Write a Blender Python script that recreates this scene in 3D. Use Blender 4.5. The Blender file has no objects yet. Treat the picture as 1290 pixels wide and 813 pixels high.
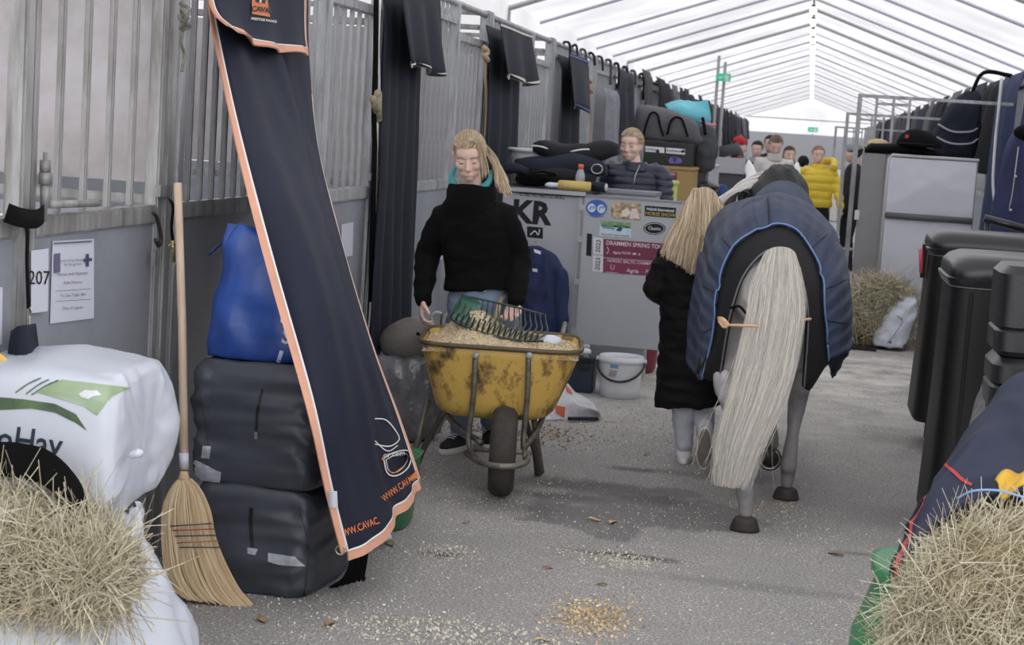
import bpy, bmesh, math, random
import numpy as np
from mathutils import Vector, Matrix, noise
random.seed(7); np.random.seed(7)
R = math.radians
PI = math.pi
scene = bpy.context.scene
C = scene.collection

# ------------------------------------------------------------------ camera
FPX = 2180.0; CX, CY = 645.0, 406.5; EYE = 1.65
_ax = Vector((0.98341004, -0.08217091, -0.16171777))
_ay = Vector((0.1695587, 0.09962136, 0.98047205))
_az = Vector((0.06445574, 0.99162671, -0.11190143))
cam_d = bpy.data.cameras.new('camera'); cam = bpy.data.objects.new('camera', cam_d); C.objects.link(cam)
cr = Vector((_ax[0], _ay[0], _az[0])); cu = Vector((_ax[1], _ay[1], _az[1])); cf = Vector((_ax[2], _ay[2], _az[2]))
mw = Matrix(((cr[0], cu[0], -cf[0], 0), (cr[1], cu[1], -cf[1], 0), (cr[2], cu[2], -cf[2], EYE), (0, 0, 0, 1)))
cam.matrix_world = mw
cam_d.sensor_width = 36.0; cam_d.lens = FPX * 36.0 / 1290.0
cam_d.clip_start = 0.1; cam_d.clip_end = 500
cam_d.dof.use_dof = True; cam_d.dof.focus_distance = 6.5; cam_d.dof.aperture_fstop = 8.0
scene.camera = cam

# ------------------------------------------------------------------ light: an even overcast sky through the tent cloth and the open near end
w = bpy.data.worlds.new('overcast_sky'); scene.world = w; w.use_nodes = True
bg = w.node_tree.nodes['Background']; bg.inputs[0].default_value = (0.985, 0.99, 1.0, 1); bg.inputs[1].default_value = 2.0
scene.view_settings.view_transform = 'Standard'; scene.view_settings.look = 'None'
scene.view_settings.gamma = 1.0; scene.view_settings.use_curve_mapping = False
scene.view_settings.exposure = 0.30
try:
    scene.cycles.use_denoising = True
    scene.cycles.max_bounces = 7; scene.cycles.diffuse_bounces = 4; scene.cycles.transmission_bounces = 6
    scene.cycles.transparent_max_bounces = 8; scene.cycles.caustics_reflective = False; scene.cycles.caustics_refractive = False
except Exception:
    pass

# ------------------------------------------------------------------ pixel -> world helpers (real depth is always given)
def _ray(px, py):
    d = Vector(((px - CX) / FPX, (CY - py) / FPX, 1.0))
    return Vector((_ax.dot(d), _ay.dot(d), _az.dot(d)))
def PG(px, py, z=0.0):
    d = _ray(px, py); return d * ((z - EYE) / d.z) + Vector((0, 0, EYE))
def PY(px, py, Y):
    d = _ray(px, py); return d * (Y / d.y) + Vector((0, 0, EYE))
def PX(px, py, X):
    d = _ray(px, py); return d * (X / d.x) + Vector((0, 0, EYE))
def V(*a): return Vector(a)
def lerp(a, b, t): return a + (b - a) * t
def smooth(t):
    t = max(0.0, min(1.0, t)); return t * t * (3 - 2 * t)

# ------------------------------------------------------------------ materials
def lin(c):
    g_ = c[0] * .3 + c[1] * .59 + c[2] * .11; c = [g_ + (x - g_) * .84 for x in c]
    l_ = [((x / 255) / 12.92 if x / 255 <= 0.04045 else ((x / 255 + 0.055) / 1.055) ** 2.4) for x in c]
    m_ = max(l_ + [1e-4]); k_ = min(0.86, 1 - (1 - m_) ** (1 + .42 * min(1, m_ / .06))) / m_
    return tuple(x * k_ for x in l_) + (1,)
_M = {}
def mat(name, col, rough=0.6, metal=0.0, var=0.0, vscale=6.0, bump=0.0, bscale=40.0, spec=0.5, col2=None, stretch=None, sheen=0.0, island=0.0, bdist=0.01, coat=0.0, trans=0.0):
    if name in _M: return _M[name]
    m = bpy.data.materials.new(name); m.use_nodes = True; nt = m.node_tree; N = nt.nodes; L = nt.links
    b = N['Principled BSDF']; b.inputs['Base Color'].default_value = lin(col)
    b.inputs['Roughness'].default_value = rough; b.inputs['Metallic'].default_value = metal
    b.inputs['Specular IOR Level'].default_value = spec
    if sheen: b.inputs['Sheen Weight'].default_value = sheen
    if coat: b.inputs['Coat Weight'].default_value = coat; b.inputs['Coat Roughness'].default_value = 0.15
    if trans: b.inputs['Transmission Weight'].default_value = trans
    tc = N.new('ShaderNodeTexCoord'); mp = N.new('ShaderNodeMapping'); L.new(tc.outputs['Object'], mp.inputs[0])
    if stretch: mp.inputs['Scale'].default_value = stretch
    if var or col2 or island:
        c2 = lin(col2) if col2 else tuple(x * (1 - var) for x in lin(col)[:3]) + (1,)
        mx = N.new('ShaderNodeMix'); mx.data_type = 'RGBA'
        mx.inputs[6].default_value = lin(col); mx.inputs[7].default_value = c2
        if island:
            g = N.new('ShaderNodeNewGeometry'); L.new(g.outputs['Random Per Island'], mx.inputs[0])
        else:
            n = N.new('ShaderNodeTexNoise'); n.inputs['Scale'].default_value = vscale; n.inputs['Detail'].default_value = 5; n.inputs['Roughness'].default_value = 0.65
            L.new(mp.outputs[0], n.inputs['Vector'])
            rp = N.new('ShaderNodeValToRGB'); rp.color_ramp.elements[0].position = 0.38; rp.color_ramp.elements[1].position = 0.66
            L.new(n.outputs[0], rp.inputs[0]); L.new(rp.outputs[0], mx.inputs[0])
        L.new(mx.outputs[2], b.inputs['Base Color'])
    if bump:
        n2 = N.new('ShaderNodeTexNoise'); n2.inputs['Scale'].default_value = bscale; n2.inputs['Detail'].default_value = 4
        L.new(mp.outputs[0], n2.inputs['Vector'])
        bp = N.new('ShaderNodeBump'); bp.inputs['Strength'].default_value = bump; bp.inputs['Distance'].default_value = bdist
        L.new(n2.outputs[0], bp.inputs['Height']); L.new(bp.outputs[0], b.inputs['Normal'])
    _M[name] = m
    return m

# ------------------------------------------------------------------ object helpers
_org = {}
def thing(name, label, cat, loc=(0, 0, 0), group=None):
    o = bpy.data.objects.new(name, None); C.objects.link(o); o.empty_display_size = 0.1
    o.location = loc; o['label'] = label; o['category'] = cat
    if group: o['group'] = group
    _org[o.name] = Vector(loc)
    return o
def tag(o, label, cat, group=None, kind=None):
    o['label'] = label; o['category'] = cat
    if group: o['group'] = group
    if kind: o['kind'] = kind
    return o
def to_mesh(src, name):
    if isinstance(src, bmesh.types.BMesh):
        me = bpy.data.meshes.new(name); src.normal_update(); src.to_mesh(me); src.free(); return me
    return src
def obj(name, src, m, parent=None, sm=True, loc=None, label=None, kind=None, solid=0.0, sub=0):
    me = to_mesh(src, name)
    o = bpy.data.objects.new(name, me); C.objects.link(o)
    me.materials.clear()
    for k in (m if isinstance(m, (list, tuple)) else [m]): me.materials.append(k)
    off = Vector((0, 0, 0))
    if parent is not None:
        o.parent = parent; off = _org.get(parent.name, Vector((0, 0, 0)))
    elif loc is not None:
        off = Vector(loc); o.location = off
    if off.length > 0: me.transform(Matrix.Translation(-off))
    _org[o.name] = off
    if sm:
        me.polygons.foreach_set('use_smooth', [True] * len(me.polygons))
        if sm == 2: me.set_sharp_from_angle(angle=R(38))
    if label: o['label'] = label
    if kind: o['kind'] = kind
    if solid:
        md = o.modifiers.new('Solidify', 'SOLIDIFY'); md.thickness = abs(solid); md.offset = -1 if solid > 0 else 1
    if sub:
        md = o.modifiers.new('Sub', 'SUBSURF'); md.levels = sub; md.render_levels = sub
    return o
def single(name, src, m, label, cat, loc=None, group=None, **k):
    me = to_mesh(src, name)
    if loc is None:
        co = np.empty(len(me.vertices) * 3, dtype=np.float32); me.vertices.foreach_get('co', co); co = co.reshape(-1, 3)
        loc = ((co[:, 0].min() + co[:, 0].max()) / 2, (co[:, 1].min() + co[:, 1].max()) / 2, co[:, 2].min())
        loc = tuple(float(x) for x in loc)
    o = obj(name, me, m, None, loc=loc, **k)
    return tag(o, label, cat, group)
def struct(name, src, m, **k):
    o = obj(name, src, m, None, **k); o['kind'] = 'structure'; return o
_children = {}
def copy_tree(o, parent=None):
    c = o.copy(); C.objects.link(c); c.parent = parent
    for ch in list(o.children): copy_tree(ch, c)
    return c

# ------------------------------------------------------------------ shape helpers (all add to a bmesh)
def BM(): return bmesh.new()
def add_box(bm, a, b, bev=0.0):
    x0, y0, z0 = a; x1, y1, z1 = b
    m = Matrix.Translation(((x0 + x1) / 2, (y0 + y1) / 2, (z0 + z1) / 2)) @ Matrix.Diagonal((abs(x1 - x0), abs(y1 - y0), abs(z1 - z0), 1))
    r = bmesh.ops.create_cube(bm, size=1, matrix=m)
    if bev:
        es = list({e for v in r['verts'] for e in v.link_edges})
        bmesh.ops.bevel(bm, geom=es, offset=bev, segments=2, affect='EDGES', clamp_overlap=True)
    return bm
def box(a, b, bev=0.0): return add_box(BM(), a, b, bev)
def add_rings(bm, rings, cap=True, closed=True):
    vs = [[bm.verts.new(p) for p in r] for r in rings]
    n = len(vs[0]); rng = n if closed else n - 1
    for i in range(len(vs) - 1):
        for j in range(rng):
            k = (j + 1) % n
            bm.faces.new((vs[i][j], vs[i][k], vs[i + 1][k], vs[i + 1][j]))
    if cap:
        for r, flip in ((vs[0], True), (vs[-1], False)):
            c = bm.verts.new(sum((v.co for v in r), Vector()) / n)
            for j in range(n):
                k = (j + 1) % n
                bm.faces.new((c, r[k], r[j]) if flip else (c, r[j], r[k]))
    return bm
def ell(c, a, b, n=16, e=2.0, rot=0.0):
    c = Vector(c); a = Vector(a); b = Vector(b); out = []
    for i in range(n):
        t = 2 * PI * i / n + rot; ct, st = math.cos(t), math.sin(t)
        if e != 2.0:
            ct = math.copysign(abs(ct) ** (2 / e), ct); st = math.copysign(abs(st) ** (2 / e), st)
        out.append(c + a * ct + b * st)
    return out
def frames(pts, up=None):
    pts = [Vector(p) for p in pts]; out = []; n = None
    for i, p in enumerate(pts):
        t = (pts[min(i + 1, len(pts) - 1)] - pts[max(i - 1, 0)])
        t = t.normalized() if t.length > 1e-9 else Vector((0, 0, 1))
        if n is None:
            u = Vector(up) if up is not None else (Vector((0, 0, 1)) if abs(t.z) < 0.9 else Vector((0, 1, 0)))
            n = (u - t * u.dot(t)).normalized()
        else:
            n = (n - t * n.dot(t)); n = n.normalized() if n.length > 1e-6 else t.orthogonal().normalized()
        out.append((p, t, n, t.cross(n)))
    return out
def add_tube(bm, pts, r, n=8, flat=1.0, up=None, cap=True):
    fr = frames(pts, up); rs = r if isinstance(r, (list, tuple)) else [r] * len(pts)
    add_rings(bm, [ell(p, nn * rr * flat, bb * rr, n) for (p, t, nn, bb), rr in zip(fr, rs)], cap)
    return bm
def tube(pts, r, n=8, flat=1.0, up=None, cap=True): return add_tube(BM(), pts, r, n, flat, up, cap)
def add_ellipsoid(bm, c, r, u=16, v=10, rot=None):
    m = Matrix.Translation(c) @ (rot.to_4x4() if rot is not None else Matrix.Identity(4)) @ Matrix.Diagonal((r[0], r[1], r[2], 1))
    bmesh.ops.create_uvsphere(bm, u_segments=u, v_segments=v, radius=1, matrix=m); return bm
def add_chain(bm, pts, rs, n=14, flat=1.0, up=None):
    """tapered limb with round ends"""
    add_tube(bm, pts, rs, n, flat, up)
    add_ellipsoid(bm, pts[0], (rs[0],) * 3, n, 8); add_ellipsoid(bm, pts[-1], (rs[-1],) * 3, n, 8)
    return bm
def add_lathe(bm, prof, c=(0, 0, 0), n=24, axis=None, cap=True):
    c = Vector(c); ax = Vector(axis).normalized() if axis else Vector((0, 0, 1))
    a = ax.orthogonal().normalized(); b = ax.cross(a)
    add_rings(bm, [ell(c + ax * h, a * max(r, 1e-4), b * max(r, 1e-4), n) for r, h in prof], cap); return bm
def lathe(prof, c=(0, 0, 0), n=24, axis=None, cap=True): return add_lathe(BM(), prof, c, n, axis, cap)
def spline(pts, n=8):
    """catmull-rom through points -> list of Vectors"""
    P = [Vector(p) for p in pts]; P = [P[0] * 2 - P[1]] + P + [P[-1] * 2 - P[-2]]; out = []
    for i in range(1, len(P) - 2):
        for k in range(n):
            t = k / n; a, b, c, d = P[i - 1], P[i], P[i + 1], P[i + 2]
            out.append(0.5 * ((2 * b) + (c - a) * t + (2 * a - 5 * b + 4 * c - d) * t * t + (3 * b - a - 3 * c + d) * t ** 3))
    out.append(P[-2].copy()); return out
def resample(pts, n):
    P = [Vector(p) for p in pts]; d = [0.0]
    for i in range(1, len(P)): d.append(d[-1] + (P[i] - P[i - 1]).length)
    out = []; j = 0
    for k in range(n):
        s = d[-1] * k / (n - 1)
        while j < len(P) - 2 and d[j + 1] < s: j += 1
        f = (s - d[j]) / max(1e-9, d[j + 1] - d[j]); out.append(P[j].lerp(P[j + 1], min(1, max(0, f))))
    return out
def sheet(fn, nu, nv, wrap=False):
    bm = BM(); vs = [[bm.verts.new(fn(i / (nu - 1), j / (nv - 1))) for i in range(nu)] for j in range(nv)]
    for j in range(nv - 1):
        for i in range(nu - 1):
            bm.faces.new((vs[j][i], vs[j][i + 1], vs[j + 1][i + 1], vs[j + 1][i]))
    return bm
def loft_rows(rows, nu, nv):
    """rows: control polylines; returns fn(u,v) through them"""
    Rr = [resample(spline(r, 8), nu) for r in rows]
    cols = [resample_uniform([r[i] for r in Rr], nv) for i in range(nu)]
    def fn(u, v): return cols[int(round(u * (nu - 1)))][int(round(v * (nv - 1)))]
    return fn
def resample_uniform(pts, n):
    s = spline(pts, 8); m = len(s) - 1; out = []
    for k in range(n):
        x = k / (n - 1) * m; i = min(int(x), m - 1); out.append(s[i].lerp(s[i + 1], x - i))
    return out
def fuse(bm, voxel=0.012, iters=3, fac=0.5, name='fused'):
    """union of overlapping closed shapes into one smooth continuous mesh"""
    bmesh.ops.recalc_face_normals(bm, faces=bm.faces)
    me = to_mesh(bm, name); o = bpy.data.objects.new('tmp_fuse', me); C.objects.link(o)
    md = o.modifiers.new('r', 'REMESH'); md.mode = 'VOXEL'; md.voxel_size = voxel; md.use_smooth_shade = True
    if iters:
        s = o.modifiers.new('s', 'SMOOTH'); s.iterations = iters; s.factor = fac
    dg = bpy.context.evaluated_depsgraph_get()
    out = bpy.data.meshes.new_from_object(o.evaluated_get(dg))
    bpy.data.objects.remove(o); bpy.data.meshes.remove(me)
    out.name = name
    return out
def displace(me, fn):
    """fn(co, normal) -> new co"""
    me.update()
    nor = [v.normal.copy() for v in me.vertices]
    for v, n in zip(me.vertices, nor): v.co = fn(v.co, n)
    me.update(); return me
def nz(p, s=1.0, seed=0.0): return noise.noise(Vector((p[0] * s + seed, p[1] * s - seed * 0.7, p[2] * s + seed * 1.3)))
def ridged(p, s, seed=0.0): return 1 - abs(nz(p, s, seed)) * 2
def crumple(me, amp=0.01, s=5.0, seed=0.0, st=(1, 1, 1)):
    def f(co, n):
        q = Vector((co[0] * st[0], co[1] * st[1], co[2] * st[2]))
        return co + n * amp * (ridged(q, s, seed) * 0.65 + 0.35 * ridged(q, s * 2.3, seed + 5) - 0.55)
    return displace(me, f)
def ribbons(paths, wid, name='strands', sides=None, seed=1, tri=False):
    """paths (N,K,3) -> N thin ribbons in one mesh; tri=True gives three-sided stalks"""
    rs = np.random.RandomState(seed)
    P = np.asarray(paths, dtype=np.float64); N, K, _ = P.shape
    T = np.gradient(P, axis=1); T /= (np.linalg.norm(T, axis=2, keepdims=True) + 1e-9)
    if sides is None: sides = rs.randn(N, 3)
    S = np.cross(T, np.broadcast_to(np.asarray(sides)[:, None, :], P.shape)); S /= (np.linalg.norm(S, axis=2, keepdims=True) + 1e-9)
    W = np.asarray(wid, dtype=np.float64)
    if W.ndim == 0: W = np.full((N, K), float(W))
    elif W.ndim == 1: W = np.repeat(W[:, None], K, 1)
    W = W[:, :, None]
    if tri:
        B = np.cross(T, S); vs = [P + S * W, P - S * W * .5 + B * W * .8, P - S * W * .5 - B * W * .8]; m = 3
    else:
        vs = [P + S * W, P - S * W]; m = 2
    verts = np.stack(vs, axis=2).reshape(-1, 3)
    idx = np.arange(N * K * m).reshape(N, K, m); F = []
    for a in range(m if m == 3 else 1):
        b = (a + 1) % m
        F.append(np.stack([idx[:, :-1, a], idx[:, :-1, b], idx[:, 1:, b], idx[:, 1:, a]], axis=-1).reshape(-1, 4))
    F = np.concatenate(F)
    me = bpy.data.meshes.new(name)
    me.vertices.add(len(verts)); me.vertices.foreach_set('co', verts.astype(np.float32).ravel())
    me.loops.add(len(F) * 4); me.loops.foreach_set('vertex_index', F.astype(np.int32).ravel())
    me.polygons.add(len(F)); me.polygons.foreach_set('loop_start', np.arange(0, len(F) * 4, 4, dtype=np.int32))
    me.update(calc_edges=True)
    return me
def text_pts(s, size=1.0, res=2, bold=0.0, xs=1.0):
    cu_ = bpy.data.curves.new('t', 'FONT'); cu_.body = s; cu_.size = size; cu_.resolution_u = res; cu_.offset = bold; cu_.fill_mode = 'FRONT'
    cu_.align_x = 'CENTER'; cu_.align_y = 'CENTER'
    o = bpy.data.objects.new('t', cu_); C.objects.link(o)
    me = bpy.data.meshes.new_from_object(o.evaluated_get(bpy.context.evaluated_depsgraph_get()))
    bpy.data.objects.remove(o); bpy.data.curves.remove(cu_)
    vs = [(v.co.x * xs, v.co.y) for v in me.vertices]; fs = [tuple(p.vertices) for p in me.polygons]
    bpy.data.meshes.remove(me); return vs, fs
def add_text(bm, s, size, fn, bold=0.0, xs=1.0, mi=0, res=2):
    """fn(x, y) maps flat lettering to the surface it is printed on"""
    vs, fs = text_pts(s, size, res, bold, xs)
    V_ = [bm.verts.new(fn(x, y)) for x, y in vs]
    for f in fs:
        try:
            fc = bm.faces.new([V_[i] for i in f]); fc.material_index = mi
        except ValueError: pass
    return bm
def add_poly(bm, pts, mi=0):
    f = bm.faces.new([bm.verts.new(p) for p in pts]); f.material_index = mi; return f
def plane_fn(o, ux, uy):
    o = Vector(o); ux = Vector(ux); uy = Vector(uy)
    return lambda x, y: o + ux * x + uy * y

# ================================================================== MATERIALS USED OFTEN
galv = mat('galvanised_steel', (170, 172, 177), 0.5, 0.3, col2=(128, 128, 130), vscale=3.0, stretch=(5, 5, 0.9), bump=0.15, bscale=60)
galv_old = mat('weathered_galvanised_steel', (154, 154, 154), 0.55, 0.25, col2=(108, 105, 102), vscale=2.5, stretch=(6, 6, 0.8), bump=0.2, bscale=50)
panel_m = mat('blue_grey_panel', (140, 144, 153), 0.5, 0.1, col2=(126, 129, 138), vscale=2.0, bump=0.08, bscale=30)
sheet_m = mat('stall_sheet', (172, 168, 172), 0.45, 0.05, col2=(136, 129, 127), vscale=1.6, bump=0.1, bscale=12)
black_m = mat('black_plastic', (22, 22, 25), 0.35)
black_cloth = mat('black_cloth', (10, 10, 12), 0.9, var=0.3, bump=0.3, bscale=200, spec=0.2)
navy_m = mat('navy_cloth', (30, 34, 52), 0.8, var=0.25, vscale=5, bump=0.2, bscale=300, spec=0.3)
white_m = mat('white_plastic', (206, 208, 214), 0.4, spec=0.4)
paper_m = mat('white_paper', (196, 198, 212), 0.7)
ink_m = mat('black_ink', (18, 18, 22), 0.7)
chrome_m = mat('worn_chrome', (175, 170, 160), 0.3, 0.9)
straw_m = mat('hay_stalks', (226, 217, 190), 0.85, col2=(152, 140, 110), island=1, spec=0.2)
shav_m = mat('wood_shavings', (240, 222, 190), 0.85, col2=(206, 178, 136), island=1, spec=0.2)

# ================================================================== FLOOR
def asphalt():
    m = bpy.data.materials.new('worn_asphalt'); m.use_nodes = True; nt = m.node_tree; N = nt.nodes; L = nt.links
    b = N['Principled BSDF']; tc = N.new('ShaderNodeTexCoord')
    def noi(s, d=6, r=0.6, vec=None):
        n = N.new('ShaderNodeTexNoise'); n.inputs['Scale'].default_value = s; n.inputs['Detail'].default_value = d; n.inputs['Roughness'].default_value = r
        L.new(vec or tc.outputs['Object'], n.inputs['Vector']); return n.outputs[0]
    def ramp(src, stops):
        r = N.new('ShaderNodeValToRGB'); e = r.color_ramp.elements
        while len(e) < len(stops): e.new(0.5)
        for k, (p, c) in enumerate(stops): e[k].position = p; e[k].color = c if len(c) == 4 else tuple(c) + (1,)
        L.new(src, r.inputs[0]); return r.outputs[0]
    def mix(f, a, c):
        x = N.new('ShaderNodeMix'); x.data_type = 'RGBA'
        if isinstance(f, float): x.inputs[0].default_value = f
        else: L.new(f, x.inputs[0])
        for s, v in ((6, a), (7, c)):
            if isinstance(v, tuple): x.inputs[s].default_value = v
            else: L.new(v, x.inputs[s])
        return x.outputs[2]
    W1, K0 = (1, 1, 1), (0, 0, 0)
    base = ramp(noi(1.1, 5), [(0.35, lin((124, 119, 115))), (0.62, lin((152, 146, 140)))])
    grit = ramp(noi(95, 5, 0.75), [(0.35, lin((78, 75, 77))), (0.52, lin((146, 142, 142))), (0.68, lin((192, 188, 182)))])
    c = mix(0.72, base, grit)
    # pale chips of shavings trodden into the surface, in drifts
    vo = N.new('ShaderNodeTexVoronoi'); vo.inputs['Scale'].default_value = 62; L.new(tc.outputs['Object'], vo.inputs['Vector'])
    chips = ramp(vo.outputs['Distance'], [(0.16, W1), (0.26, K0)])
    sel = ramp(noi(2.2, 7, 0.7), [(0.40, K0), (0.58, W1)])
    mm = N.new('ShaderNodeMath'); mm.operation = 'MULTIPLY'; L.new(chips, mm.inputs[0]); L.new(sel, mm.inputs[1])
    c = mix(mm.outputs[0], c, lin((214, 208, 194)))
    # dusty film of fine sawdust growing with distance
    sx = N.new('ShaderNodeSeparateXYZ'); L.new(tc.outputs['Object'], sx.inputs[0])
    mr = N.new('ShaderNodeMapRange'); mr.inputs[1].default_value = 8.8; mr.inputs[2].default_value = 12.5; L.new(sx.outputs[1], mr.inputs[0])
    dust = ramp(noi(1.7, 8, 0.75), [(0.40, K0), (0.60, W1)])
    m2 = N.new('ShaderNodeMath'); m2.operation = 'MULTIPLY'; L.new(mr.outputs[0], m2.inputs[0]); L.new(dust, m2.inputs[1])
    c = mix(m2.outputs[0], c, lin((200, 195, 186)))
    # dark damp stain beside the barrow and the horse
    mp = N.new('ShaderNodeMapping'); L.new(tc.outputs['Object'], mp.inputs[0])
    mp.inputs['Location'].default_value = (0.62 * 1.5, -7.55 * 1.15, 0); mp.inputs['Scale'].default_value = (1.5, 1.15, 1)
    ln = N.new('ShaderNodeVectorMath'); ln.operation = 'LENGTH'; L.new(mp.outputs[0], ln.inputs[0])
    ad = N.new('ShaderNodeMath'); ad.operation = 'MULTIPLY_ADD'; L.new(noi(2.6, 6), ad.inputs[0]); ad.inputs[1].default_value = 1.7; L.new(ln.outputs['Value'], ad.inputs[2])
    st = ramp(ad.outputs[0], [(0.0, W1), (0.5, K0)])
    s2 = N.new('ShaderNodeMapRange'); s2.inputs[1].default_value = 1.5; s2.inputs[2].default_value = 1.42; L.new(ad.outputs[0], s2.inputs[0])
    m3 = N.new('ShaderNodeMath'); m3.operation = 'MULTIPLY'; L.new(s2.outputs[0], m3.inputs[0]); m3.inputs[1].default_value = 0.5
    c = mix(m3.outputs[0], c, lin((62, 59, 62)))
    def stain(c, cx, cy, sx, sy, strength, col, thr=1.05, amp=1.1):
        mq = N.new('ShaderNodeMapping'); L.new(tc.outputs['Object'], mq.inputs[0]); mq.inputs['Location'].default_value = (-cx / sx, -cy / sy, 0); mq.inputs['Scale'].default_value = (1 / sx, 1 / sy, 1)
        l2 = N.new('ShaderNodeVectorMath'); l2.operation = 'LENGTH'; L.new(mq.outputs[0], l2.inputs[0])
        a2 = N.new('ShaderNodeMath'); a2.operation = 'MULTIPLY_ADD'; L.new(noi(9, 6, .7), a2.inputs[0]); a2.inputs[1].default_value = amp; L.new(l2.outputs['Value'], a2.inputs[2])
        r2 = N.new('ShaderNodeMapRange'); r2.inputs[1].default_value = thr + .35; r2.inputs[2].default_value = thr - .2; L.new(a2.outputs[0], r2.inputs[0])
        m4 = N.new('ShaderNodeMath'); m4.operation = 'MULTIPLY'; L.new(r2.outputs[0], m4.inputs[0]); m4.inputs[1].default_value = strength
        return mix(m4.outputs[0], c, col)
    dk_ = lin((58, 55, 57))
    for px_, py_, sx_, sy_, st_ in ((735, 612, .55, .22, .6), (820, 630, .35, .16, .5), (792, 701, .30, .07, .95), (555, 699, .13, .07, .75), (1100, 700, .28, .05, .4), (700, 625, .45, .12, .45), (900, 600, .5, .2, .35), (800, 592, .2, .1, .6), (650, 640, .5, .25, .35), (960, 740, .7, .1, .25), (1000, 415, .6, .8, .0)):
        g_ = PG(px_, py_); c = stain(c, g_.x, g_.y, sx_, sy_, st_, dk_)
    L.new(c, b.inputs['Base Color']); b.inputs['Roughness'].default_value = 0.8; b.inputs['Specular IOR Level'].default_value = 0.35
    rr = N.new('ShaderNodeMapRange'); rr.inputs[3].default_value = 0.85; rr.inputs[4].default_value = 0.5; L.new(s2.outputs[0], rr.inputs[0]); L.new(rr.outputs[0], b.inputs['Roughness'])
    bp = N.new('ShaderNodeBump'); bp.inputs['Strength'].default_value = 0.8; bp.inputs['Distance'].default_value = 0.007
    L.new(noi(150, 4), bp.inputs['Height']); L.new(bp.outputs[0], b.inputs['Normal'])
    return m
def floor_fn(u, v):
    x = -12 + 24.0 * u; y = -14.0 + 155 * v * v
    return V(x, y, 0)
struct('floor', sheet(floor_fn, 12, 60), asphalt(), sm=False)

# ================================================================== TENT
TC = -0.23; HW = 5.05; EAVE = 3.75; RIDGE = 5.5; YB, YF = 1.0, 141.0  # unseen near end cut off ahead of the camera to let in frontal skylight
def tent_cloth():
    m = bpy.data.materials.new('translucent_white_tent_cloth'); m.use_nodes = True; nt = m.node_tree; N = nt.nodes; L = nt.links
    N.clear(); out = N.new('ShaderNodeOutputMaterial')
    tr = N.new('ShaderNodeBsdfTranslucent'); tr.inputs[0].default_value = (0.7, 0.7, 0.71, 1)
    df = N.new('ShaderNodeBsdfDiffuse'); df.inputs[0].default_value = (0.85, 0.85, 0.86, 1)
    tp = N.new('ShaderNodeBsdfTransparent'); tp.inputs[0].default_value = (1, 1, 1, 1)
    tc = N.new('ShaderNodeTexCoord'); n = N.new('ShaderNodeTexNoise'); n.inputs['Scale'].default_value = 0.5; n.inputs['Detail'].default_value = 5
    L.new(tc.outputs['Object'], n.inputs['Vector'])
    rp = N.new('ShaderNodeValToRGB'); rp.color_ramp.elements[0].color = (0.32, 0.315, 0.335, 1); rp.color_ramp.elements[1].color = (0.43, 0.43, 0.44, 1)
    rp.color_ramp.elements[0].position = 0.35; rp.color_ramp.elements[1].position = 0.6
    L.new(n.outputs[0], rp.inputs[0]); L.new(rp.outputs[0], tr.inputs[0])
    a = N.new('ShaderNodeMixShader'); a.inputs[0].default_value = 0.2; L.new(tr.outputs[0], a.inputs[1]); L.new(df.outputs[0], a.inputs[2])
    c = N.new('ShaderNodeMixShader'); c.inputs[0].default_value = 0.1; L.new(a.outputs[0], c.inputs[1]); L.new(tp.outputs[0], c.inputs[2])
    L.new(c.outputs[0], out.inputs[0]); return m
tent_m = tent_cloth()
bm = BM()
for s in (-1, 1):
    n = 59
    rows = []
    for i in range(n):
        y = YB + (YF - YB) * i / (n - 1)
        rows.append([V(TC + s * (HW * t), y, RIDGE - (RIDGE - EAVE) * t - 0.05 * math.sin(PI * t) * (i % 2)) for t in (0, .25, .5, .75, 1)])
    add_rings(bm, rows, cap=False, closed=False)
struct('ceiling', bm, tent_m)
for s, nm in ((-1, 'wall_left'), (1, 'wall_right')):
    bm = BM(); add_poly(bm, [(TC + s * HW, YB, 0), (TC + s * HW, YF, 0), (TC + s * HW, YF, EAVE), (TC + s * HW, YB, EAVE)])
    struct(nm, bm, tent_m)
bm = BM(); add_poly(bm, [(TC - HW, YF, 0), (TC + HW, YF, 0), (TC + HW, YF, EAVE), (TC, YF, RIDGE), (TC - HW, YF, EAVE)])
struct('wall_far', bm, tent_m, sm=False)
bm = BM(); add_box(bm, (TC - HW, YF - 0.4, EAVE - 0.05), (TC + HW, YF - 0.3, EAVE + 0.05)); add_box(bm, (TC - HW, YF - 0.5, 0), (TC + HW, YF - 0.3, 2.6))
struct('trim_1', bm, mat('far_grey_barrier', (150, 152, 158), 0.6), sm=False)
# rafters and the tension straps between them
alu = mat('tent_aluminium', (150, 150, 154), 0.5, 0.2)
strap_m = mat('tent_seam', (160, 158, 176), 0.6)
k = 2
ys = [(8.9, 1), (13.9, 1), (18.9, 1), (23.9, 1), (29.5, 1), (33.0, 0), (38.3, 0), (41.8, 0), (45.4, 0), (48.9, 1), (54.5, 1)] + [(59.0 + 4.5 * i, i % 2) for i in range(18)]
for y, thick in ys:
    bm = BM(); r = (0.045 if thick else 0.03) if y < 56 else (0.03 if thick else .014)
    for s in (-1, 1):
        a = V(TC, y, RIDGE - 0.09); b_ = V(TC + s * HW, y, EAVE - 0.09)
        add_tube(bm, [a, b_], r, 4)
        if thick: add_tube(bm, [b_, V(TC + s * HW, y, 0)], r, 4)
    struct('trim_%d' % k, bm, alu if thick else strap_m, sm=False); k += 1
bm = BM(); add_tube(bm, [V(TC, YB, RIDGE - 0.14), V(TC, YF, RIDGE - 0.14)], 0.03, 6)
struct('trim_%d' % k, bm, alu, sm=False); k += 1
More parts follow.
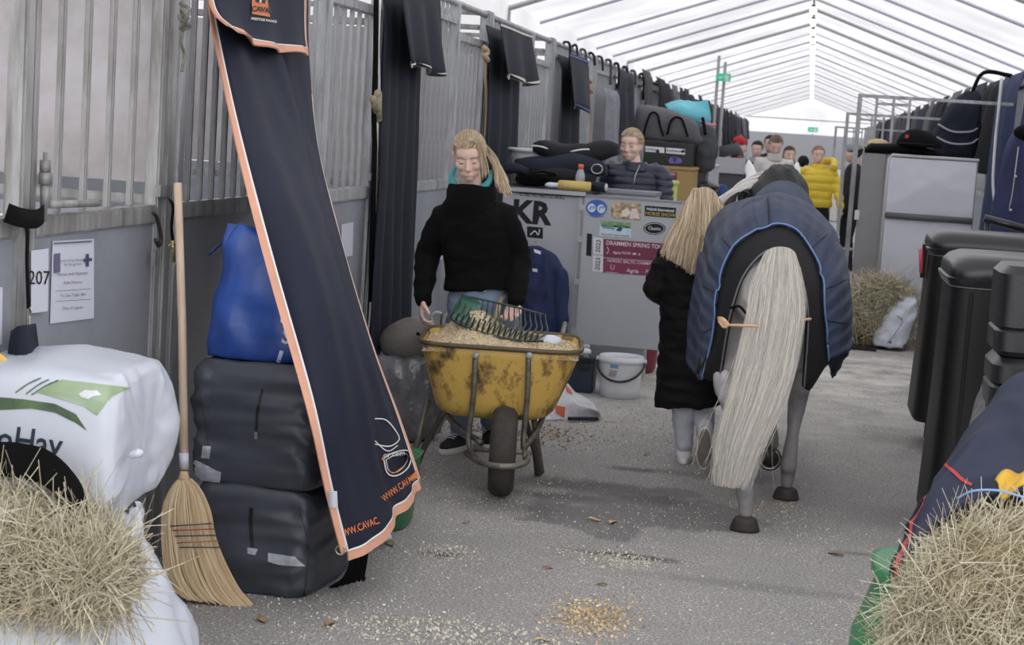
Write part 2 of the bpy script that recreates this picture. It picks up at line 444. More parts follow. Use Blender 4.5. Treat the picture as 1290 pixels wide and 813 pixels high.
# festoon lights under the ridge
bulb_m = bpy.data.materials.new('lit_bulb'); bulb_m.use_nodes = True
bb = bulb_m.node_tree.nodes['Principled BSDF']; bb.inputs['Emission Color'].default_value = (1, 0.85, 0.6, 1); bb.inputs['Emission Strength'].default_value = 3.0
bulb = None
for i in range(22):
    y = 44 + i * 4.2
    if bulb is None:
        bulb = thing('ridge_lamp', 'warm lit bulb lamp hanging under the tent ridge', 'lamp', (TC, y, 5.0), 'lamps along the tent ridge')
        obj('cable', tube([V(TC, y, 5.38), V(TC, y, 5.12)], 0.012, 6), black_m, bulb)
        obj('lamp_holder', lathe([(0.03, 0.14), (0.05, 0.12), (0.06, 0.08)], (TC, y, 5.0), 10), black_m, bulb)
        obj('bulb', lathe([(0.02, -0.1), (0.07, -0.06), (0.09, 0), (0.06, 0.08)], (TC, y, 5.0), 12), bulb_m, bulb)
    else:
        c = copy_tree(bulb); c.location = (TC, y, 5.0)

# ================================================================== STALL FRONTS (3 m units)
XL, XR = -2.26, 1.80
def make_front(bar_step=0.13, pm=1.86, name='horse_stall', old=False, lower=panel_m):
    g = galv_old if old else galv
    t = thing(name, 'x', 'stall front')
    def P(nm, bm, m=g, sm=False): return obj(nm, bm, m, t, sm=sm)
    P('post', box((-0.035, 0.005, 0), (0.035, 0.075, 2.43), 0.008))
    P('post', box((-0.035, 2.87, 0), (0.035, 2.94, 2.43), 0.008))
    P('post', box((-0.03, pm, 0), (0.03, pm + .06, 2.40), 0.008))
    P('top_rail', tube([V(0, 0.07, 2.40), V(0, 2.88, 2.40)], 0.022, 8), sm=True)
    P('middle_rail', box((-0.025, 0.075, 1.24), (0.025, pm, 1.30), 0.006))
    P('bottom_rail', box((-0.025, 0.075, 0.04), (0.025, pm, 0.10), 0.006))
    P('upper_rail', box((-0.02, 0.075, 2.27), (0.02, pm, 2.30)))
    P('lower_panel', box((-0.012, 0.075, 0.10), (0.012, pm, 1.24)), lower)
    b0 = box((-0.011, -0.011, 1.30), (0.011, 0.011, 2.39), 0.004)
    me = to_mesh(b0, 'bar'); y = 0.075 + bar_step
    while y < pm - .02:
        o = bpy.data.objects.new('bar', me); C.objects.link(o); o.parent = t; o.location = (0, y, 0)
        if not me.materials: me.materials.append(g)
        y += bar_step
    d = obj('door', box((-0.012, pm + .11, 0.10), (0.012, 2.815, 1.24)), lower, t, sm=False)
    def D(nm, bm, m=g): return obj(nm, bm, m, d, sm=False)
    D('door_stile', box((-0.025, pm + .065, 0.05), (0.025, pm + .11, 2.22), 0.006)); D('door_stile', box((-0.025, 2.815, 0.05), (0.025, 2.862, 2.22), 0.006))
    D('door_rail', box((-0.027, pm + .11, 1.235), (0.027, 2.815, 1.30), 0.006)); D('door_rail', box((-0.025, pm + .11, 0.05), (0.025, 2.815, 0.105), 0.006))
    D('door_rail', box((-0.022, pm + .11, 2.17), (0.022, 2.815, 2.22), 0.006))
    nb = int(round((2.815 - pm - .11) / (bar_step * 1.15)))
    me2 = to_mesh(box((-0.011, -0.011, 1.30), (0.011, 0.011, 2.17), 0.004), 'door_bar'); me2.materials.append(g)
    for i in range(1, nb):
        o = bpy.data.objects.new('door_bar', me2); C.objects.link(o); o.parent = d; o.location = (0, pm + .11 + (2.815 - pm - .11) * i / nb, 0)
    D('latch', box((0.02, 2.79, 1.33), (0.045, 2.90, 1.37)), galv_old)
    return t
def make_partition(nb=9):
    t = thing('stall_partition', 'x', 'partition')
    obj('lower_board', box((-2.9, -0.015, 0.05), (-0.06, 0.015, 1.27)), panel_m, t, sm=False)
    obj('upper_sheet', box((-2.9, -0.008, 1.37), (-0.05, 0.008, 2.12)), sheet_m, t, sm=False)
    for z in (1.29, 2.13, 2.30, 2.40): obj('rail', box((-2.95, -0.02, z), (-0.05, 0.02, z + 0.035), 0.005), galv_old, t, sm=False)
    obj('post', box((-2.99, -0.03, 0), (-2.93, 0.03, 2.43)), galv, t, sm=False)
    me = to_mesh(box((-0.01, -0.01, 2.165), (0.01, 0.01, 2.40)), 'stub_bar'); me.materials.append(galv_old)
    for i in range(nb):
        o = bpy.data.objects.new('stub_bar', me); C.objects.link(o); o.parent = t; o.location = (-0.3 - i * 0.3, 0, 0)
    return t
near = make_front(0.165, 1.74, old=True); near.location = (XL, 2.955, 0); near['label'] = 'weathered barred stall front carrying the 207 sign, nearest on the left'
f0 = make_front(0.13)
lab = {1: 'barred stall front behind the broom and blue bag', 2: 'barred stall front behind the fair-haired woman in black',
       3: 'barred stall front between the white pail and the girl in navy'}
for k in range(1, 20):
    o = f0 if k == 1 else copy_tree(f0)
    o.location = (XL, 5.92 + 2.96 * (k - 1), 0)
    if k in lab: o['label'] = lab[k]
    else: o['label'] = 'far galvanised stall front in the left row beyond the duffel bag'; o['group'] = 'far stall fronts of the left row'
for k in range(2, 20):
    o = copy_tree(f0); o.location = (XR, 5.3 + 2.96 * k, 0); o.rotation_euler = (0, 0, PI)
    if 'group' in o: del o['group']
    if k == 4: o['label'] = 'barred stall front behind the navy rugs on the right'
    else:
        o['label'] = 'galvanised stall front in the right-hand row of stalls'; o['group'] = 'stall fronts of the right row'
p0 = make_partition()
plab = {0: 'grey sheet partition behind the bars of the 207 stall', 1: 'grey sheet partition seen behind the orange-edged banner', 2: 'grey sheet partition behind the fair-haired woman in black'}
for k in range(0, 16):
    o = p0 if k == 0 else copy_tree(p0)
    o.location = (XL, 5.92 + 2.96 * k, 0)
    if k in plab: o['label'] = plab[k]
    else: o['label'] = 'far sheet partition between stalls of the left row'; o['group'] = 'far partitions of the left row'

# ================================================================== PRINTING ON SURFACES
from mathutils.bvhtree import BVHTree
EYEP = Vector((0, 0, EYE))
_miss = [False]
def bvh_of(o):
    """tree of an object's mesh in world space"""
    off = _org.get(o.name, Vector()); me = o.data
    return BVHTree.FromPolygons([v.co + off for v in me.vertices], [tuple(p.vertices) for p in me.polygons])
def on(tree, px, py, off=0.002, fallback=None):
    d = _ray(px, py).normalized(); h = tree.ray_cast(EYEP, d)
    _miss[0] = h[0] is None
    if h[0] is None:
        return fallback if fallback is not None else EYEP + d * tree.find_nearest(EYEP + d * 5)[0].length
    n = h[1] if h[1].dot(d) < 0 else -h[1]
    return h[0] + n * off
def text_on(bm, tree, s, px, py, size, ang=0.0, bold=0.0, xs=1.0, mi=0, off=0.002, shear=0.0):
    ca, sa = math.cos(ang), math.sin(ang)
    last = [on(tree, px, py, off)]
    def fn(x, y):
        x2 = x + shear * y
        p = on(tree, px + x2 * ca + y * sa, py + x2 * sa - y * ca, off, last[0]); last[0] = p; return p
    return add_text(bm, s, size, fn, bold, xs, mi)
def patch_on(bm, tree, pts, cuts=3, mi=0, off=0.0015):
    b2 = BM(); f = b2.faces.new([b2.verts.new((x, y, 0)) for x, y in pts])
    bmesh.ops.triangulate(b2, faces=[f])
    for _ in range(cuts):
        bmesh.ops.subdivide_edges(b2, edges=[e for e in b2.edges if e.calc_length() > 4], cuts=1, use_grid_fill=True)
        bmesh.ops.triangulate(b2, faces=b2.faces)
    mp = {}; bad = set()
    for v in b2.verts:
        mp[v] = bm.verts.new(on(tree, v.co.x, v.co.y, off))
        if _miss[0]: bad.add(v)
    for f in b2.faces:
        if any(v in bad for v in f.verts) or max((mp[a].co - mp[b].co).length for a in f.verts for b in f.verts) > .25: continue
        g = bm.faces.new([mp[v] for v in f.verts]); g.material_index = mi
    b2.free(); return bm
def line_on(bm, tree, pts, wpx, mi=0, off=0.0015, n=24, closed=False):
    P = [Vector((x, y, 0)) for x, y in pts]
    if closed: P = P + [P[0]]
    S = resample(spline(P, 6), n); L_, R_, B_ = [], [], []
    for i, p in enumerate(S):
        t = (S[min(i + 1, n - 1)] - S[max(i - 1, 0)]).normalized(); q = Vector((-t.y, t.x, 0)) * wpx / 2
        L_.append(bm.verts.new(on(tree, p.x + q.x, p.y + q.y, off))); B_.append(_miss[0]); R_.append(bm.verts.new(on(tree, p.x - q.x, p.y - q.y, off)))
    for i in range(n - 1):
        if B_[i] or B_[i + 1] or (L_[i].co - L_[i + 1].co).length > .2: continue
        f = bm.faces.new((L_[i], L_[i + 1], R_[i + 1], R_[i])); f.material_index = mi
    return bm
def frame_w(pts, r, n=8): return tube([Vector(p) for p in pts], r, n)
def pcurve(*pts):
    """pixel+depth control points -> world spline"""
    return spline([PY(x, y, Y) for x, y, Y in pts], 6)

# ================================================================== SIGNS ON THE NEAREST STALL
def wallpt(px, py, dx=0.03): return PX(px, py, XL + dx)
def paper(name, px, label, cat='notice', m=paper_m, dx=0.016):
    bm = BM(); P = [wallpt(x, y, dx) for x, y in px]
    add_poly(bm, P); o = single(name, bm, m, label, cat, sm=False, solid=0.001); return o
def wtree(dx): 
    b = BM(); add_poly(b, [(XL + dx, 3, 0), (XL + dx, 12, 0), (XL + dx, 12, 3), (XL + dx, 3, 3)]); t_ = BVHTree.FromBMesh(b); b.free(); return t_
wt = wtree(0.022)
n207 = paper('stall_number_sign', [(39, 316), (61, 313), (60, 392), (39, 395)], 'white sign printed 207 on the grey door', dx=.030)
bm = BM(); text_on(bm, wtree(.0335), '207', 49.5, 351, 25, 0.02, xs=0.72); obj('lettering', bm, ink_m, n207, sm=False)
nt_ = paper('entry_notice', [(66, 304), (118, 301), (118, 401), (63, 408)], 'tall printed white notice in a plastic sleeve right of the 207 sign')
bm = BM(); i0 = 0
for y, s, wd in ((328, 'Entries to be discharged', 5), (333, 'by the groom', 5), (345, 'Horse and Hammer', 6), (356, 'Kalle Mietinen', 5), (372, 'To: See Table 304', 5.5), (388, 'Date of register', 5)):
    text_on(bm, wt, s, 92, y, wd, -0.05, xs=0.8)
for y in (366, 379): line_on(bm, wt, [(70, y + 1), (115, y - 2)], 0.6, n=4)
line_on(bm, wt, [(68, 307), (116, 304)], 2.0, n=4)
obj('printed_text', bm, mat('grey_ink', (90, 92, 105), 0.7), nt_, sm=False)
bm = BM(); patch_on(bm, wt, [(69, 320), (76, 319), (76, 343), (69, 344)], 1); obj('crest', bm, mat('grey_violet_print', (92, 90, 120), 0.7), nt_, sm=False)
bm = BM(); patch_on(bm, wt, [(106, 326), (116, 325), (116, 329), (106, 330)], 1); patch_on(bm, wt, [(109, 320), (112, 320), (112, 336), (109, 336)], 1, off=0.003)
obj('cross_mark', bm, mat('blue_cross_print', (60, 66, 100), 0.7), nt_, sm=False)
paper('paper_sheet', [(-6, 362), (3, 362), (2, 434), (-6, 436)], 'edge of a white sheet at the far left of the photo')
paper('paper_sheet', [(551, 302), (562, 300), (561, 326), (551, 328)], 'small white paper on the grey panel between her arm and body')
paper('paper_sheet', [(430, 283), (445, 280), (444, 322), (430, 325)], 'small white paper on the stall door right of the orange-edged banner')
bolt_m = mat('bolt_zinc', (190, 190, 190), 0.35, 0.9)

# hinge and slam latch of the near stall
h = thing('door_hinge', 'rusty grey hinge with a short horizontal bar in front of the dirty sheet', 'hinge', wallpt(55, 262))
bm = BM()
for y0, y1, r in ((202, 216, .017), (217, 232, .02), (233, 262, .016)): add_tube(bm, [wallpt(57, y0, .05), wallpt(57, y1, .05)], r, 8)
obj('barrel', bm, galv_old, h)
obj('pivot_rod', tube([wallpt(57, 192, .05), wallpt(57, 279, .05)], .006, 6), galv_old, h)
obj('side_bar', tube([wallpt(57, 258, .05), wallpt(122, 256, .05)], .012, 8), galv_old, h)
# bolts on partition
for (x, y) in ((65, 270), (115, 271), (3, 271)):
    p = PY(x, y, 5.88); single('bolt', lathe([(0.011, 0), (0.011, 0.006), (0.006, 0.012)], p, 10, (0, -1, 0)), bolt_m,
        {65: 'round zinc bolt head below the sheet, the middle one', 115: 'round zinc bolt head below the sheet, the right one', 3: 'round zinc bolt head below the sheet at the photo edge'}[x], 'bolt')

# ------------------------------------------------------------------ halter strap and navy bag hanging on the near post
t = thing('lead_strap', 'black strap hanging from the near stall post with a snap hook', 'strap', PX(38, 420, XL + .06))
def strip(ctrl, w_, thick=0.003, n=20, side=(0, 1, 0)):
    pts = resample(spline(ctrl, 8), n); bm = BM(); rings = []
    sd = Vector(side)
    for i, p in enumerate(pts):
        tt = (pts[min(i + 1, n - 1)] - pts[max(i - 1, 0)]).normalized(); s_ = (sd - tt * sd.dot(tt)).normalized(); nn = tt.cross(s_)
        rings.append([p + s_ * w_ / 2 + nn * thick / 2, p - s_ * w_ / 2 + nn * thick / 2, p - s_ * w_ / 2 - nn * thick / 2, p + s_ * w_ / 2 - nn * thick / 2])
    add_rings(bm, rings); return bm
WX = XL + .055
obj('buckled_loop', strip([PX(8, 268, WX), PX(25, 274, WX + .02), PX(45, 276, WX + .02), PX(55, 270, WX)], .055, side=(0, 0, 1)), black_cloth, t)
obj('hanging_strap', strip([PX(26, 276, WX + .02), PX(34, 290, WX + .02), PX(34, 330, WX + .01), PX(36, 388, WX)], .018), black_cloth, t)
bm = BM(); add_tube(bm, pcurve((37, 386, 4.78), (34, 392, 4.78), (37, 398, 4.78), (40, 392, 4.78), (37, 386, 4.78)), .0025, 6); add_tube(bm, pcurve((37, 398, 4.78), (37, 412, 4.78)), .004, 6)
obj('snap_hook', bm, chrome_m, t)
t = thing('shoulder_bag', 'small navy bag with white piping hanging below the black strap', 'bag', PX(35, 470, WX))
rows = [[PX(18, 418, WX), PX(28, 412, WX + .05), PX(41, 408, WX)], [PX(14, 445, WX), PX(30, 442, WX + .09), PX(45, 440, WX)], [PX(10, 480, WX), PX(30, 478, WX + .1), PX(49, 474, WX)]]
obj('pouch', sheet(loft_rows(rows, 12, 10), 12, 10), navy_m, t, solid=.01)
bm = BM(); add_tube(bm, pcurve((36, 415, 4.70), (22, 440, 4.68), (16, 472, 4.68)), .0035, 6); add_tube(bm, pcurve((36, 415, 4.70), (40, 445, 4.72), (43, 474, 4.72)), .0035, 6)
obj('piping', bm, white_m, t)

# ------------------------------------------------------------------ lead rope with brass snap, rope knot, small latch
t = thing('lead_rope', 'short black lead with a brass trigger snap hanging beside the broomstick', 'rope', PX(217, 330, -2.17))
obj('webbing', strip([PX(215, 252, -2.17), PX(218, 262, -2.15), PX(216, 285, -2.15), PX(218, 305, -2.15)], .02), black_cloth, t)
bm = BM(); add_tube(bm, [PX(217, 303, -2.15), PX(219, 330, -2.15)], .007, 8); add_tube(bm, [PX(x, y, -2.15) for x, y in ((217, 305), (213, 309), (217, 313), (221, 309), (217, 305))], .003, 6); add_tube(bm, [PX(x, y, -2.15) for x, y in ((219, 318), (223, 322), (222, 331), (219, 334))], .003, 6)
obj('trigger_snap', bm, mat('brass', (186, 168, 110), .35, .8), t)
rope_m = mat('grey_rope', (120, 118, 108), .9, var=.4, vscale=60, bump=.5, bscale=150)
t = thing('rope_knot', 'grey knotted rope tied to the stall post above the broom', 'rope', PX(232, 60, -2.18))
obj('knot', tube(spline([PX(x, y, X) for x, y, X in ((228, 5, -2.2), (238, 12, -2.15), (226, 22, -2.15), (240, 32, -2.13), (228, 36, -2.16), (236, 20, -2.12), (229, 12, -2.15), (234, 30, -2.15))], 6), .008, 8), rope_m, t)
obj('loose_end', tube(spline([PX(x, y, -2.16) for x, y in ((233, 30), (228, 52), (232, 68), (229, 90))], 6), .006, 8), rope_m, t)
t = thing('post_latch', 'small dark hook latch on the stall post beside the broomstick', 'latch', PX(200, 270, -2.2))
obj('hook', tube(spline([PX(x, y, -2.18) for x, y in ((193, 268), (198, 276), (203, 300), (200, 310), (196, 302))], 5), .007, 6), mat('dark_iron', (52, 50, 50), .5, .5), t)
obj('catch_plate', box(tuple(PX(190, 335, -2.22)), tuple(PX(199, 316, -2.205))), galv_old, t, sm=False)

# ------------------------------------------------------------------ straw broom
t = thing('straw_broom', 'straw broom with a long wooden handle leaning on the stall post', 'broom', PG(300, 765))
Yb = 5.52
top = PX(224, 231, -2.14); neck = PY(232, 592, Yb)
obj('handle', tube([top, top.lerp(neck, .5) + V(.004, 0, 0), neck], [.014, .015, .0155], 12), mat('pale_wood', (200, 176, 154), .6, col2=(182, 154, 130), vscale=3, stretch=(8, 8, .6)), t)
obj('handle_label', tube([PY(231.7, 571, Yb - .0), PY(232, 588, Yb)], .0168, 12), paper_m, t)
broom_m = mat('broom_straw', (224, 202, 166), .8, col2=(186, 154, 112), island=1, spec=.25)
Lc = [(224, 604, 5.5), (214, 618, 5.49), (205, 642, 5.47), (205, 680, 5.44), (208, 715, 5.42), (220, 742, 5.41), (232, 752, 5.41)]
Rc = [(240, 604, 5.5), (252, 617, 5.5), (264, 645, 5.5), (270, 675, 5.5), (283, 710, 5.49), (300, 742, 5.47), (317, 762, 5.46)]
Ls = resample(spline([PY(*p) for p in Lc], 8), 16); Rs = resample(spline([PY(*p) for p in Rc], 8), 16)
rs = np.random.RandomState(3); paths = []
for i in range(1500):
    u = rs.rand(); d = (rs.rand() - .5); e = 15 - rs.randint(0, 2) if rs.rand() < .8 else 15
    kk = rs.rand() * .03; pp = []
    for j in range(16):
        jj = j / 15; b_ = Ls[j].lerp(Rs[j], min(1, max(0, u + kk * math.sin(jj * 6 + i))))
        th = .022 + .035 * math.sin(min(1, jj * 1.3) * PI * .5) * (1 - .5 * jj); rr_ = math.sqrt(max(0, 1 - (2 * u - 1) ** 2)) * .8 + .2
        pp.append(b_ + V(0.1, -1, 0) * d * 2 * th * rr_)
    pp[-1] = pp[-1] + (pp[-1] - pp[-2]) * (rs.rand() - .6) * .8
    paths.append([tuple(p) for p in pp])
obj('bristles', ribbons(paths, np.linspace(.0012, .0014, 1500), sides=rs.randn(1500, 3) * .3 + [0, 1, 0]), broom_m, t, kind='stuff')
bm = BM()
for i in range(1, 15):
    pass
core = [ell(Ls[j].lerp(Rs[j], .5), (Rs[j] - Ls[j]) * .46, V(.1, -1, 0) * (.014 + .02 * math.sin(j / 15 * PI * .7)), 14) for j in range(0, 15)]
obj('bristle_core', add_rings(BM(), core), mat('broom_core', (170, 135, 88), .85, var=.4, vscale=8, stretch=(60, 60, 4), bump=.5, bscale=30), t)
obj('neck', lathe([(.013, .0), (.022, -.03), (.016, -.038), (.026, -.06), (.02, -.068), (.03, -.095)], PY(232, 594, 5.5), 14), mat('broom_neck', (206, 176, 134), .8, var=.3, vscale=40, bump=.5, bscale=120), t)
for q, (y, yr, c) in enumerate(((664, 660, (52, 60, 84)), (669, 667, (170, 72, 50)), (676, 675, (52, 60, 84)), (685, 682, (170, 96, 70)), (690, 690, (52, 60, 84)))):
    a_ = [];
    xl = 205 + (q * .6); xr = 267 + (y - 664) * .42
    for s_ in range(13):
        u = s_ / 12; x = lerp(xl, xr, u); yy = lerp(y, yr, u); a_.append(PY(x, yy, 5.455 - .055 * math.sin(PI * u) + .02 * u))
    obj('binding_thread', tube(a_, .0022, 5), mat('thread_%d' % q, c, .8), t)

# ------------------------------------------------------------------ stacked dark zip cases
case_m = mat('charcoal_nylon', (54, 57, 68), .48, var=.25, vscale=3, bump=.25, bscale=25, bdist=.006)
def case(name, label, A, B, Cc, z0, z1, seed, bulge=.02):
    A, B, Cc = Vector(A), Vector(B), Vector(Cc); D_ = A + (Cc - B)
    cen = (A + Cc) / 2; ux = (B - A) / 2; uy = (Cc - B) / 2; bm = BM(); rings = []
    for j in range(25):
        f = j / 24; k_ = 1 - .06 * abs(2 * f - 1) ** 10 + bulge * math.sin(PI * f)
        rings.append([Vector((p.x, p.y, lerp(z0, z1, f))) for p in ell(cen, ux * k_, uy * k_, 64, 11.0)])
    add_rings(bm, rings)
    bmesh.ops.subdivide_edges(bm, edges=bm.edges[:], cuts=1, use_grid_fill=True)
    me = to_mesh(bm, 'body'); crumple(me, .022, 3.2, seed, (.9, .9, 2.2)); displace(me, lambda c, n: c + n * .009 * ridged(V(c.x + c.z * .4, c.y, c.z * 1.4), 9, seed + 3)); displace(me, lambda c, n: c + n * .005 * nz(c, 22, seed))
    for v in me.vertices: v.co.z = max(z0, v.co.z)
    t = thing(name, label, 'bag', (cen.x, cen.y, z0)); b_ = obj('body', me, case_m, t)
    return t, b_
A0, B0, C0 = PG(238, 740), PG(383, 757), PG(444, 716)
c1, cb1 = case('storage_bag', 'dark nylon zip bag on the asphalt, lower of the stack behind the broom', A0, B0, C0, 0, .372, 1)
c2, cb2 = case('storage_bag', 'dark nylon zip bag with a taped label, upper of the stack under the blue bag', A0 + V(-.02, .0, 0), B0 + V(0.0, .0, 0), C0, .374, .80, 9)
zip_m = mat('black_zip', (14, 14, 15), .6)
tr1, tr2 = bvh_of(cb1), bvh_of(cb2)
obj('zip', line_on(BM(), tr1, [(317, 640), (316, 660), (318, 690)], 5, off=.003), zip_m, c1)
obj('zip', line_on(BM(), tr2, [(331, 490), (325, 515), (323, 545)], 3.5, off=.003), zip_m, c2)
obj('zip_pull', line_on(BM(), tr2, [(323, 544), (323, 553)], 4, off=.006, n=4), chrome_m, c2)
for tr, c_, pts in ((tr1, c1, [(377, 640), (388, 690), (384, 752)]), (tr2, c2, [(400, 500), (392, 560), (380, 625)]), (tr2, c2, [(252, 500), (262, 560), (256, 625)])):
    obj('seam', line_on(BM(), tr, pts, 1.6, off=.003), mat('grey_seam', (50, 48, 52), .8), c_)
tape_m = mat('clear_tape', (150, 154, 165), .2, spec=.8, var=.3, vscale=30)
bm = BM(); patch_on(bm, tr2, [(241, 588), (247, 580), (279, 595), (277, 612), (243, 608)], 3, off=.004); patch_on(bm, tr2, [(256, 562), (266, 563), (264, 578), (254, 577)], 2, off=.004)
obj('taped_label', bm, tape_m, c2, sm=False)
bm = BM(); patch_on(bm, tr1, [(338, 697), (372, 702), (385, 714), (355, 712), (338, 708)], 3, off=.004); patch_on(bm, tr1, [(312, 690), (325, 692), (322, 700), (312, 698)], 2, off=.004)
obj('tape', bm, tape_m, c1, sm=False)

# ------------------------------------------------------------------ blue carrier bag on the stack
blue_m = mat('blue_woven_plastic', (36, 74, 158), .38, col2=(24, 52, 124), vscale=3, bump=.3, bscale=14, bdist=.01)
cen = (A0 + B0) / 2 + (C0 - B0) * .30 - (B0 - A0) * .08
bm = BM(); rings = []
prof = [(.80, 1.0, .9), (.84, 1.06, 1.0), (.92, 1.05, 1.0), (1.02, .98, .92), (1.12, .90, .8), (1.19, .82, .62), (1.235, .74, .40)]
for z, kx, ky in prof:
    c_ = V(cen.x - .02 - (1.0 - kx) * .06 + (z - .8) * .03, cen.y, z); rings.append([Vector((p.x, p.y, z + (.02 * math.sin(i * .8) if z > 1.2 else 0))) for i, p in enumerate(ell(c_, (B0 - A0) * .40 * kx, (C0 - B0) * .22 * ky, 48, 4.0))])
add_rings(bm, rings); bmesh.ops.subdivide_edges(bm, edges=bm.edges[:], cuts=2, use_grid_fill=True)
me = to_mesh(bm, 'sack'); crumple(me, .03, 3.2, 3, (1, 1, 1)); displace(me, lambda c, n: c + n * .006 * ridged(c, 12, 4)); displace(me, lambda c, n: Vector((c.x, c.y, max(.802, c.z))))
t = thing('carrier_bag', 'large blue woven carrier bag standing on the dark zip bags', 'bag', (cen.x, cen.y, .80))
sk = obj('sack', me, blue_m, t)
trb = bvh_of(sk)
bm = BM(); text_on(bm, trb, 'S', 359, 400, 24, .15, .6); text_on(bm, trb, 'S', 361, 425, 26, .15, .6)
line_on(bm, trb, [(355, 442), (350, 458), (345, 476)], 5, n=8); line_on(bm, trb, [(376, 450), (370, 462), (358, 476)], 3, n=8)
obj('lettering', bm, mat('faded_white_print', (176, 190, 222), .5), t, sm=False)
obj('strap', strip([PY(262, 322, 5.72), PY(290, 300, 5.74), PY(318, 298, 5.78), PY(322, 330, 5.76)], .03), mat('dark_blue_strap', (24, 50, 118), .5), t)
obj('cord', tube(pcurve((308, 303, 5.75), (318, 292, 5.76), (330, 284, 5.78), (338, 300, 5.78)), .003, 5), mat('yellow_cord', (188, 180, 70), .6), t)

# ------------------------------------------------------------------ long navy banner with orange edge
trim_m = mat('orange_tape', (222, 156, 126), .75, var=.12, bump=.2, bscale=300)
ban_m = mat('banner_navy', (26, 31, 52), .72, var=.18, vscale=3, bump=.12, bscale=400, spec=.35)
piping_m = mat('white_piping', (225, 222, 220), .7)
rowsB = [[(262, -40, 6.28), (300, -40, 6.6), (345, -40, 7.0), (388, -40, 7.5)],
         [(272, 30, 6.22), (310, 40, 6.5), (352, 55, 6.95), (388, 60, 7.5)],
         [(300, 160, 5.95), (335, 170, 6.1), (368, 175, 6.45), (399, 180, 7.3)],
         [(345, 330, 5.50), (372, 320, 5.52), (400, 310, 5.7), (428, 300, 6.7)],
         [(393, 500, 5.36), (415, 480, 5.40), (437, 455, 5.55), (466, 430, 6.4)],
         [(418, 615, 5.45), (440, 600, 5.52), (470, 570, 5.85), (501, 528, 6.45)],
         [(438, 694, 5.52), (468, 682, 5.62), (497, 645, 5.95), (526, 605, 6.45)]]
fB = loft_rows([[PY(*p) for p in r] for r in rowsB], 49, 61)
toc = (V(0, 0, 1.65) - V(-1.7, 6, .8)).normalized()
def fBf(u, v):
    p = fB(u, v); a_ = math.sin(PI * min(1, u * 1.02)) ** .5 if 0 < u < 1 else 0
    return p + V(.8, -.6, 0) * a_ * (1 - .55 * v) * (.036 * math.sin(u * 15 + v * 3.2) + .010 * math.sin(u * 31 - v * 5) + .02 * nz(p, 4))
t = thing('stall_curtain', 'long navy banner with orange edging hanging slantwise over the stall door', 'curtain', PY(438, 694, 5.52))
ban = obj('cloth', sheet(fBf, 49, 61), ban_m, t, solid=.004)
trB = bvh_of(ban)
def edge_band(pts_in, dirv, w_, thick=.007):
    """a band of tape folded round an edge"""
    bm = BM(); rings = []; n = len(pts_in)
    for i, p in enumerate(pts_in):
        tt = (pts_in[min(i + 1, n - 1)] - pts_in[max(i - 1, 0)]).normalized(); q = Vector(dirv[i]) if isinstance(dirv, list) else Vector(dirv)
        q = (q - tt * q.dot(tt)).normalized(); nn = tt.cross(q) * thick / 2
        rings.append([p + nn, p + q * w_ + nn, p + q * w_ - nn, p - nn])
    add_rings(bm, rings); return bm
le = [fBf(0, j / 60) for j in range(61)]; re = [fBf(1, j / 60) for j in range(61)]; be = [fBf(i / 48, 1) for i in range(49)]
lu = [(fBf(0, j / 60) - fBf(.06, j / 60)) for j in range(61)]; ru = [(fBf(1, j / 60) - fBf(.94, j / 60)) for j in range(61)]; bu = [(fBf(i / 48, 1) - fBf(i / 48, .96)) for i in range(49)]
bm = edge_band(le, lu, .028); obj('edge_tape', bm, trim_m, t, sm=False)
obj('edge_tape', edge_band(re[14:], ru[14:], .03), trim_m, t, sm=False); obj('edge_tape', edge_band(be, bu, .035), trim_m, t, sm=False)
obj('white_piping', tube([p + toc * .004 for p in le + be[1:] + re[::-1][1:46]], .0045, 6), piping_m, t)
bm = BM()
line_on(bm, trB, [(470, 528), (485, 530), (499, 548), (500, 556), (488, 563), (470, 560)], 1.4, off=.007)
line_on(bm, trB, [(470, 556), (486, 569), (499, 562)], 1.2, off=.007)
line_on(bm, trB, [(481, 578), (494, 571), (510, 568), (516, 575), (512, 590), (498, 600), (486, 597)], 1.6, off=.007, closed=True)
line_on(bm, trB, [(484, 580), (496, 574), (509, 572), (512, 578), (506, 589), (497, 596), (488, 594)], 1.0, off=.007, closed=True)
text_on(bm, trB, 'or.com', 494, 573, 9.5, -.12, .1, off=.008)
obj('printed_shoe_outline', bm, piping_m, t, sm=False)
bm = BM(); text_on(bm, trB, 'WWW.CAVALLOR', 505, 612, 12, -.62, .15, xs=.62, off=.008); text_on(bm, trB, 'WW.CAVAC.', 453, 664, 13, -.35, .15, xs=.62, off=.008)
text_on(bm, trB, 'e', 480, 578, 9, -.1, .2, off=.008); line_on(bm, trB, [(488, 594), (494, 597), (505, 589)], 1.4, off=.008, n=8)
obj('orange_lettering', bm, mat('orange_print', (222, 120, 62), .6), t, sm=False)
obj('sewn_label', strip([PY(419, 619, 5.43), PY(420, 640, 5.44)], .03, side=(1, 0, 0)), paper_m, t)
ringp = [PY(429 + 6 * math.cos(a), 693 + 6 * math.sin(a), 5.5) for a in [k * PI / 8 for k in range(17)]]
obj('metal_ring', tube(ringp, .003, 6), chrome_m, t)
